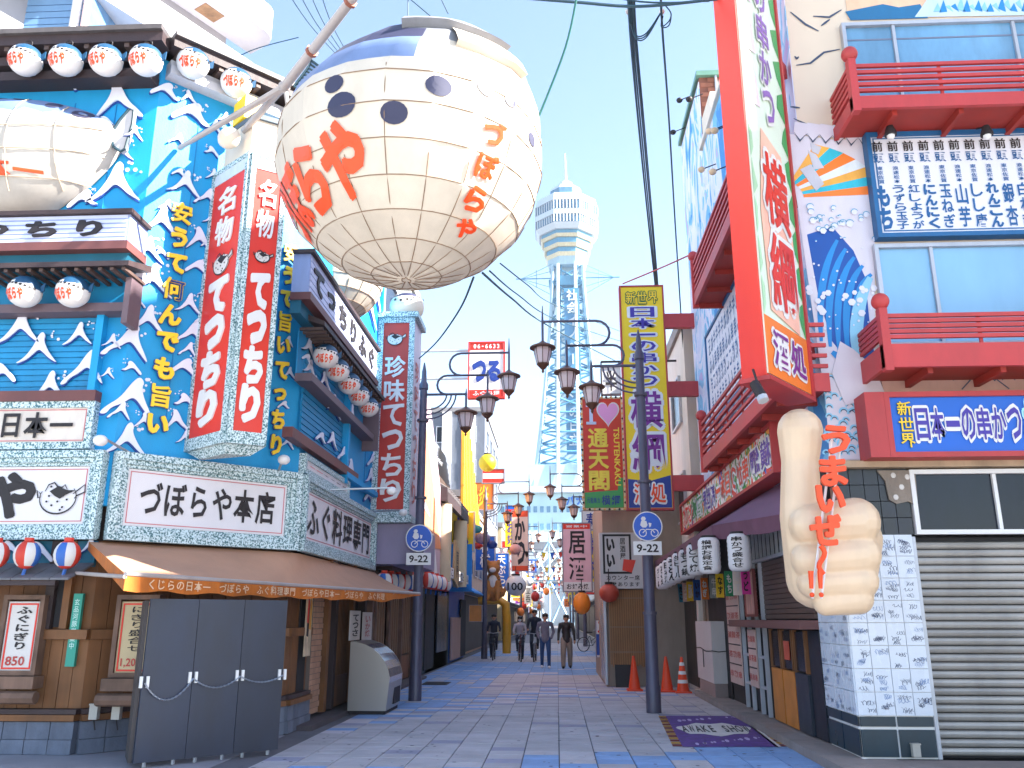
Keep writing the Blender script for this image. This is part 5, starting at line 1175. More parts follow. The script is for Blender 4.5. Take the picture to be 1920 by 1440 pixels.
f_ = [(k*4+j, (k+1)*4+j, (k+1)*4+j+1, k*4+j+1) for k in range(n_) for j in range(3)]
mb.add(top_, f_); mb.add([v-Vector((0, 0, .015)) for v in top_], f_); mb.build('canopy', plum, t, smooth='all', fix=False)
mb = MB(); vp = []; 
for k in range(n_+1):
    s_ = k/n_; o_ = q0.lerp(q1, s_/.6) if s_ < .6 else q1.lerp(q2, (s_-.6)/.4); vp += [o_+Vector((-.01, 0, -.003)), o_+Vector((.012*math.sin(k*2.1), 0, -.22+.012*math.sin(k*1.7)))]
mb.add(vp, [(2*k, 2*k+2, 2*k+3, 2*k+1) for k in range(n_)]).build('valance', M('valance_plum', '#6e4458', .7, var=.3, vs=3), t, fix=False)
# white cylinder lanterns
wl_ = M('white_lantern_paper', '#d9d4d6', .5, var=.06); chs = ['串かつ盛合せ', '横綱お昼定食', 'どて焼', 'もつ鍋', '生ビール', 'うどん', '日本酒', 'たこ焼', '焼そば']
def cyl_lantern(c, r, h, label, s_):
    t = thing('white_lantern', label, 'lantern', c-Vector((0, 0, h/2)), 'white paper lanterns under the plum awning')
    pr = [(r*.7, -h/2), (r*.93, -h/2+.04)]+[(r*(1 if k % 2 else .965), -h/2+.07+(h-.14)*k/12) for k in range(13)]+[(r*.93, h/2-.04), (r*.7, h/2)]
    MB().lathe(c, pr, 18).build('shade', wl_, t, smooth='all')
    mb = MB()
    def mp(u, z_, d_): 
        a = math.radians(-112)+u/r; return c+Vector(((r+.006)*math.cos(a), (r+.006)*math.sin(a), z_))
    letters(mb, WF, s_, (-.085, .085, -h*.42, h*.42), 'v', 0, .002, .05, fn=mp, fit=True); mb.build('lettering', blk, t, fix=False)
    MB().lathe(c+Vector((0, 0, h/2+.002)), [(r*.68, 0), (r*.68, .03)], 12).build('cap_ring', blk, t)
for i, (px, py) in enumerate(((1386, 1036), (1330, 1042), (1304, 1050), (1288, 1058), (1275, 1063), (1264, 1069), (1255, 1074), (1248, 1079), (1242, 1083))):
    c = atX(px, py, 2.42 if i > 1 else (2.6, 2.25)[i]); cyl_lantern(c, .165 if i < 2 else .155, .52, ('nearest', 'second', 'third', 'fourth', 'middle', 'sixth', 'seventh', 'eighth', 'farthest')[i]+' white cylindrical lantern in the row of nine under the plum awning', chs[i])
# colourful hanging tags
tc = ['#d83a30', '#2f7f6a', '#e8c63a', '#3a7f9a', '#d9b9b0', '#e4b82a', '#2f5cab', '#e87a2a', '#8f9a9a', '#e9c32a', '#3f9f6a', '#e8e0d8', '#d93a9a']
for i, px in enumerate((1244, 1254, 1268, 1277, 1286, 1294, 1307, 1321, 1338, 1350, 1367, 1383, 1398)):
    c = atX(px, 1118-(px-1244)*.2, 2.95); Ft = Face((c.x, c.y), (.9, .45)); t = thing('menu_tag', ['leftmost', 'second', 'third', 'fourth', 'fifth', 'sixth', 'seventh', 'eighth', 'ninth', 'tenth', 'eleventh', 'twelfth', 'rightmost'][i]+' of the thirteen coloured menu tags hanging below the white lanterns', 'menu tag', c, 'coloured menu tags')
    tl = rnd.uniform(-.03, .03); MB().prism(Ft, [(-.085, -.22), (.085, -.22), (.085+tl, .2), (-.085+tl, .2)], -.008, .0).v
    b = MB(); P = [(-.085+tl, c.z-.22), (.085+tl, c.z-.22), (.085, c.z+.2), (-.085, c.z+.2)]; b.prism(Ft, P, -.008, 0); b.build('card', M('tag%d' % i, tc[i], .55), t)
    text(Ft, ('大根', 'れんこん', '玉子', 'たこ', 'えび', '豚', 'いか', 'ねぎ', '牛串', 'なす', 'もち', 'きす', 'うど')[i], (-.06, .06, c.z-.18, c.z+.16), white if i % 3 else blk, t, 'v', .002, .003, .04)
# openings on the side wall
def sbox(rc, d0, d1, m, name, par=E_):
    u0, u1, z0_, z1_ = srt(rc); MB().box(FS, u0, u1, z0_, z1_, d0, d1).build(name, m, par)
sr = srt(FS.r(1418, 1536, 1052, 1168, .05)); n_ = 12
for k in range(n_): MB().box(FS, PD+.02, sr[1]+.3, 1.55+(2.4-1.55)*k/n_, 1.55+(2.4-1.55)*(k+.85)/n_, .0, .04).build('shutter_slat', M('brown_slat', '#54433e', .5, var=.2), E_)
MB().box(FS, PD+.0, 5.6, 1.42, 1.53, .0, .25).build('shop_eave', M('eave_brown', '#6d4644', .6, var=.2), E_)
MB().box(FS, PD+.02, 4.6, 2.45, 3.0, .0, .02).build('grille_back', dark, E_)
for k in range(14): MB().box(FS, PD+.1+k*.25, PD+.14+k*.25, 2.46, 3.0, .021, .06).build('grille_bar', alu, E_)
MB().box(FS, PD, 4.7, 2.41, 2.46, .0, .08).build('grille_sill', alu, E_)
# sliding doors
for k, u0 in enumerate((PD+.55, PD+1.2, PD+1.85)):
    m_ = wood_lt if k else M('dark_door', '#26303f', .4)
    MB().box(FS, u0, u0+.6, .12, .85, .0, .05).build('door_panel', m_, E_); MB().box(FS, u0+.03, u0+.57, .88, 1.38, .0, .03).build('door_glass', glassd, E_)
    for a in (u0, u0+.55): MB().box(FS, a, a+.05, .86, 1.4, .0, .055).build('door_stile', wood, E_)
q = srt(FS.r(1487, 1505, 1172+25, 1228, .06)); poster(FS, (PD+1.3, PD+1.55, 1.0, 1.25), .06, 'small red and white notice on the glass of the orange sliding door', M('notice_red', '#c9543f', .5), '', blk)
MB().box(FS, PD+.01, PD+.5, .12, 1.4, .0, .02).build('dark_recess', M('recess_navy', '#141c2c', .5), E_)
MB().box(FS, PD+2.6, 5.6, .12, 1.4, .0, .015).build('dark_recess', dark, E_)
for u in (PD+2.65, PD+3.1, PD+3.7, PD+4.2): MB().box(FS, u, u+.05, .12, 2.4, .03, .09).build('white_upright', alu, E_)
for z_ in (.5, .95): MB().box(FS, PD+2.7, PD+4.2, z_, z_+.04, .03, .08).build('white_rail', alu, E_)
pm = M('menu_strip_pink', '#c9aaa2', .6, var=.12)
def strip(u0, u1, z0_, z1_, lab, rows=4):
    t = thing('menu_strip', lab, 'menu board', FS.p((u0+u1)/2, z0_, .1)); MB().box(FS, u0, u1, z0_, z1_, .1, .12).build('sheet', pm, t)
    for k in range(1, rows): MB().box(FS, u0, u1, z0_+(z1_-z0_)*k/rows-.01, z0_+(z1_-z0_)*k/rows+.01, .121, .126).build('divider', dkbrown, t)
    mb = MB()
    for k in range(rows):
        for j in range(3): letters(mb, FS, random.choice('串焼飯酒鍋茶'), (u0+(u1-u0)*j/3, u0+(u1-u0)*(j+1)/3, z0_+(z1_-z0_)*(k+.3)/rows, z0_+(z1_-z0_)*(k+.7)/rows), 'h', .121, .003, .02)
    mb.build('lettering', M('price_red'), t, fix=False)
strip(PD+4.25, PD+5.3, .45, 2.1, 'tall pinkish menu strip between white uprights beside the white cabinet', 5); strip(PD+3.1, PD+3.65, .5, 1.38, 'shorter pinkish menu strip behind the white uprights near the orange doors', 3)
t = thing('poster', 'brown framed pink poster hanging below the white lanterns beside the brown shutter', 'poster', FS.p(4, 1.6, .1)); MB().box(FS, 3.95, 4.65, 1.6, 2.3, .1, .13).build('sheet', M('poster_rose', '#b98378', .6, var=.5, vs=8), t); MB().frame(FS, 3.93, 4.67, 1.58, 2.32, .04, .1, .15).build('frame', M('frame_maroon', '#7a3a38', .5), t)
# recess walls and white cabinet
MB().box(FS, 6.9, 9.0, .0, 2.4, .0, .01).build('dark_opening', dark, E_)
MB().box(FS, 9.0, 10.4, .0, 4.3, .0, .012).build('side_pier', M('pier_beige', '#a08d80', .7, var=.2), E_)
for k in range(4): MB().tube([FS.p(9.2+k*.3, .1, .06), FS.p(9.2+k*.3, 3, .06)], .035, 6).build('downpipe', M('pier_beige'), E_, smooth=True)
t = thing('white_cabinet', 'blocky white cabinet wrapped with a thin cord on the lane side', 'cabinet', (3.12, 18, 0))
MB().wbox(2.98, 3.3, 17.3, 19.2, .35, 1.50).build('body', M('cabinet_white', '#cdc3c3', .5, var=.08), t); MB().wbox(3.0, 3.3, 17.33, 19.15, .0, .345).build('plinth', M('cabinet_base', '#9a8684', .7), t)
MB().tube([Vector((3.3, 17.29, .95)), Vector((3.1, 17.285, .93)), Vector((2.975, 17.29, .95)), Vector((2.97, 18, .92)), Vector((2.97, 18.6, .97)), Vector((2.975, 19.2, .95))], .009, 5).build('cord', blk, t)
MB().tube([Vector((2.965, 18.3, .95)), Vector((2.965, 18.3, .6))], .009, 5).build('cord_end', blk, t)
# ---- thumbs up sign ----
def remeshed(caps, vox, smooth_it, name, mats, parent=None, smf=.5, **kw):
    mb = MB()
    for p0, r0, p1, r1 in caps:
        p0 = Vector(p0); p1 = Vector(p1); L_ = (p1-p0).length; n_ = 6
        if L_ < 1e-4: mb.ball(p0, r0, 14, 8); continue
        mb.ball(p0, r0, 14, 8); mb.ball(p1, r1, 14, 8); mb.tube([p0.lerp(p1, k/n_) for k in range(n_+1)], [r0+(r1-r0)*k/n_ for k in range(n_+1)], 14)
    o = mb.build(name, mats, parent, smooth='all', **kw)
    m = o.modifiers.new('r', 'REMESH'); m.mode = 'VOXEL'; m.voxel_size = vox; s_ = o.modifiers.new('s', 'SMOOTH'); s_.iterations = smooth_it; s_.factor = smf
    me = bpy.data.meshes.new_from_object(o.evaluated_get(bpy.context.evaluated_depsgraph_get())); o.modifiers.clear(); old = o.data; o.data = me; bpy.data.meshes.remove(old); me.shade_smooth()
    for i, mm_ in enumerate(mats):
        if i >= len(me.materials): me.materials.append(mm_)
    return o
def T(px, py, y=9.25): return atY(px, py, y)
sk_ = M('thumb_skin', '#e4c6a6', .34, var=.12, vs=2.5, spec=.6)
s1 = 9.6/FP
t = thing('thumbs_up_sign', 'giant cream fist with raised thumb and red kana mounted on the pillar corner', 'sign', T(1550, 1150))
caps = [(T(1500, 808), 41*s1, T(1500, 868), 33*s1), (T(1500, 868), 33*s1, T(1502, 975), 37*s1), (T(1502, 975), 37*s1, T(1530, 1085, 9.3), 52*s1), (T(1530, 1000, 9.35), 46*s1, T(1590, 1010, 9.35), 58*s1), (T(1590, 1010, 9.35), 58*s1, T(1585, 1085, 9.35), 52*s1),
 (T(1518, 985, 9.06), 35*s1, T(1604, 978, 9.1), 42*s1), (T(1515, 1050, 9.05), 29*s1, T(1612, 1040, 9.1), 36*s1), (T(1522, 1095, 9.06), 24*s1, T(1612, 1088, 9.12), 32*s1), (T(1548, 1130, 9.1), 22*s1, T(1608, 1122, 9.14), 27*s1)]
remeshed(caps, .018, 5, 'hand', [sk_], t)
for px in (1549, 1566): MB().tube([T(px+14, 800, 8.92), T(px-26, 1122, 8.80)], .014, 6).build('rod', white, t)
for k, (ch, px, py, w_, h_) in enumerate((('う', 1566, 825, 46, 50), ('ま', 1561, 884, 44, 52), ('い', 1556, 936, 46, 46), ('ぜ', 1547, 994, 52, 52), ('〜', 1540, 1050, 20, 46), ('!!', 1530, 1094, 26, 44))):
    yy = 8.86-.10*k/5; F_ = Face((0, yy), (1, 0)); u, z_ = F_.q(px, py); b = MB()
    if ch == '!!':
        for dx in (-.045, .045): b.tube([F_.p(u+dx, z_+.12, .02), F_.p(u+dx-.01, z_-.05, .02)], [.028, .02], 8); b.ball(F_.p(u+dx-.01, z_-.11, .02), .025)
    elif ch == '〜': b.tube([F_.p(u+.035*math.sin(s_*.8), z_+.14-.28*s_/8, .02) for s_ in range(9)], .026, 8)
    else: letters(b, F_, ch, (u-w_*s1/2, u+w_*s1/2, z_-h_*s1/2, z_+h_*s1/2), 'h', 0, .05, .045, fit=True, fill=1.0)
    b.build('character', orange_red, t, fix=False)
# ================= LAMP POSTS =================
def lamp_post(loc, side, label):      # side -1: arms reach to the left, +1: to the right
    L_ = Vector(loc); t = thing('street_lamp', label, 'street lamp', L_, 'lantern street lamps along the lane'); s = side
    V = lambda x, z, y=0: L_+Vector((x*s, y, z))
    b = MB(); b.lathe(L_, [(.13, 0), (.13, .42), (.115, .46), (.11, 1.6), (.10, 1.63), (.095, 3.9), (.085, 3.95), (.08, 6.3), (.10, 6.32), (.10, 6.42), (.06, 6.5), (.05, 6.72), (.012, 6.92)], 14)
    b.build('pole', postm, t, smooth=True)
    for z in (1.62, 3.95, 5.6): MB().lathe(L_+Vector((0, 0, z)), [(.125, 0), (.125, .05)], 14).build('collar', M('collar_grey', '#5b5666', .5), t)
    lv = (6.20, 6.62, 7.12)
    MB().tube([V(.05, lv[0]), V(.92, lv[0])], .028, 8).build('arm', postm, t, smooth=True)
    def uarm(x0, z0, z1, xe):
        r = (z1-z0)/2; pts = [V(x0-.38, z0), V(x0, z0)]+[V(x0+r*math.sin(a), z0+r-r*math.cos(a)) for a in [math.pi*k/8 for k in range(1, 8)]]+[V(x0, z1), V(xe, z1)]
        return pts
    # the two upper arms each rise from the one below in a half round bend
    r = (lv[1]-lv[0])/2; MB().tube([V(.9, lv[0]), V(.50, lv[0])]+[V(.50-r*math.sin(a), lv[0]+r-r*math.cos(a)) for a in [math.pi*k/8 for k in range(1, 8)]]+[V(.50, lv[1]), V(1.37, lv[1])], .025, 8).build('arm', postm, t, smooth=True)
    r = (lv[2]-lv[1])/2; MB().tube([V(1.37, lv[1]), V(.80, lv[1])]+[V(.80-r*math.sin(a), lv[1]+r-r*math.cos(a)) for a in [math.pi*k/8 for k in range(1, 8)]]+[V(.80, lv[2]), V(1.84, lv[2])], .025, 8).build('arm', postm, t, smooth=True)
    for r in (.34, .44, .54): MB().tube([V(.60-r*math.cos(a)+0, lv[0]-.0-r*math.sin(a)*.85) if False else V(.06+r*math.cos(a), lv[0]-.02-.55+r*0+ (.55-r)*0 + (.0) - (r*math.sin(a)-0)*0 + (r*(1-math.cos(a)))*0 + (.55-.55*math.sin(math.pi/2-a))*0 - 0 + 0*r) if False else V(.06+(r+.1)*math.sin(a), lv[0]-(r)*math.cos(a)*1.0) for a in [math.pi/2*k/8 for k in range(9)]], .018, 6).build('scroll', postm, t, smooth=True)
    for i, (x, z) in enumerate(((.92, lv[0]), (1.38, lv[1]), (1.84, lv[2]))):
        top = z-.42 if i else z-.30
        b = MB().tube([V(x, z+.33 if i == 2 else z+.12), V(x, z), V(x, top)], [.008, .024, .024], 8); h = b.build('lantern', postm, t, smooth=True)
        C_ = V(x, top)
        MB().lathe(C_, [(.03, .02), (.10, -.03), (.25, -.10), (.255, -.125), (.16, -.125)], 16).build('cap', lcap, h, smooth=True)
        MB().lathe(C_, [(.155, -.127), (.165, -.2), (.125, -.40), (.11, -.43)], 8).build('glass', lglass, h)
        MB().lathe(C_, [(.12, -.431), (.125, -.45), (.06, -.52), (.02, -.56), (.03, -.585), (.006, -.63)], 12).build('finial', lcap, h, smooth=True)
        for k in range(8):
            a = 2*math.pi*(k)/8; MB().tube([C_+Vector((.165*math.cos(a), .165*math.sin(a), -.13)), C_+Vector((.168*math.cos(a), .168*math.sin(a), -.2)), C_+Vector((.115*math.cos(a), .115*math.sin(a), -.43))], .008, 4).build('glazing_bar', lcap, h)
    return t
pr_ = lamp_post((1.63, 15.55, 0), -1, 'nearest lantern street lamp on the right side behind the round blue sign')
pl_ = lamp_post((-2.81, 17.5, 0), 1, 'nearest lantern street lamp on the left side beside the display case')
od = ['second', 'third', 'fourth', 'fifth', 'sixth']
for i in range(5):
    copy_tree(pr_, None, (1.63-.02*i, 15.55+18*(i+1), 0), od[i]+' lantern street lamp on the right side counted down the lane')
    copy_tree(pl_, None, (-2.95-.0*i, 17.5+18*(i+1), 0), od[i]+' lantern street lamp on the left side counted down the lane')
def round_sign(px, py, r, Yp, ppx, ppy, lab, F=None):
    F = Face((0, Yp), (1, 0)); u, z = F.q(px, py); rr = r*Yp*1.05/FP
    t = thing('round_sign', lab, 'road sign', F.p(u, z-rr, 0))
    MB().prism(F, [(u+rr*math.cos(a), z+rr*math.sin(a)) for a in [i*math.pi/16 for i in range(32)]], 0, .02).build('rim', white, t)
    MB().prism(F, [(u+rr*.93*math.cos(a), z+rr*.93*math.sin(a)) for a in [i*math.pi/16 for i in range(32)]], .0205, .023).build('disc', M('sign_disc_blue', '#1257c0', .35), t)
    s = MB(); d = .0235; rr0 = rr; rr = rr*.8
    s.prism(F, [(u-.05*1+.045*math.cos(a)-.02, z+rr*.62+.045*math.sin(a)) for a in range(6)], d, d+.002)
    s.prism(F, [(u-.11, z+rr*.45), (u-.02, z+rr*.45), (u-.0, z+rr*.1), (u-.03, z-rr*.1), (u-.09, z-rr*.1), (u-.13, z+rr*.1)], d, d+.002); s.prism(F, [(u+.02, z+rr*.3), (u+.07, z+rr*.25), (u+.06, z-.0), (u+.03, z-.02)], d, d+.002)
    for dx in (-.09, .12): s.ribbon(F, [(u+dx+.065*math.cos(a), z-rr*.55+.065*math.sin(a)) for a in [k*.7 for k in range(10)]], .016, d+.001, taper=False)
    s.ribbon(F, [(u-.09, z-rr*.55), (u-.02, z-rr*.25), (u+.08, z-rr*.28), (u+.12, z-rr*.55)], .016, d+.001, taper=False)
    s.build('symbol', white, t, fix=False, kind='stuff')
    pu, pz = F.q(ppx, ppy); t2 = thing('hours_plate', lab.replace('round blue', 'small white 9-22 plate under the round blue').replace(' with white figures', ''), 'sign', F.p(pu, pz-.1, 0))
    MB().box(F, pu-.25, pu+.25, pz-.12, pz+.12, .0, .02).build('plate', white, t2); text(F, '9-22', (pu-.19, pu+.19, pz-.07, pz+.07), blk, t2, 's', .021, .003, .025)
round_sign(1214, 987, 26, 15.35, 1214, 1028, 'round blue sign with white figures on the right lamp post')
round_sign(786, 1009, 24, 17.3, 785, 1048, 'round blue sign with white figures on the left lamp post')
# ================= TOWER =================
TX, TY = 3.35, 180.0
tz = lambda py: atY(1063, py, TY).z
tsteel = M('tower_steel', '#a3bfcd', .5, var=.1); tblue = M('tower_blue', '#5290b2', .5, var=.15); twh = M('tower_white', '#c6cfd6', .5, var=.05); tcr = M('tower_cream', '#dccfae', .5); tgl = M('tower_glass', '#5d88a6', .15, var=.3, vs=.6)
TW_ = thing('observation_tower', 'tall lattice observation tower with octagonal decks rising at the end of the lane', 'tower', (TX, TY, 0))
def octo(prof, name, m, par=TW_, n=8):
    c = Vector((TX, TY, 0)); b = MB(); V = [c+Vector((r*math.cos(math.pi*2*(k+.5)/n), r*math.sin(math.pi*2*(k+.5)/n), z)) for r, z in prof for k in range(n)]; L = len(prof)
    b.add(V, [(i*n+k, i*n+(k+1) % n, (i+1)*n+(k+1) % n, (i+1)*n+k) for i in range(L-1) for k in range(n)]+[tuple(range(n-1, -1, -1)), tuple(range((L-1)*n, L*n))])
    return b.build(name, m, par)
R_ = 7.7
prof = [  # (name, material, py bottom, py top, r bottom, r top)
 ('deck_ring', twh, 400, 386, R_, R_-.5), ('window_band', tgl, 416, 401, R_-.25, R_-.25), ('deck_wall', twh, 426, 416.5, R_, R_), ('window_band', tgl, 440, 427, R_-.35, R_-.3), ('deck_wall', twh, 450, 440.5, R_-.9, R_-.1),
 ('lower_ring', tcr, 462, 457, R_-1.7, R_-1.3), ('ring_recess', tblue, 456.8, 450.2, R_-1.6, R_-1.5), ('ring_recess', tblue, 472, 462.2, R_-2.2, R_-2.1), ('lower_ring', tcr, 478, 472.2, R_-2.3, R_-1.9), ('ring_recess', tblue, 487, 478.2, R_-2.8, R_-2.7), ('lower_ring', tcr, 494, 487.2, R_-2.9, R_-2.5), ('ring_recess', tsteel, 508, 494.2, R_-3.4, R_-2.9),
 ('upper_drum', tgl, 378, 364, 3.9, 3.9), ('drum_roof', twh, 386, 378.2, R_-.6, 4.0), ('drum_roof', twh, 364, 357, 3.9, 3.3), ('cupola', twh, 357, 345, 2.2, 1.6), ('shoulder', tblue, 546, 530, 4.2, 4.6)]
for nm, m_, y0, y1, r0, r1 in prof: octo([(r0, tz(y0)), (r1, tz(y1))], nm, m_)
for k in range(8):      # mullions on the two window bands
    a0 = math.pi*2*(k+.5)/8; a1 = math.pi*2*(k+1.5)/8
    p0 = Vector((TX+R_*math.cos(a0), TY+R_*math.sin(a0), 0)); p1 = Vector((TX+R_*math.cos(a1), TY+R_*math.sin(a1), 0))
    if (p0.y+p1.y)/2 > TY+3: continue
    for y0, y1 in ((416, 401), (440, 427)):
        for j in range(8):
            q = p0.lerp(p1, j/8); MB().tube([Vector((q.x, q.y, tz(y0))), Vector((q.x, q.y, tz(y1)))], .12, 4).build('mullion', twh, TW_)
MB().tube([Vector((TX, TY, tz(345))), Vector((TX, TY, tz(320))), Vector((TX, TY, tz(288)))], [.45, .3, .1], 8).build('antenna', twh, TW_)
zb, zt2 = 22, tz(508)
hw = lambda z: 3.4+5.2*((zt2-z)/(zt2-zb))**1.5
lv = [zb+(zt2-zb)*(1-(1-k/13)**1.0) for k in range(14)]
cn = ((-1, -1), (1, -1), (1, 1), (-1, 1)); P = lambda c_, z: Vector((TX+c_[0]*hw(z), TY+c_[1]*hw(z), z))
for c_ in cn: MB().tube([P(c_, z) for z in lv], .42, 5).build('leg', tsteel, TW_)
br = MB()
for i in range(13):
    for a, b_ in ((0, 1), (1, 2), (3, 0), (2, 3)):
        A0, A1, B0, B1 = P(cn[a], lv[i]), P(cn[a], lv[i+1]), P(cn[b_], lv[i]), P(cn[b_], lv[i+1])
        br.tube([A0, B1], .22, 4); br.tube([B0, A1], .22, 4); br.tube([A0, B0], .22, 4); m0 = A0.lerp(B0, .3); m1 = A1.lerp(B1, .3); br.tube([m0, m1], .13, 4); m0 = A0.lerp(B0, .7); m1 = A1.lerp(B1, .7); br.tube([m0, m1], .13, 4)
br.build('lattice', tblue, TW_, kind='stuff')
FT = Face((TX, TY-5.0), (1, 0))
MB().wbox(TX-3.2, TX+2.6, TY-2, TY+2, zb, zt2).build('lift_shaft', M('shaft_pale', '#a5bdc8', .5, var=.1), TW_)
for x in (-2.4, 1.9): MB().tube([Vector((TX+x-.5, TY-9.2, zb)), Vector((TX+x*.9, TY-4.2, zt2))], .35, 6).build('guide_column', twh, TW_)
MB().box(FT, -.9, 2.4, tz(860), tz(556), -.2, .2).build('neon_panel', M('neon_panel_blue', '#3f7ea6', .5), TW_)
zA, zB_ = tz(558), tz(846); text(FT, '社会イノベーションの日立', (-.5, 2.1, zB_, zA), twh, TW_, 'v', .25, .15, .04)
for s in (-1, 1):
    tip = Vector((TX+s*11.6, TY-3, tz(531))); ar = MB().tube([Vector((TX+s*3.5, TY-3, tz(531))), tip], .14, 5)
    for py in (505, 518, 548, 562): ar.tube([Vector((TX+s*3.6, TY-3, tz(py))), tip.lerp(Vector((TX+s*3.6, TY-3, tz(531))), .15)], .06, 4)
    ar.tube([Vector((TX+s*7, TY-3, tz(515))), Vector((TX+s*7, TY-3, tz(548)))], .07, 4); ar.build('boom', tblue, TW_)
FBs = Face((0, 168), (1, 0))
bzt, bzb = atY(1000, 925, 168).z, atY(1000, 1003, 168).z
MB().wbox(-13, 14, 168, 192, bzb, bzt).build('base_hall', M('base_pale', '#b9d8de', .5, var=.12, vs=.3), TW_)
MB().wbox(-14.5, 15.5, 166.5, 193, bzt+.01, bzt+1.2).build('base_cornice', twh, TW_); MB().wbox(-14.5, 15.5, 166.8, 193, bzb-1.4, bzb-.01).build('base_cornice', twh, TW_)
MB().wbox(-6, 12, 172, 188, bzt+1.21, bzt+6.5).build('upper_hall', tsteel, TW_)
for j in range(2):
    for k in range(20): MB().box(FBs, -12.2+k*1.3, -11.5+k*1.3, bzb+1+j*3.4, bzb+2.2+j*3.4, .01, .12).build('window', tgl, TW_)
text(FBs, 'パナソニック', (2, 13, bzt-2.6, bzt-.4), M('neon_blue', '#2a72c8', .4), TW_, 'h', .2, .2, .05)
ltt = MB()
for k in range(7):
    xa = -14+k*4.2
    for z0_, z1_ in ((0, bzb/2), (bzb/2, bzb-1.5)): ltt.tube([(xa, 165, z0_), (xa+4.2, 165, z1_)], .22, 4); ltt.tube([(xa+4.2, 165, z0_), (xa, 165, z1_)], .22, 4)
    ltt.tube([(xa, 165, 0), (xa, 165, bzb)], .2, 4)
ltt.tube([(-14, 165, bzb/2), (15, 165, bzb/2)], .25, 4); ltt.build('base_lattice', tsteel, TW_, kind='stuff')
for sx in (-1, 1):
    for yy in (166, 190):
        MB().tube([Vector((TX+sx*13-2, yy, 0)), Vector((TX+sx*9-1.5, yy, bzb))], .9, 6).build('base_leg', twh, TW_)
        MB().tube([Vector((TX-2+sx*12.5, yy, 2)), Vector((TX-2-sx*1, yy, bzb-1))], .5, 5).build('arch_brace', twh, TW_)
    MB().tube([Vector((TX-2+sx*12, 166, 8)), Vector((TX-2-sx*12, 166, 8))], .35, 5).build('arch_tie', twh, TW_)
# ================= STREET BUILDINGS BEYOND =================
def winblock(t, F, u0, u1, z0, z1, nx, nz, m=glassd, fm=alu, fx=.6, fz=.5, d=.0):
    for i in range(nx):
        for j in range(nz):
            a = u0+(u1-u0)*(i+.5-fx/2)/nx; b_ = u0+(u1-u0)*(i+.5+fx/2)/nx; c = z0+(z1-z0)*(j+.5-fz/2)/nz; e = z0+(z1-z0)*(j+.5+fz/2)/nz
            w_ = MB().frame(F, a, b_, c, e, .05, d+.002, d+.07).build('window', fm, t); MB().box(F, a+.05, b_-.05, c+.05, e-.05, d+.002, d+.02).build('pane', m, w_)
def block(name, label, x0, x1, y0, y1, h, m, roofm=grey, wins=True, lane=None, cat='building', nz=3):
    t = thing(name, label, cat, ((x0+x1)/2, (y0+y1)/2, 0)); MB().wbox(x0, x1, y0, y1, 0, h).build('wall', m, t); MB().wbox(x0-.08, x1+.08, y0-.08, y1+.08, h+.002, h+.3).build('parapet', roofm, t)
    if wins:
        winblock(t, Face((x0, y0), (1, 0)), .2, x1-x0-.2, 3.2, h-.4, max(1, int((x1-x0)/1.6)), nz)
        if lane == 'L': F = Face((x1, y0), (0, 1))
        else: F = Face((x0, y0), (0, 1)); F.n = Vector((-1, 0, 0))
        winblock(t, F, .3, y1-y0-.3, 3.2, h-.4, max(1, int((y1-y0)/2.5)), nz)
        MB().box(F, .3, y1-y0-.3, .1, 2.6, .0, .03).build('shop_front', M('shopfront_dark', '#3a302c', .5, var=.4), t)
        MB().box(F, .1, y1-y0-.1, 2.65, 2.75, .0, .7).build('shop_canopy', roofm, t)
    return t
wallg = M('siding_grey_green', '#a9b3b0', .6, kind='ribs', col2='#929d9b', bs=6, var=.1); wallw = M('plaster_white', '#d9d5cf', .7, var=.1); walld = M('wall_slate', '#6e7480', .6, var=.2)
# right: mural building behind, with brick penthouse
t = thing('mural_building', 'taller lane side building with pale blue streaked mural and brick end wall behind red railings', 'building', (6, 18.5, 0))
MB().wbox(3.27, 9, 16.3, 19.0, 4.6, 13.0).build('wall', M('red_brick', '#8a5a4c', .85, kind='ribs', col2='#6d4339', bs=3, var=.3), t)
Fm = Face((3.265, 16.3), (0, 1)); Fm.n = Vector((-1, 0, 0)); MB().box(Fm, 0, 2.7, 4.4, 12.9, .0, .012).build('mural', mural, t)
Fb = Face((3.27, 16.3), (1, 0)); bkm = M('brick_piece', '#9a6453', .85, var=.3, vs=6)
for r_ in range(14):
    for k in range(5): o_ = (.15 if r_ % 2 else 0); MB().box(Fb, .03+o_+k*.3, .31+o_+k*.3, 11.32+r_*.12, 11.42+r_*.12, .0, .015).build('brick', bkm, t)
MB().tube([Fb.p(.35, 11.3, .06), Fb.p(.35, 13, .06)], .03, 6).build('downpipe', alu, t); MB().wbox(3.2, 9.1, 16.2, 19.1, 13.002, 13.12).build('parapet', M('coping_green', '#5e8a7c', .5), t)
for k, (px, py) in enumerate(((1274, 188), (1292, 186), (1262, 248), (1340, 245), (1330, 246), (1315, 318), (1336, 322))):
    p_ = atX(px, py, 2.95); tt = thing('flood_lamp', ['leftmost small lamp of the pair high on the mural building', 'right small lamp of the pair high on the mural building', 'lone small lamp halfway down the edge of the mural building', 'round bulb lamp right of its twin beside the tall corner sign', 'round bulb lamp on the brick wall beside the tall corner sign', 'left lamp of the lower pair above the red side railing', 'right lamp of the lower pair above the red side railing'][k], 'lamp', p_)
    MB().tube([p_+Vector((.3, 0, .12)), p_], .012, 5).build('arm', blk, tt); MB().ball(p_, .075, 8, 6, 0, (1, 1, .8)).build('head', blk if k < 3 else M('bulb_warm', '#e9c49a', .4), tt, smooth='all')
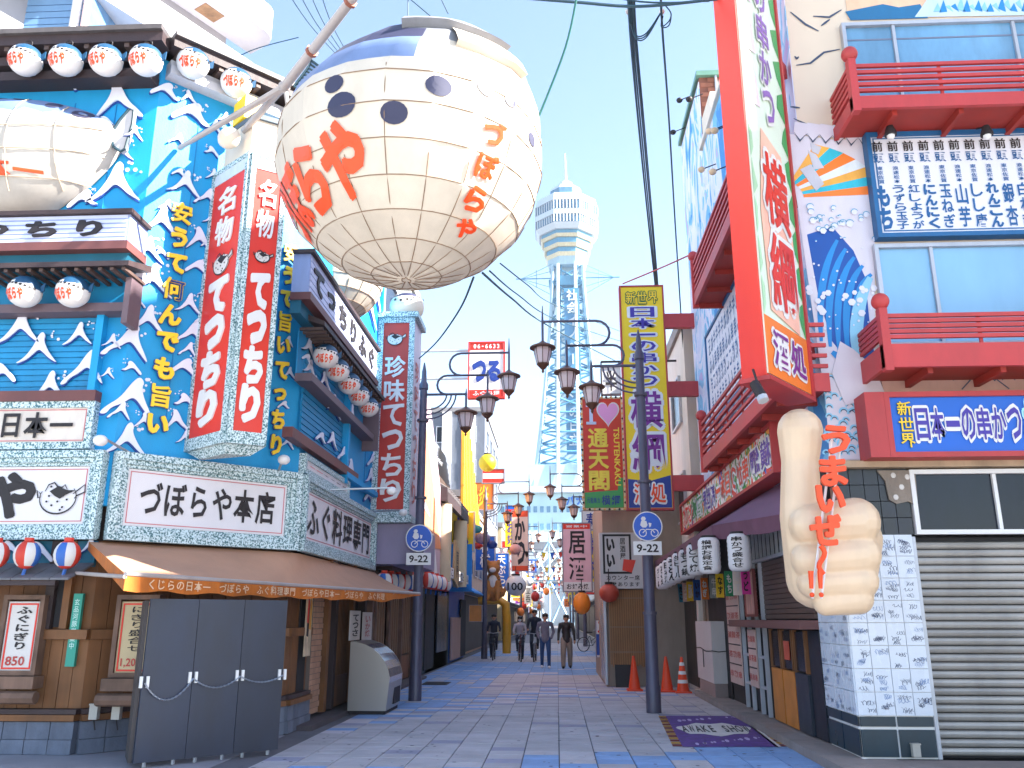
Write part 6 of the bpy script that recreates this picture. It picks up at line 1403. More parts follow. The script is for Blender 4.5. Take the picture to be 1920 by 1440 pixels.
# side boards on the eatery wall
t = thing('menu_signboard', 'small print menu board under the upper side balcony facing the lane', 'sign', FS.p(5, 5, 0)); MB().box(FS, 2.4, 7.0, 5.35, 7.2, .014, .06).build('panel', M('board_white'), t); MB().frame(FS, 2.35, 7.05, 5.3, 7.25, .06, .013, .09).build('frame', M('frame_blue'), t)
mb = MB()
for k in range(16):
    letters(mb, FS, random.choice(('玉ねぎ串', 'れんこん', '牛串焼き', 'しし唐辛')), (2.5+k*.27, 2.72+k*.27, 5.5, 7.1), 'v', .062, .006, .03)
mb.build('lettering', sb, t, fix=False)
for k in range(5):
    u0 = 1.8+k*1.0; w_ = MB().frame(FS, u0, u0+.9, 3.95+1.15, 5.2, .05, .013, .06).build('window', alu, E_)
white_b = block('white_building', 'pale plaster building with red brackets behind the tall yellow sign', 3.1, 9, 19.4, 27, 8.3, wallw, lane='R', nz=2)
# left grey green building etc.
block('siding_building', 'grey green metal sided building behind the vertical red sign', -9, -4.3, 19, 25, 11.2, wallg, lane='L', nz=3)
block('tall_grey_building', 'grey and white banded building far down the left side', -16, -4.4, 52, 64, 14.2, walld, lane='L', nz=5)
bt = bpy.context.scene.objects
for k in range(3): MB().wbox(-8.6+k*1.5, -8.0+k*1.5, 51.9, 51.99, 4, 14.2).build('white_band', white, [o for o in bpy.data.objects if o.name == 'tall_grey_building'][0])
# --- slanted banner sign on the left ---
FLn = Face((-3.45, 18), (0, 1))
def lpoly(F, px, d, m, name, par, t_=.06):
    b = MB(); b.prism(F, [F.q(*q, d) for q in px], d, d+t_); return b.build(name, m, par)
t = thing('slanted_sign', 'big slanted orange and pink sign sail beside the left lamp post', 'sign', FLn.p(4, 3, 0))
lpoly(FLn, [(776, 742), (802, 748), (815, 850), (843, 1090), (775, 1052)], 0, M('sail_pink', '#c8aab6', .5), 'border', t, .05)
lpoly(FLn, [(776, 760), (797, 790), (808, 880), (826, 1030), (775, 1020)], .052, M('sail_orange', '#f29a6a', .5, var=.2), 'panel', t, .02)
lpoly(FLn, [(778, 900), (800, 950), (806, 970), (778, 925)], .073, white, 'white_streak', t, .01); lpoly(FLn, [(798, 1010), (812, 1000), (820, 1080), (812, 1078)], .073, white, 'white_streak', t, .01)
# --- tile roofed gate house left ---
FG = Face((0, 25.5), (1, 0))
t = thing('tile_roof_shopfront', 'old shop front with heavy tiled roof and pale rolled blinds on the left', 'building', (-4.5, 28, 0))
MB().wbox(-9, -3.9, 26, 31, 0, 6.2).build('wall', M('old_timber', '#4a382e', .7, var=.3), t)
FSl = Face((-3.3, 24.5), (0, 1))
def slope_roof(t, y0, y1, x0, x1, z0, z1, m, n=12):   # falls towards the lane
    for k in range(n):
        a = y0+(y1-y0)*k/n; b_ = y0+(y1-y0)*(k+1)/n-.04
        MB().add([(x0, a, z1), (x1, a, z0), (x1, b_, z0), (x0, b_, z1), (x0, a, z1+.1), (x1, a, z0+.1), (x1, b_, z0+.1), (x0, b_, z1+.1)], [(0, 1, 2, 3), (7, 6, 5, 4), (0, 1, 5, 4), (1, 2, 6, 5), (2, 3, 7, 6), (3, 0, 4, 7)]).build('roof_tile', m, t)
        MB().tube([(x0, b_+.02, z1+.1), (x1, b_+.02, z0+.1)], .05, 6).build('ridge_tile', m, t)
slope_roof(t, 25, 31, -5.2, -3.2, 5.2, 6.4, tileroof); MB().wbox(-3.35, -3.2, 24.9, 31.1, 4.9, 5.19).build('eave_board', dkbrown, t); MB().wbox(-5.2, -3.2, 24.8, 24.98, 4.9, 5.3).build('eave_board', dkbrown, t)
for y_ in (25.3, 29.8): MB().tube([(-3.35, y_, 2.6), (-3.35, y_, 4.85)], .24, 12).build('rolled_blind', M('blind_cream', '#cbbd9f', .7, var=.15), t, smooth=True); 
tq = thing('hanging_plaque', 'tilted wooden plaque with dark writing between the rolled blinds', 'sign', (-3.2, 27.5, 3)); Fq = Face((-3.25, 26.8), (0, 1)); MB().prism(Fq, [(0, 2.7), (1.1, 2.5), (1.3, 3.7), (.2, 3.95)], .0, .08).build('board', M('plaque_wood', '#a88c66', .7), tq)
text(Fq, '酒屋', (.35, .95, 2.75, 3.65), blk, tq, 'v', .082, .01, .03)
t = thing('metal_roof_building', 'silver ribbed metal roof above the tiled shop front', 'roofed building', (-6, 33, 0)); MB().wbox(-9, -4.5, 31.2, 36, 0, 8.0).build('wall', walld, t)
slope_roof(t, 25.8, 31, -6.5, -4.2, 7.0, 8.6, M('zinc_roof', '#a8adb6', .35, .6, var=.15), 8)
# yellow corrugated gable
t = thing('yellow_gable', 'bright yellow corrugated gable end catching the sun on the left', 'gable', (-3.9, 38, 4)); FY = Face((-3.6, 31.5), (0, 1))
for k in range(26):
    a = k*.3; top = 9.4-abs(a-1.2)*.62 if a > 1.2 else 9.4-.9*(1.2-a); MB().prism(FY, [(a, 4.6), (a+.28, 4.6), (a+.28, top), (a, top)], .0 if k % 2 else .06, .1 if k % 2 else .16).build('corrugation', M('gable_yellow', '#f0a92a', .5, var=.12), t)
# blue shop awning
t = block('blue_shop', 'low shop with bright blue fascia and canopy on the left', -8, -3.95, 31.6, 37, 4.0, dblue, lane=None, wins=False); FZ_ = Face((-3.9, 31.6), (0, 1))
MB().box(FZ_, 0, 5.4, 2.9, 4.0, .06, .12).build('fascia', M('sky_blue_sign', '#1287d8', .5), t); MB().add([(-3.85, 31.5, 2.9), (-3.0, 31.5, 2.45), (-3.0, 37, 2.45), (-3.85, 37, 2.9), (-3.85, 31.5, 2.95), (-3.0, 31.5, 2.5), (-3.0, 37, 2.5), (-3.85, 37, 2.95)], [(0, 1, 2, 3), (7, 6, 5, 4), (0, 1, 5, 4), (1, 2, 6, 5), (2, 3, 7, 6), (3, 0, 4, 7)]).build('canopy', M('sky_blue_sign'), t)
text(FZ_, '2階', (1.5, 3.6, 3.1, 3.85), yellow_s, t, 'h', .13, .02, .05); FZc = Face((-8, 31.6), (1, 0)); MB().box(FZc, 3.0, 4.0, .1, 2.3, .0, .05).build('curtain', M('curtain_brown', '#a98a78', .7, var=.3), t); MB().box(FZc, 3.0, 4.9, 2.5, 4.2, .0, .06).build('end_fascia', M('sky_blue_sign'), t)
MB().box(FZ_, .3, 3.2, .1, 1.6, .0, .06).build('shutter', M('pink_shutter', '#b99b92', .6), t); MB().box(FZ_, 3.4, 5.2, .1, 2.3, .0, .05).build('doorway', dark, t)
t = block('tea_shop', 'dark timber shop with lattice front beyond the display case', -8, -3.95, 18.3, 25, 3.4, M('old_timber'), lane=None, wins=False); Fz = Face((-3.95, 18.3), (0, 1))
for k in range(22): MB().box(Fz, .2+k*.28, .27+k*.28, .7, 2.4, .0, .05).build('lattice_bar', M('lattice_brown', '#8a6a52', .6, var=.2), t)
for k in range(4): MB().box(Fz, .1+k*1.6, 1.5+k*1.6, .1, .65, .0, .06).build('dado_panel', wood, t); MB().box(Fz, .0+k*1.6, .12+k*1.6, .1, 3.0, .0, .12).build('post', wood_post, t)
MB().wbox(-4, -3.5, 18.3, 25, 2.55, 2.65).build('canopy', dkbrown, t)
t = block('green_pillar_shop', 'narrow dark green tiled shop between the timber shop and blue shop', -8, -3.9, 25.1, 31.4, 3.0, M('green_dark_tile', '#2a3c3c', .4), lane=None, wins=False); Fz = Face((-3.9, 25.1), (0, 1)); MB().box(Fz, .5, 2.4, .1, 2.4, .0, .03).build('doorway', dark, t); MB().box(Fz, 3, 5.5, .5, 2.4, .0, .04).build('window', glassd, t)
Fw = Face((-3.2, 25.2), (0, 1)); tt = thing('lettered_canopy', 'white canopy edge with black lettering above the dark green shop', 'canopy', (-3.4, 28, 2.6)); MB().wbox(-3.9, -3.2, 25.2, 31.3, 2.75, 3.05).build('board', white, tt); text(Fw, 'たこ焼いか焼ビール', (.2, 6, 2.76, 3.04), blk, tt, 'h', .005, .005, .04)
# hanging signs, left and right rows
def hang(px0, px1, py0, py1, Yp, label, m, txt='', tm=blk, mode='v', frame_=None, off=.04, name='hanging_sign', out=None, bands=()):
    F = Face((0, Yp), (1, 0)); u0, u1, z0, z1 = srt(F.r(px0, px1, py0, py1)); t = thing(name, label, 'sign', F.p((u0+u1)/2, z0, 0))
    MB().box(F, u0, u1, z0, z1, -.18, 0).build('panel', m, t); fw_ = (u1-u0)*.04
    MB().frame(F, u0-fw_, u1+fw_, z0-fw_, z1+fw_, fw_, -.2, .02).build('frame', frame_ or M('frame_grey', '#8a8890', .5), t)
    for (a, b_, bm, bt_x, btm) in bands:
        MB().box(F, u0+.01, u1-.01, z0+(z1-z0)*a, z0+(z1-z0)*b_, .001, .006).build('colour_band', bm, t)
        if bt_x: text(F, bt_x, (u0+(u1-u0)*.1, u1-(u1-u0)*.1, z0+(z1-z0)*(a+.02), z0+(z1-z0)*(b_-.02)), btm, t, 'h', .008, .01, off, fit=True)
    if txt:
        rc_ = (u0+(u1-u0)*.16, u1-(u1-u0)*.16, z0+(z1-z0)*.05, z1-(z1-z0)*.05)
        if bands: rc_ = (rc_[0], rc_[1], z0+(z1-z0)*max([b[1] for b in bands if b[0] < .3]+[.03])+.02, z0+(z1-z0)*min([b[0] for b in bands if b[0] > .5]+[.98])-.02)
        text(F, txt, rc_, tm, t, mode, .008, .01, off, outline=out, ooff=off+.06, fit=True)
    return t, F, (u0, u1, z0, z1)
t, F, rc = hang(880, 944, 643, 744, 24.0, 'white sign with red bands and dark puffer drawing hanging behind the left lanterns', white, '', frame_=redp, bands=((0, .13, redp, 'ふぐ料理', white), (.87, 1, redp, '06-6633', white)))
text(F, 'つる', (rc[0]+.08, rc[1]-.08, rc[2]+.45, rc[3]-.55), navys, t, 'h', .01, .01, .06, fit=True)
MB().tube([F.p(rc[0]-1.6, rc[3]-.2, -.1), F.p(rc[0], rc[3]-.2, -.1)], .04, 6).build('bracket', alu, t); MB().tube([F.p(rc[0]-1.6, rc[2]+.6, -.1), F.p(rc[0], rc[2]+.6, -.1)], .04, 6).build('bracket', alu, t)
# yellow tall sign
Yy = 18.6; t, F, rc = hang(1171, 1251, 538, 953, Yy, 'very tall yellow sign with blue and purple characters outlined white in a red frame', yellow_s, '', frame_=redl, name='tall_yellow_sign')
u0, u1, z0, z1 = rc; H_ = z1-z0; c_ = (u0+u1)/2; w_ = u1-u0
MB().prism(F, [(u0+.01, z0+.01), (u1-.01, z0+.01), (u1-.01, z0+H_*.14), (c_, z0+H_*.115), (u0+.01, z0+H_*.125)], .001, .005).build('navy_foot', navys, t)
text(F, '新世界', (c_-w_*.4, c_+w_*.4, z1-H_*.085, z1-H_*.02), yellow, t, 'h', .008, .01, .03, outline=M('outline_green'), ooff=.1, fit=True)
text(F, '日本一の串かつ', (c_-w_*.33, c_+w_*.33, z0+H_*.53, z1-H_*.095), violet, t, 'v', .008, .01, .05, outline=white, ooff=.13, fit=True)
text(F, '横綱', (c_-w_*.42, c_+w_*.42, z0+H_*.15, z0+H_*.52), purple, t, 'v', .008, .01, .05, outline=white, ooff=.12, fit=True)
text(F, '酒処', (c_-w_*.38, c_+w_*.38, z0+.08, z0+H_*.11), orange_red, t, 'h', .008, .01, .05, outline=white, ooff=.13, fit=True)
for py in (600, 728, 905): z_ = F.q(1270, py)[1]; MB().box(F, u1+w_*.045, u1+.95, z_-.17, z_+.17, -.16, -.02).build('bracket', redl, t)
# red heart sign with bulbs
t, F, rc = hang(1094, 1167, 748, 953, 20.6, 'red sign with white letter I, pink heart and yellow characters edged with bulbs', M('panel_scarlet', '#dd3a2a', .45), '', frame_=M('bulb_frame_cream', '#e4d3b0', .5), name='heart_sign')
u0, u1, z0, z1 = rc; H_ = z1-z0; w_ = u1-u0
MB().prism(F, [(u0+.01, z0+.01), (u1-.01, z0+.01), (u1-.01, z0+H_*.27), (u1-w_*.12, z0+H_*.27), (u1-w_*.15, z0+H_*.16), (u0+.01, z0+H_*.14)], .001, .005).build('green_foot', green, t)
MB().box(F, u0+w_*.175, u0+w_*.265, z1-H_*.215, z1-H_*.075, .008, .02).build('letter_stem', M('pale_blue_letter', '#c9d4f2', .5), t)
MB().box(F, u0+w_*.09, u0+w_*.35, z1-H_*.075, z1-H_*.05, .008, .02).build('letter_serif', M('pale_blue_letter'), t); MB().box(F, u0+w_*.09, u0+w_*.35, z1-H_*.24, z1-H_*.215, .008, .02).build('letter_serif', M('pale_blue_letter'), t)
hx, hz2, hs = u0+w_*.66, z1-H_*.13, w_*.0165
hp = [(hx+hs*16*math.sin(a)**3, hz2+hs*1.25*(13*math.cos(a)-5*math.cos(2*a)-2*math.cos(3*a)-math.cos(4*a))) for a in [i*math.pi/16 for i in range(32)]]
MB().prism(F, [(hx+(x-hx)*1.13, hz2+(z-hz2)*1.13) for x, z in hp], .002, .010).build('heart_outline', white, t); MB().prism(F, hp, .011, .018).build('heart', pink, t)
text(F, '通天閣', (u0+w_*.1, u0+w_*.67, z0+H_*.15, z1-H_*.27), M('panel_lettering_yellow', '#f3d84a', .5), t, 'v', .008, .012, .07, fit=True)
mb = MB(); cx_ = u1-w_*.14
Ft_ = lambda u, z, d: F.p(cx_+(z-(z0+H_*.5))*0+z*0+u*0, 0, 0)
def rotfn(u, z, d): return F.p(cx_+(z)*1.0, (z0+H_*.2)+(H_*.53)*(1-u), .008+d)
letters(mb, F, 'TSUTENKAKU', (0, 1, -w_*.07, w_*.07), 's', 0, .01, .03, 0) if False else None
V_, Fs_, x0_, x1_, y0_, y1_ = glyph('TSUTENKAKU', .02)
mb.add([rotfn((v.x-x0_)/(x1_-x0_), ((v.y-y0_)/(y1_-y0_)-.5)*w_*.15, (v.z+.5)*.01) for v in V_], Fs_); mb.build('lettering', M('panel_lettering_yellow'), t, fix=False)
text(F, '横綱', (u0+w_*.42, u1-w_*.08, z0+H_*.02, z0+H_*.12), navys, t, 'h', .008, .01, .04, fit=True); text(F, '元祖串カ', (u0+w_*.06, u0+w_*.4, z0+H_*.04, z0+H_*.1), navys, t, 'h', .008, .01, .02)
mb = MB(); nb = 22
for k in range(nb):
    for u in (u0-.03, u1+.03): mb.ball(F.p(u, z0+H_*k/(nb-1), .05), .03, 6, 4, k % 2)
for k in range(9):
    for z in (z0-.03, z1+.03): mb.ball(F.p(u0+w_*k/8, z, .05), .03, 6, 4, k % 2)
mb.build('edge_bulb', [M('bulb_amber', '#f0b060', .4), blk], t, kind='stuff')
MB().tube([F.p(u0+.5, z1+.06, -.1), F.p(u0+.5, z1+1.0, -.1)], .02, 5).build('hanger', blk, t); MB().tube([F.p(u0+.5, z1+1.0, -.1), F.p(3.4, z1+1.0, -.1)], .03, 5).build('bracket', blk, t)
t, F, rc = hang(1128, 1163, 690, 738, 22.5, 'small white sign with black kanji above the bulb edged red sign', white, '半', blk, off=.05)
# white menu sign at the projecting corner + bamboo blinds
Yw = 21.3; FW_ = Face((0, Yw), (1, 0))
pj = thing('corner_stall', 'closed stall with bamboo blinds and white signboard projecting into the lane', 'building', (2.2, Yw, 0))
MB().wbox(1.15, 3.2, Yw+.05, 27, 0, 4.7).build('wall', M('pier_beige'), pj)
q = srt(FW_.r(1124, 1222, 1000, 1104, .1)); t = thing('stall_sign', 'white signboard with black frame, bold strokes and red sake cup above the bamboo blind', 'sign', FW_.p(2, q[2], .1)); MB().box(FW_, q[0], q[1], q[2], q[3], .0, .3).build('box', M('sign_box_white', '#c9c2c2', .5, var=.06), t)
w_ = q[1]-q[0]; H_ = q[3]-q[2]; MB().frame(FW_, q[0]+w_*.06, q[0]+w_*.6, q[2]+H_*.26, q[3]-.04, .05, .301, .31).build('black_frame', blk, t)
text(FW_, 'いい', (q[0]+w_*.12, q[0]+w_*.3, q[2]+H_*.35, q[3]-.1), blk, t, 'v', .302, .006, .07); text(FW_, '居酒屋', (q[0]+w_*.38, q[0]+w_*.5, q[2]+H_*.5, q[3]-.12), blk, t, 'v', .302, .006, .03)
text(FW_, 'カウンター席', (q[0]+w_*.1, q[0]+w_*.75, q[2]+H_*.14, q[2]+H_*.24), blk, t, 'h', .302, .006, .03); text(FW_, '座敷あります', (q[0]+w_*.1, q[0]+w_*.75, q[2]+H_*.03, q[2]+H_*.12), blk, t, 'h', .302, .006, .03)
MB().prism(FW_, [(q[0]+w_*.42, q[2]+H_*.32), (q[0]+w_*.6, q[2]+H_*.28), (q[0]+w_*.68, q[2]+H_*.5), (q[0]+w_*.45, q[2]+H_*.52)], .303, .312).build('red_cup', redp, t)
bb = thing('bamboo_blind', 'hanging bamboo blind closing the stall under the white signboard', 'blind', FW_.p(1.8, .7, .1)); bq = srt(FW_.r(1143, 1215, 1106, 1248, .1)); n_ = 34; mb = MB()
for k in range(n_): mb.box(FW_, bq[0]+(bq[1]-bq[0])*k/n_+.003, bq[0]+(bq[1]-bq[0])*(k+1)/n_-.003, bq[2]+random.uniform(-.04, .03), bq[3], .08, .1, k % 2)
mb.build('reed', [M('reed_tan', '#a8794f', .7, var=.25), M('reed_dark', '#8d6541', .7, var=.25)], bb, kind='stuff')
for z in (bq[2]+.3, (bq[2]+bq[3])/2, bq[3]-.2): MB().box(FW_, bq[0], bq[1], z, z+.015, .101, .106).build('cord', M('pier_beige'), bb)
MB().tube([FW_.p(bq[0]-.1, .05, .1), FW_.p(bq[0]-.1, 3.0, .1)], .04, 6).build('corner_post', alu, pj)
t = thing('plastic_curtain', 'grey clear plastic curtain hanging from the stall corner post', 'curtain', FW_.p(bq[0]-.1, 0, .1)); cm = M('plastic_film', '#a9a6a8', .2, var=.3, spec=.8); mb = MB()
for k in range(10): mb.add([(1.15-.02-.02*math.sin(k), Yw+k*.2, .1), (1.15-.02-.02*math.sin(k+1), Yw+(k+1)*.2, .1), (1.13, Yw+(k+1)*.2, 2.7), (1.13, Yw+k*.2, 2.7)], [(0, 1, 2, 3)])
mb.build('film', cm, t, fix=False)
t = thing('a_frame_board', 'small dark a-frame board leaning behind the nearest traffic cone', 'board', (1.5, 21, 0)); MB().add([(1.35, 21.1, 0), (1.75, 21.1, 0), (1.75, 21.25, .75), (1.35, 21.25, .75), (1.35, 21.14, 0), (1.75, 21.14, 0), (1.75, 21.28, .75), (1.35, 21.28, .75)], [(0, 1, 2, 3), (7, 6, 5, 4), (0, 1, 5, 4), (1, 2, 6, 5), (2, 3, 7, 6), (3, 0, 4, 7)]).build('panel', blk, t)
# hanging things further down, right side
hang(1056, 1108, 982, 1108, 27.5, 'pink banner sign with red heart and black frame hanging on the right', M('banner_pink', '#e0b4bf', .5, var=.2, vs=2), '居酒', blk, bands=((.92, 1, redp, '営業中', white), (.0, .13, white, 'お好み焼', blk)))
hang(1092, 1124, 958, 992, 31, 'white sign with navy and red strokes below the bulb edged sign', white, '寿', navys); hang(1128, 1164, 958, 990, 30, 'white sign with red characters beside the round blue sign', white, '串', redp)
hang(1118, 1140, 1163, 1232, 24.5, 'blue and white standing banner beside the stall corner', M('banner_blue', '#2450b0', .5), '', white, bands=((.62, 1, white, 'ス', redp), (.0, .05, white, '', white)), name='banner_stand')
def far_lantern(px, py, Yp, r, m, label, sc=1.15, cat='lantern'):
    c = atY(px, py, Yp); t = thing('paper_lantern', label, cat, c-Vector((0, 0, r))); MB().ball(c, r, 14, 9, 0, (1, 1, sc)).build('shade', m, t, smooth='all'); MB().lathe(c+Vector((0, 0, r*sc-.01)), [(r*.4, 0), (r*.4, .05)], 10).build('cap', blk, t)
    mb = MB(); mb.tube([c+Vector((0, 0, r*sc)), c+Vector((0, 0, r*sc+.35))], .012, 4); mb.build('cord', blk, t); return t, c
far_lantern(1142, 1112, 20.8, .24, M('lantern_deep_red', '#b5402c', .5), 'dark red round lantern at the corner of the bamboo blind stall', .9)
far_lantern(1091, 1131, 26, .26, M('lantern_orange', '#ef8a22', .5), 'glossy orange lantern hanging before the right hand shops', 1.25)
t, c = far_lantern(967, 1098, 34, .42, white, 'large white round lantern with red base hanging over the lane', .95); text(Face((c.x-.3, c.y-.53), (1, 0)), '100', (.0, .6, c.z-.2, c.z+.1), blk, t, 's', .0, .01, .02)
t, c = far_lantern(966, 1030, 40, .28, M('lantern_rose', '#e8a79a', .5), 'pale rose round lantern above the white one', .9)
hang(960, 990, 958, 1070, 46, 'orange and white hanging banner with dark dots at the left', M('banner_peach', '#f2c9b4', .5), 'かつ', blk, bands=((.9, 1, orange_red, '', white), (0, .08, orange_red, '', white)))
hang(948, 972, 948, 976, 47, 'small blue square sign with red centre at the left', dblue, '', redp, bands=((.3, .75, redp, '', white),))
hang(905, 945, 880, 905, 44, 'red strip sign with white figures behind the second left lamp', redp, '', white, bands=((.3, .7, white, '', white),)); hang(890, 925, 905, 955, 45, 'orange and yellow fire patterned sign on the left', orange, '炎', yellow)
t, c = far_lantern(914, 868, 42, .45, yellow_s, 'round yellow lamp globe above the orange signs', 1.0)
hang(880, 903, 1135, 1165, 30, 'narrow wooden notice by the blue shop door', wood_lt, '', blk)
# sculpted mask sign
t = thing('kabuki_mask_sign', 'colourful sculpted festival figure projecting over the blue shop on the left', 'sculpture', atY(905, 1020, 36)); c = atY(905, 1010, 36)
for (dx, dz, r, m_, sc) in ((0, 0, .3, M('festival_lilac', '#a79bc0', .6, var=.5, vs=5), (1.1, .5, .8)), (-.3, -.3, .25, redp, (1.3, .5, .5)), (-.3, .4, .25, M('festival_teal', '#3aa3b4', .5), (1.2, .4, .7)), (-.5, .1, .25, orange, (.8, .5, 1.0)), (.4, -.25, .22, navys, (1, .5, .8))): MB().ball(c+Vector((dx, 0, dz)), r, 14, 9, 0, sc).build('sculpted_form', m_, t, smooth='all')
c = atY(925, 1088, 36); t = thing('tiger_sculpture', 'tawny tiger sculpture with pale chest sitting above the blue shop beyond the second left lamp', 'sculpture', c-Vector((0, 0, .9)))
remeshed([(c+Vector((0, 0, -.45)), .42, c+Vector((0, 0, .05)), .3), (c+Vector((0, -.1, .5)), .3, c+Vector((0, -.2, .48)), .28), (c+Vector((-.22, -.1, .76)), .08, c+Vector((-.2, -.1, .7)), .1), (c+Vector((.22, -.1, .76)), .08, c+Vector((.2, -.1, .7)), .1), (c+Vector((-.2, -.35, -.1)), .1, c+Vector((-.2, -.42, -.75)), .1), (c+Vector((.2, -.35, -.1)), .1, c+Vector((.2, -.42, -.75)), .1), (c+Vector((.4, .1, -.6)), .08, c+Vector((.65, .1, .1)), .06)], .04, 3, 'body', [M('tiger_tan', '#c07c3c', .7, var=.35, vs=4, streak=False)], t)
MB().ball(c+Vector((0, -.27, -.1)), .25, 12, 8, 0, (.8, .6, 1.2)).build('chest', offw, t, smooth='all'); MB().ball(c+Vector((0, -.45, .4)), .13, 12, 8, 0, (1.1, .6, .8)).build('muzzle', offw, t, smooth='all')
for k in range(6): MB().tube([c+Vector((-.38+.02*k, -.1, -.5+k*.13)), c+Vector((-.25, -.33, -.52+k*.13))], .022, 5).build('stripe', blk, t); MB().tube([c+Vector((.38-.02*k, -.1, -.5+k*.13)), c+Vector((.25, -.33, -.52+k*.13))], .022, 5).build('stripe', blk, t)
t = thing('bent_pipe_sculpture', 'glossy orange bent tube sculpture beside the cyclist on the left', 'sculpture', atZ(945, 1230, 0)); c = atZ(948, 1225, 0)
MB().tube([c+Vector((-1.3, 0, 2.35)), c+Vector((-.3, 0, 2.4)), c+Vector((0, 0, 2.2)), c+Vector((.05, 0, 1.6)), c+Vector((.05, 0, 0))], .2, 12).build('tube', M('tube_amber', '#e0a02c', .3), t, smooth=True)
# rows of generic shops to the far end of the lane
rf = random.Random(11); cw = ['#cfc8c0', '#b8b2b4', '#d8cbb8', '#a8b4bf', '#c4a79a', '#d9d6d2', '#9fa3a8', '#c7b48e']; nmw = ['pale', 'grey', 'cream', 'blue grey', 'salmon', 'white', 'slate grey', 'sand']
nth = ['first', 'second', 'third', 'fourth', 'fifth', 'sixth', 'seventh', 'eighth', 'ninth']
for side in (-1, 1):
    y = 64.5 if side < 0 else 27.5; i = 0
    if side < 0: block('shop_building', 'two storey peach shop building just before the banded grey one on the left', -9, -4.2, 37.5, 51.5, 6.8, M('shop_wall_p', '#dcb9a0', .6), lane='L', nz=2)
    while y < 150:
        L_ = rf.uniform(8, 13); h = rf.uniform(6, 11) if side > 0 else rf.uniform(6, 10); k = rf.randrange(8)
        x0, x1 = (3.0, 11) if side > 0 else (-12, -4.1)
        block('shop_building', (nth+['tenth', 'eleventh', 'twelfth', 'thirteenth', 'fourteenth'])[i]+' shop building on the '+('right' if side > 0 else 'left')+' in the far row, '+nmw[k]+' walls', x0, x1, y, y+L_-.15, h, M('shop_wall_%d' % k, cw[k], .7, var=.15), lane='R' if side > 0 else 'L', nz=2)
        y += L_; i += 1
sc_ = [('red', redp, white), ('yellow', yellow_s, violet), ('white', white, redp), ('blue', dblue, white), ('green', green, white), ('orange', orange, blk), ('white', white, blk), ('purple', purple, yellow)]
tx_ = ['串かつ', '寿司', 'うどん', '酒場', 'たこ焼', '将棋', '喫茶', '焼肉', 'ホルモン', '立呑', '天ぷら', 'お好み焼']
i = 0
for side in (-1, 1):
    for k in range(11):
        Yp = 34+k*8.5+rf.uniform(-1, 1); x = (2.0 if side > 0 else -3.9)+rf.uniform(-.25, .25); w_ = rf.uniform(.7, 1.2); z0 = rf.uniform(2.9, 4.2); h = rf.uniform(1.3, 3.0); cnm, m_, tm = sc_[rf.randrange(8)]
        F = Face((x, Yp), (1, 0)); s_ = tx_[(i*5) % 12]; t = thing('hanging_sign', cnm+' upright shop sign, number %s down the %s row beyond the lanterns' % (nth[k] if k < 9 else ('tenth', 'eleventh')[k-9], 'right' if side > 0 else 'left'), 'sign', F.p(w_/2, z0, 0))
        MB().box(F, 0, w_, z0, z0+h, -.2, 0).build('panel', m_, t); MB().frame(F, -.03, w_+.03, z0-.03, z0+h+.03, .05, -.2, .02).build('frame', alu, t); text(F, s_, (w_*.2, w_*.8, z0+.1, z0+h-.1), tm, t, 'v', .005, .02, .05, fit=True); i += 1
for k in range(14):
    far_lantern(rf.uniform(975, 1030), rf.uniform(1085, 1150), 60+k*5, .3, (redp, white, orange)[k % 3], ('red', 'white', 'orange')[k % 3]+' tiny lantern strung across the far lane, '+nth[k % 9]+(' of the near string' if k < 9 else ' of the far string'))
def minisign(x, Yp, z0, w_, h, m, tm, tx, label):
    F = Face((x, Yp), (1, 0)); t = thing('hanging_sign', label, 'sign', F.p(w_/2, z0, 0)); MB().box(F, 0, w_, z0, z0+h, -.15, 0).build('panel', m, t); text(F, tx, (w_*.15, w_*.85, z0+.08, z0+h-.08), tm, t, 'v' if h > w_*1.3 else 'h', .005, .01, .03, fit=True)
ords = nth+['tenth', 'eleventh', 'twelfth', 'thirteenth', 'fourteenth', 'fifteenth', 'sixteenth']
for side in (-1, 1):
    for k in range(15):
        Yp = 52+k*7.2+rf.uniform(-1.5, 1.5); cnm, m_, tm = sc_[rf.choice((0, 1, 2, 2, 3, 5, 6))]; w_ = rf.uniform(.6, 1.5)
        minisign((rf.uniform(1.0, 1.8) if side > 0 else rf.uniform(-2.9, -2.0)-w_), Yp, rf.uniform(2.6, 6.5), w_, rf.uniform(.7, 1.8), m_, tm, rf.choice(tx_)[:2], 'small '+cnm+' sign, '+ords[k]+' of the far jutting signs on the '+('right' if side > 0 else 'left'))
for k in range(7):
    x0 = -34+k*10; kk = k % 8; block('distant_building', ords[k]+' pale distant block from the left beyond the tower base', x0, x0+9.6, 205+3*(k % 2), 225, 9+(k*37 % 11), M('distant_wall_%d' % (k % 3), ('#bfc6cc', '#d2cfc9', '#b3bcc6')[k % 3], .7, var=.15), wins=False)
    MB()
for k in range(6):
    Yp = 46+k*14; t = thing('pennant_string', ords[k]+' string of small pennants across the far lane', 'pennants', (-.5, Yp, 5)); b = MB(); b.tube([(-3.6+6.2*s_/8, Yp, 5.3-.35*math.sin(math.pi*s_/8)) for s_ in range(9)], .012, 4); b.build('cord', blk, t)
    b = MB()
    for s_ in range(14): x = -3.4+5.9*s_/13; z = 5.3-.35*math.sin(math.pi*(x+3.6)/6.2); b.add([(x-.13, Yp, z), (x+.13, Yp, z), (x, Yp, z-.34), (x-.13, Yp+.01, z), (x+.13, Yp+.01, z), (x, Yp+.01, z-.34)], [(0, 1, 2), (5, 4, 3)], s_ % 4)
    b.build('pennant', [redp, white, yellow_s, dblue], t, kind='stuff', fix=False)
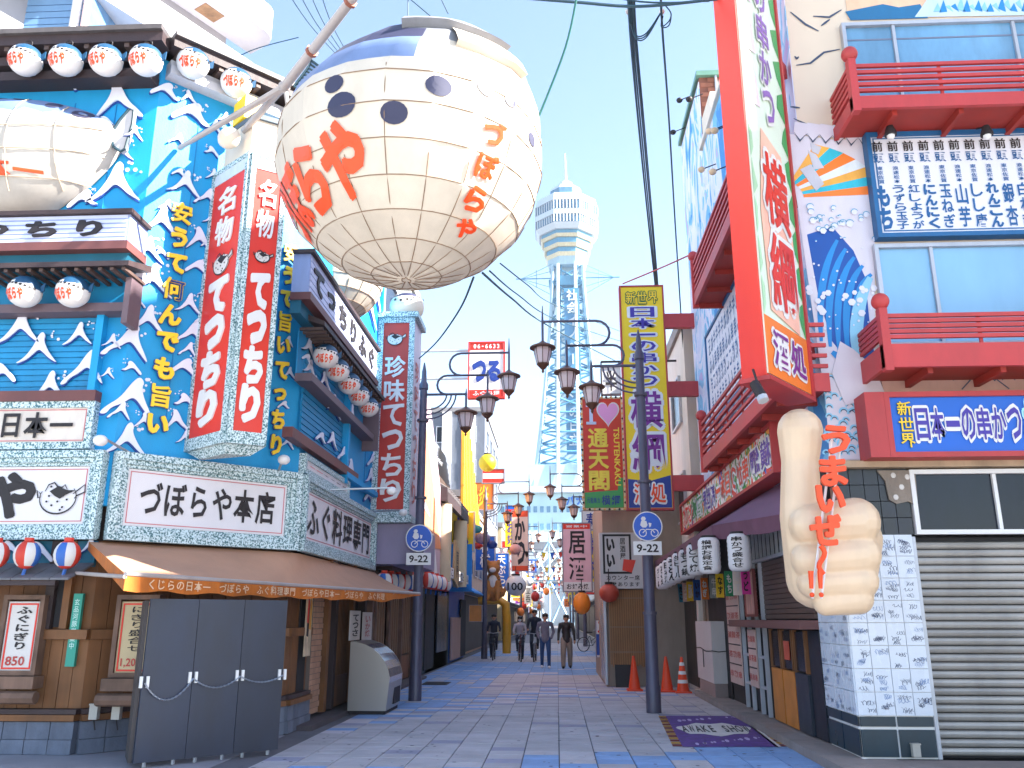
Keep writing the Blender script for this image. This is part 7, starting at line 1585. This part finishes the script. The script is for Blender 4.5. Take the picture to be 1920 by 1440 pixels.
# ---- buildings above at the top left ----
t = thing('apartment_tower', 'white apartment tower with rounded stepped balconies behind the blue restaurant roof', 'building', (-12, 26, 0))
Pf = atY(480, 120, 27); dA = Vector((math.sin(math.radians(30)), math.cos(math.radians(30)), 0)); FAp = Face(Pf, dA)
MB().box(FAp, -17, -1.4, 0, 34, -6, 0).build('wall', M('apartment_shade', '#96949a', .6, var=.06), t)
for k in range(5):
    z = FAp.q(540, 88, 1.5)[1]+(k-1)*2.75
    sh_ = k*.0
    def capsule_poly(off_): return [(-12, z), (-.8, z)]
    rr = .6
    pts = [(-17, 0), (-17, 1.5)]+[(-rr+rr*math.sin(a)-.3, 1.5-rr+rr*math.cos(a)) for a in [math.pi/2*j/5 for j in range(6)]]+[(-.3, 0)]
    def ring(z_): return [FAp.p(a, z_, b_) for a, b_ in pts]
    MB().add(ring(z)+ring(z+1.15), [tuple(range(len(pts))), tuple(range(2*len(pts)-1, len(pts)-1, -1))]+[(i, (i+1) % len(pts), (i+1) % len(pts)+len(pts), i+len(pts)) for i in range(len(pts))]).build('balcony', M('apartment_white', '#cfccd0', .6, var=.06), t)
    MB().box(FAp, -3.0, -2.2, z-.02, z-.003, .3, .9).build('hatch', M('rusty_hatch', '#a8815f', .7, var=.4), t)
    winblock(t, FAp, -15, -2, z+1.2, z+2.6, 5, 1, m=M('curtained_pane', '#7d8794', .5))
t = thing('blue_siding_building', 'grey blue sided building with white downpipes behind the restaurant roof at top left', 'building', (-13, 20, 0))
bsx = atY(160, 25, 20).x; MB().wbox(-30, bsx, 20, 24, 0, 26).build('wall', M('siding_blue', '#5f86ae', .6, kind='ribs', col2='#557aa2', bs=2), t)
for z in range(40): MB().wbox(-22, bsx-.01, 19.97, 19.998, 11+z*.22, 11.19+z*.22).build('siding_board', M('siding_board_blue', '#6f97bf', .5, var=.08), t)
q = atY(143, 20, 19.9); MB().tube([(q.x, 19.9, 8), (q.x, 19.9, 26)], .13, 8).build('downpipe', white, t, smooth=True); MB().tube([(q.x+.3, 19.9, 8), (q.x+.3, 19.9, 26)], .1, 8).build('downpipe', M('pipe_red_edge', '#d9b9b4', .5), t, smooth=True)
# unseen houses added across the crossing, placed and shaped to shade the corner
def shade_house(label, x0, x1, y0, y1, h, m):
    t = block('unseen_shade_house', label, x0, x1, y0, y1, h, m, wins=False); winblock(t, Face((x0, y1), (-1, 0)) if False else Face((x0, y0), (1, 0)), .5, x1-x0-.5, 2, h-1, 4, 6); return t
shade_house('unseen slim tall house shaped to shade the left half of the balloon', 10, 12.4, 2.6, 5.1, 27, wallw); shade_house('unseen plain tall house added to shade the corner from the right', 14, 28, 6.9, 9.7, 20, wallw); shade_house('unseen narrow house added between the two tall ones to shade the charcoal boards', 20, 26, 4.7, 6.8, 19.8, wallg)
# ================= TRAFFIC CONES =================
co = M('cone_orange', '#e8481e', .45, var=.1)
def cone(p, label, striped_=False):
    t = thing('traffic_cone', label, 'traffic cone', p, 'traffic cones by the stall'); MB().wbox(p.x-.17, p.x+.17, p.y-.17, p.y+.17, 0, .035).build('base', co, t)
    pr = [(.135, .036), (.05, .6), (.028, .72), (.028, .74)]; MB().lathe(p, pr, 16).build('body', co, t, smooth=True)
    if striped_:
        for z in (.2, .38, .56):
            r = lambda zz: .135-(zz-.036)*(.085/.564)+.003; MB().lathe(p, [(r(z), z), (r(z+.07), z+.07)], 16, cap=False).build('white_stripe', white, t, smooth=True, fix=False)
for px, py, l, s_ in ((1190, 1295, 'plain orange cone left of the right lamp post', 0), (1251, 1297, 'plain orange cone just right of the lamp post', 0), (1281, 1299, 'orange cone with white stripes beside the white cabinet', 1)): cone(atZ(px, py, 0), l, s_)
# ================= BICYCLES & PEOPLE =================
def bicycle(p, label, yaw=0, basket=True, fm=None, group=None):
    t = thing('bicycle', label, 'bicycle', p, group); c, s = math.cos(yaw), math.sin(yaw); p = Vector(p)
    W_ = lambda x, y, z: p+Vector((x*c-y*s, x*s+y*c, z))      # y = backwards along the frame
    fm = fm or M('bike_frame', '#3a3a44', .4, .4)
    for yy in (-.5, .52):
        wv = MB().tube([W_(0, yy+.33*math.cos(a), .33+.33*math.sin(a)) for a in [i*math.pi/12 for i in range(24)]], .018, 6, closed=True).build('wheel', M('tyre', '#1c1c20', .8), t, smooth='all')
        MB().tube([W_(0, yy+.3*math.cos(a), .33+.3*math.sin(a)) for a in [i*math.pi/12 for i in range(24)]], .009, 5, closed=True).build('rim', metal, wv)
        b = MB()
        for k in range(10): a = k*math.pi/5; b.tube([W_(0, yy, .33), W_(0, yy+.3*math.cos(a), .33+.3*math.sin(a))], .003, 3)
        b.build('spokes', metal, wv, kind='stuff')
    b = MB(); hd = W_(0, -.36, .78); bbk = W_(0, .02, .28); st = W_(0, .16, .74); rx = W_(0, .52, .33); fx = W_(0, -.5, .33)
    for a_, b_ in ((hd, bbk), (bbk, st), (st, rx), (rx, bbk), (hd, W_(0, .1, .5)), (hd, fx), (hd, W_(0, -.33, 1.0))): b.tube([a_, b_], .016, 6)
    b.build('frame', fm, t); MB().tube([W_(-.26, -.16, 1.0), W_(-.2, -.3, 1.03), W_(0, -.34, 1.0), W_(.2, -.3, 1.03), W_(.26, -.16, 1.0)], .013, 6).build('handlebar', metal, t); MB().tube([st, W_(0, .2, .86)], .013, 6).build('seat_post', metal, t)
    MB().add([W_(-.03, 0.02, .88), W_(.03, .02, .88), W_(.09, .3, .88), W_(-.09, .3, .88), W_(-.02, .03, .93), W_(.02, .03, .93), W_(.08, .29, .94), W_(-.08, .29, .94)], [(0, 3, 2, 1), (4, 5, 6, 7), (0, 1, 5, 4), (1, 2, 6, 5), (2, 3, 7, 6), (3, 0, 4, 7)]).build('saddle', blk, t)
    MB().tube([W_(-.1, .02, .28), W_(.1, .02, .28)], .012, 5).build('pedal_axle', metal, t)
    if basket:
        b = MB()
        for z in (.72, .84, .96):
            k_ = (z-.6)*.1+.12; b.tube([W_(-k_, -.68, z), W_(k_, -.68, z), W_(k_, -.42, z), W_(-k_, -.42, z)], .006, 4, closed=True)
        for x in (-.13, -.04, .05, .13): b.tube([W_(x, -.68, .7), W_(x*1.15, -.68, .96)], .005, 4)
        b.build('basket', M('tyre'), t, kind='stuff')
    return t
skin = M('skin', '#c68f72', .55, var=.05, vs=9); hair = M('hair_black', '#1d1715', .5)
def person(p, label, top, legs, pose='walk', yaw=0, h=1.70, shoe=None, hairl=False, phase=0, mask=False, slim=1.0, arms=None):
    p = Vector(p); t = thing('person', label, 'person', p); k = h/1.70; c, s = math.cos(yaw), math.sin(yaw)
    W_ = lambda x, y, z: p+Vector(((x*c-y*s)*k, (x*s+y*c)*k, z*k)); caps = []; A = lambda a, ra, b_, rb, m_: caps.append((W_(*a), ra*k*slim, W_(*b_), rb*k*slim, m_))
    ride = pose == 'ride'; hz_ = .98 if ride else .90; ty = .0
    if ride: A((0, .12, .96), .135, (0, .04, 1.15), .13, 0); A((0, .04, 1.15), .135, (0, -.03, 1.38), .15, 0); A((-.11, -.03, 1.4), .085, (.11, -.03, 1.4), .085, 0); hy = -.06; hd = 1.63
    else: A((-.035, 0, .9), .125, (.035, 0, .9), .125, 0); A((0, 0, .92), .14, (0, 0, 1.12), .13, 0); A((-.03, 0, 1.15), .125, (0, .0, 1.3), .145, 0); A((-.13, 0, 1.38), .075, (.13, 0, 1.38), .075, 0); hy = 0; hd = 1.585
    A((0, hy+.0, hd-.19), .055, (0, hy, hd-.08), .05, 1); A((0, hy-.01, hd-.045), .068, (0, hy+.01, hd+.03), .088, 1); A((0, hy-.095, hd-.01), .016, (0, hy-.1, hd-.03), .018, 1)
    for sx in (-1, 1): A((sx*.09, hy+.01, hd-.01), .018, (sx*.09, hy+.01, hd-.04), .014, 1)
    for sx in (-1, 1):
        if ride:
            up_ = sx*phase > 0
            kn = (sx*.12, -.22, .86 if up_ else .62); ft = (sx*.11, -.02 if up_ else 0, .46 if up_ else .16)
            A((sx*.09, .14, .94), .095, kn, .065, 2); A(kn, .062, ft, .042, 2); A((ft[0], ft[1]-.02, ft[2]-.04), .042, (ft[0], ft[1]-.17, ft[2]-.05), .034, 3)
            A((sx*.19, -.03, 1.40), .058, (sx*.25, -.1, 1.18), .045, 0); A((sx*.25, -.1, 1.18), .045, (sx*.24, -.2, 1.06), .034, 0); A((sx*.24, -.2, 1.06), .03, (sx*.24, -.26, 1.03), .032, 1)
        else:
            st = sx*phase*1.5; kn = (sx*.11, -.10*st-.03, .50); ft = (sx*.115, -.20*st+.05, .08)
            lw = 1.0 if slim <= 1 else 1.3; A((sx*.085, 0, .9), .098*min(lw, 1.08), kn, .068*lw, 2); A(kn, .068*lw, ft, .052*lw, 2); A((ft[0], ft[1]-.0, .045), .045, (ft[0]+sx*.01, ft[1]-.16, .038), .036, 3)
            if arms == 'pockets': el = (sx*.27, .05, 1.13); hn = (sx*.2, -.06, .94); A((sx*.2, 0, 1.38), .06, el, .048, 0); A(el, .048, hn, .045, 0)
            else:
                el = (sx*.255, .10*st, 1.12); hn = (sx*.27, .02*st-.04, .88); A((sx*.2, 0, 1.38), .06, el, .046, 0); A(el, .046, hn, .036, 0); A(hn, .032, (hn[0]-sx*.005, hn[1]-.02, hn[2]-.06), .034, 1)
                for f_ in range(4): A((hn[0]-sx*.005, hn[1]-.035+f_*.018, hn[2]-.08), .011, (hn[0]-sx*.01, hn[1]-.035+f_*.018, hn[2]-.14+abs(f_-1.5)*.006), .009, 1)
                A((hn[0]-sx*.01, hn[1]-.04, hn[2]-.04), .012, (hn[0]-sx*.03, hn[1]-.06, hn[2]-.09), .01, 1)
    o = remeshed([q[:4] for q in caps], .013, 3, 'body', [top, skin, legs, shoe or blk], t)
    off = wloc(o); segs = [(a, ra, b_-a, (b_-a).length_squared or 1e-9, rb, m_) for a, ra, b_, rb, m_ in caps]; mi = []
    for pl_ in o.data.polygons:
        v = pl_.center+off; best = 9; bm_ = 0
        for a, ra, d_, l2, rb, m_ in segs:
            tt = max(0, min(1, (v-a).dot(d_)/l2)); ds = (v-a-d_*tt).length-(ra+(rb-ra)*tt)
            if ds < best: best = ds; bm_ = m_
        mi.append(bm_)
    o.data.polygons.foreach_set('material_index', mi)
    hc_ = W_(0, hy+.02, hd+.045); b = MB(); b.ball(hc_, .103*k, 14, 9, 0, (1, 1.05, .82))
    if hairl: b.ball(W_(0, hy+.06, hd-.05), .1*k, 12, 8, 0, (1.05, .7, 1.3))
    hr = b.build('hair', hair, t, smooth='all')
    e = MB(); 
    for sx in (-1, 1): e.ball(W_(sx*.033, hy-.088, hd-.0), .008*k, 6, 4)
    e.build('eyes', blk, t, smooth='all', kind='stuff'); MB().ball(W_(0, hy-.078, hd-.065), .02*k, 8, 5, 0, (1.2, .5, .4)).build('mouth', M('lips', '#9a5348', .5), t, smooth='all')
    if mask: MB().ball(W_(0, hy-.07, hd-.05), .06*k, 10, 7, 0, (1, .6, .9)).build('face_mask', white, t, smooth='all')
    if not ride: MB().tube([W_(-.05, -.11, 1.43), W_(0, -.14, 1.36), W_(.05, -.11, 1.43)], .016*k, 5).build('collar', top, t)
    return t
dn = M('denim', '#2c4670', .8, var=.2, vs=12); kh = M('khaki_cloth', '#a08b7a', .85, var=.2, vs=8); gj = M('grey_jacket', '#77717d', .8, var=.2, vs=12); bj = M('brown_black_jacket', '#2f2624', .5, var=.2, vs=12); dk = M('dark_cloth', '#2a2e3c', .8, var=.2); lc = M('light_coat', '#b5aab0', .8, var=.2, vs=10)
person(atZ(1023, 1253, 0), 'person walking in grey jacket and blue jeans with white shoes and hands in pockets', gj, dn, 'walk', 0, 1.72, white, phase=.6, arms='pockets')
person(atZ(1063, 1253, 0), 'person walking in dark leather jacket and loose khaki cargo trousers', bj, kh, 'walk', 0, 1.68, blk, phase=-.6, slim=1.05)
q = atZ(926, 1237, 0); bicycle(q-Vector((0, .1, 0)), 'dark bicycle ridden by the cyclist in black beside the second left lamp'); person(q, 'cyclist in black coat and blue shirt riding towards the camera at left', dk, dk, 'ride', 0, 1.68, phase=1)
q = atZ(975, 1240, 0); bicycle(q, 'bicycle with dark red frame ridden by the masked cyclist', .12, fm=M('bike_red', '#7a2630', .4)); person(q+Vector((0, .05, 0)), 'cyclist with bobbed hair and white face mask in a light grey coat', lc, dk, 'ride', 0, 1.6, phase=-1, hairl=True, mask=True)
q = atZ(1003, 1240, 0); bicycle(q, 'silver bicycle ridden by the tall cyclist behind the walking pair', -.05, False, metal); person(q+Vector((0, .05, .05)), 'tall cyclist in a long black coat riding behind the grey jacket walker', dk, dk, 'ride', 0, 1.78, phase=1)
q = atZ(1112, 1222, 0); bicycle(q, 'bicycle parked sideways by the shops at right beside the blue banner', math.radians(60))
# ================= CABLES =================
def cab(pts, r, label, m=cable, n=16, par=None):
    P = [atY(a, b_, y) for a, b_, y in pts]; out = []
    for i in range(len(P)-1):
        p0 = P[max(i-1, 0)]; p1 = P[i]; p2 = P[i+1]; p3 = P[min(i+2, len(P)-1)]
        for s_ in range(6):
            u = s_/6; out.append(.5*((2*p1)+(p2-p0)*u+(2*p0-5*p1+4*p2-p3)*u*u+(3*p1-p0-3*p2+p3)*u**3))
    out.append(P[-1]); b = MB().tube(out, r, 6); o = b.build('cable', m, smooth=True, label=label, cat='cable'); return o
for k, (dx, r) in enumerate(((0, .02), (4, .016), (8, .018), (11, .012))):
    cab([(1178+dx, -60, 9), (1181+dx, 50, 10), (1196+dx, 220, 13), (1214+dx*.8, 400, 17), (1229+dx*.5, 540, 20)], r, ['leftmost', 'second', 'third', 'rightmost'][k]+' strand of the thick cable bundle left of the tall yellow sign')
cab([(1238, -60, 9), (1241, 40, 10), (1254, 220, 13), (1266, 420, 17), (1280, 640, 19.5), (1290, 800, 20)], .018, 'dark cable hanging between the bundle and the right buildings')
cab([(955, -6, 9), (1080, 4, 9), (1200, 12, 9), (1345, -2, 9)], .02, 'thick cable crossing the top of the picture'); cab([(1040, -30, 9.2), (1200, 3, 9), (1330, 2, 9)], .012, 'thinner cable crossing the top beside the thick one')
for k in range(3): cab([(1182, 38, 9.9), (1192, 66+k*3, 9.9), (1212, 62+k*4, 9.9), (1240, 22, 9.9)], .010, ('upper', 'middle', 'lower')[k]+' slack cable loop between the two overhead cable clamps')
for k in range(2): cab([(1243, 30, 9.9), (1240, 50, 9.9), (1254, 48-k*8, 9.9), (1258, 25, 9.9), (1247, 10, 9.9)], .009, ('left', 'right')[k]+' coil of cable beside the right overhead clamp')
for px in (1178, 1241): p_ = atY(px, 22, 9.9); tt = thing('cable_clamp', ('left' if px < 1200 else 'right')+' white insulator clamp holding the overhead cables', 'insulator', p_); MB().ball(p_, .04, 10, 7).build('insulator', M('insulator_white', '#c9b9b4', .3), tt, smooth='all'); MB().tube([p_+Vector((0, 0, .04)), p_+Vector((0, 0, .5))], .012, 5).build('rod', cable, tt)
cab([(1084, -20, 8.5), (1060, 90, 8.7), (1003, 236, 9)], .014, 'green cable running from the top edge down to the balloon', M('cable_green', '#1f5f5a', .6))
cab([(888, 520, 9.5), (862, 580, 12), (820, 640, 15), (786, 672, 17.4)], .014, 'cable from under the balloon to the left lamp post')
cab([(905, 512, 12), (960, 560, 16), (1030, 612, 22), (1180, 690, 32)], .02, 'lower cable of the pair crossing before the tower'); cab([(918, 508, 12), (970, 552, 16), (1045, 600, 22), (1180, 645, 32)], .014, 'upper cable of the pair crossing before the tower')
cab([(938, 494, 14), (990, 535, 18), (1040, 572, 24), (1165, 622, 34)], .014, 'thin single cable crossing before the tower neck')
for k in range(4): cab([(530+k*22, -30, 20), (580+k*14, 45, 22), (640+k*6, 112, 26)], .015, ('leftmost', 'second', 'third', 'rightmost')[k]+' of four thin cables in the sky left of the balloon')
cab([(1168, 532, 18.6), (1240, 502, 17), (1302, 474, 15)], .018, 'thin red rod from the tall yellow sign to the side balcony', redl)
cab([(0+410, 130, 14), (470, 95, 14), (560, 70, 14)], .010, 'thin cable behind the support pole above the restaurant roof')

# ---- air: pale haze over the whole place ----
hz = MB().wbox(-260, 260, -40, 420, -1.2, 140)
hm = bpy.data.materials.new('haze_air'); hm.use_nodes = True; hn = hm.node_tree.nodes; hn.remove(hn['Principled BSDF']); pv = hn.new('ShaderNodeVolumePrincipled')
pv.inputs['Color'].default_value = (.86, .93, 1, 1); pv.inputs['Density'].default_value = .0003; pv.inputs['Anisotropy'].default_value = .2
hm.node_tree.links.new(pv.outputs[0], hn['Material Output'].inputs['Volume']); hz.build('haze', hm, kind='stuff', origin=(0, 0, 0))
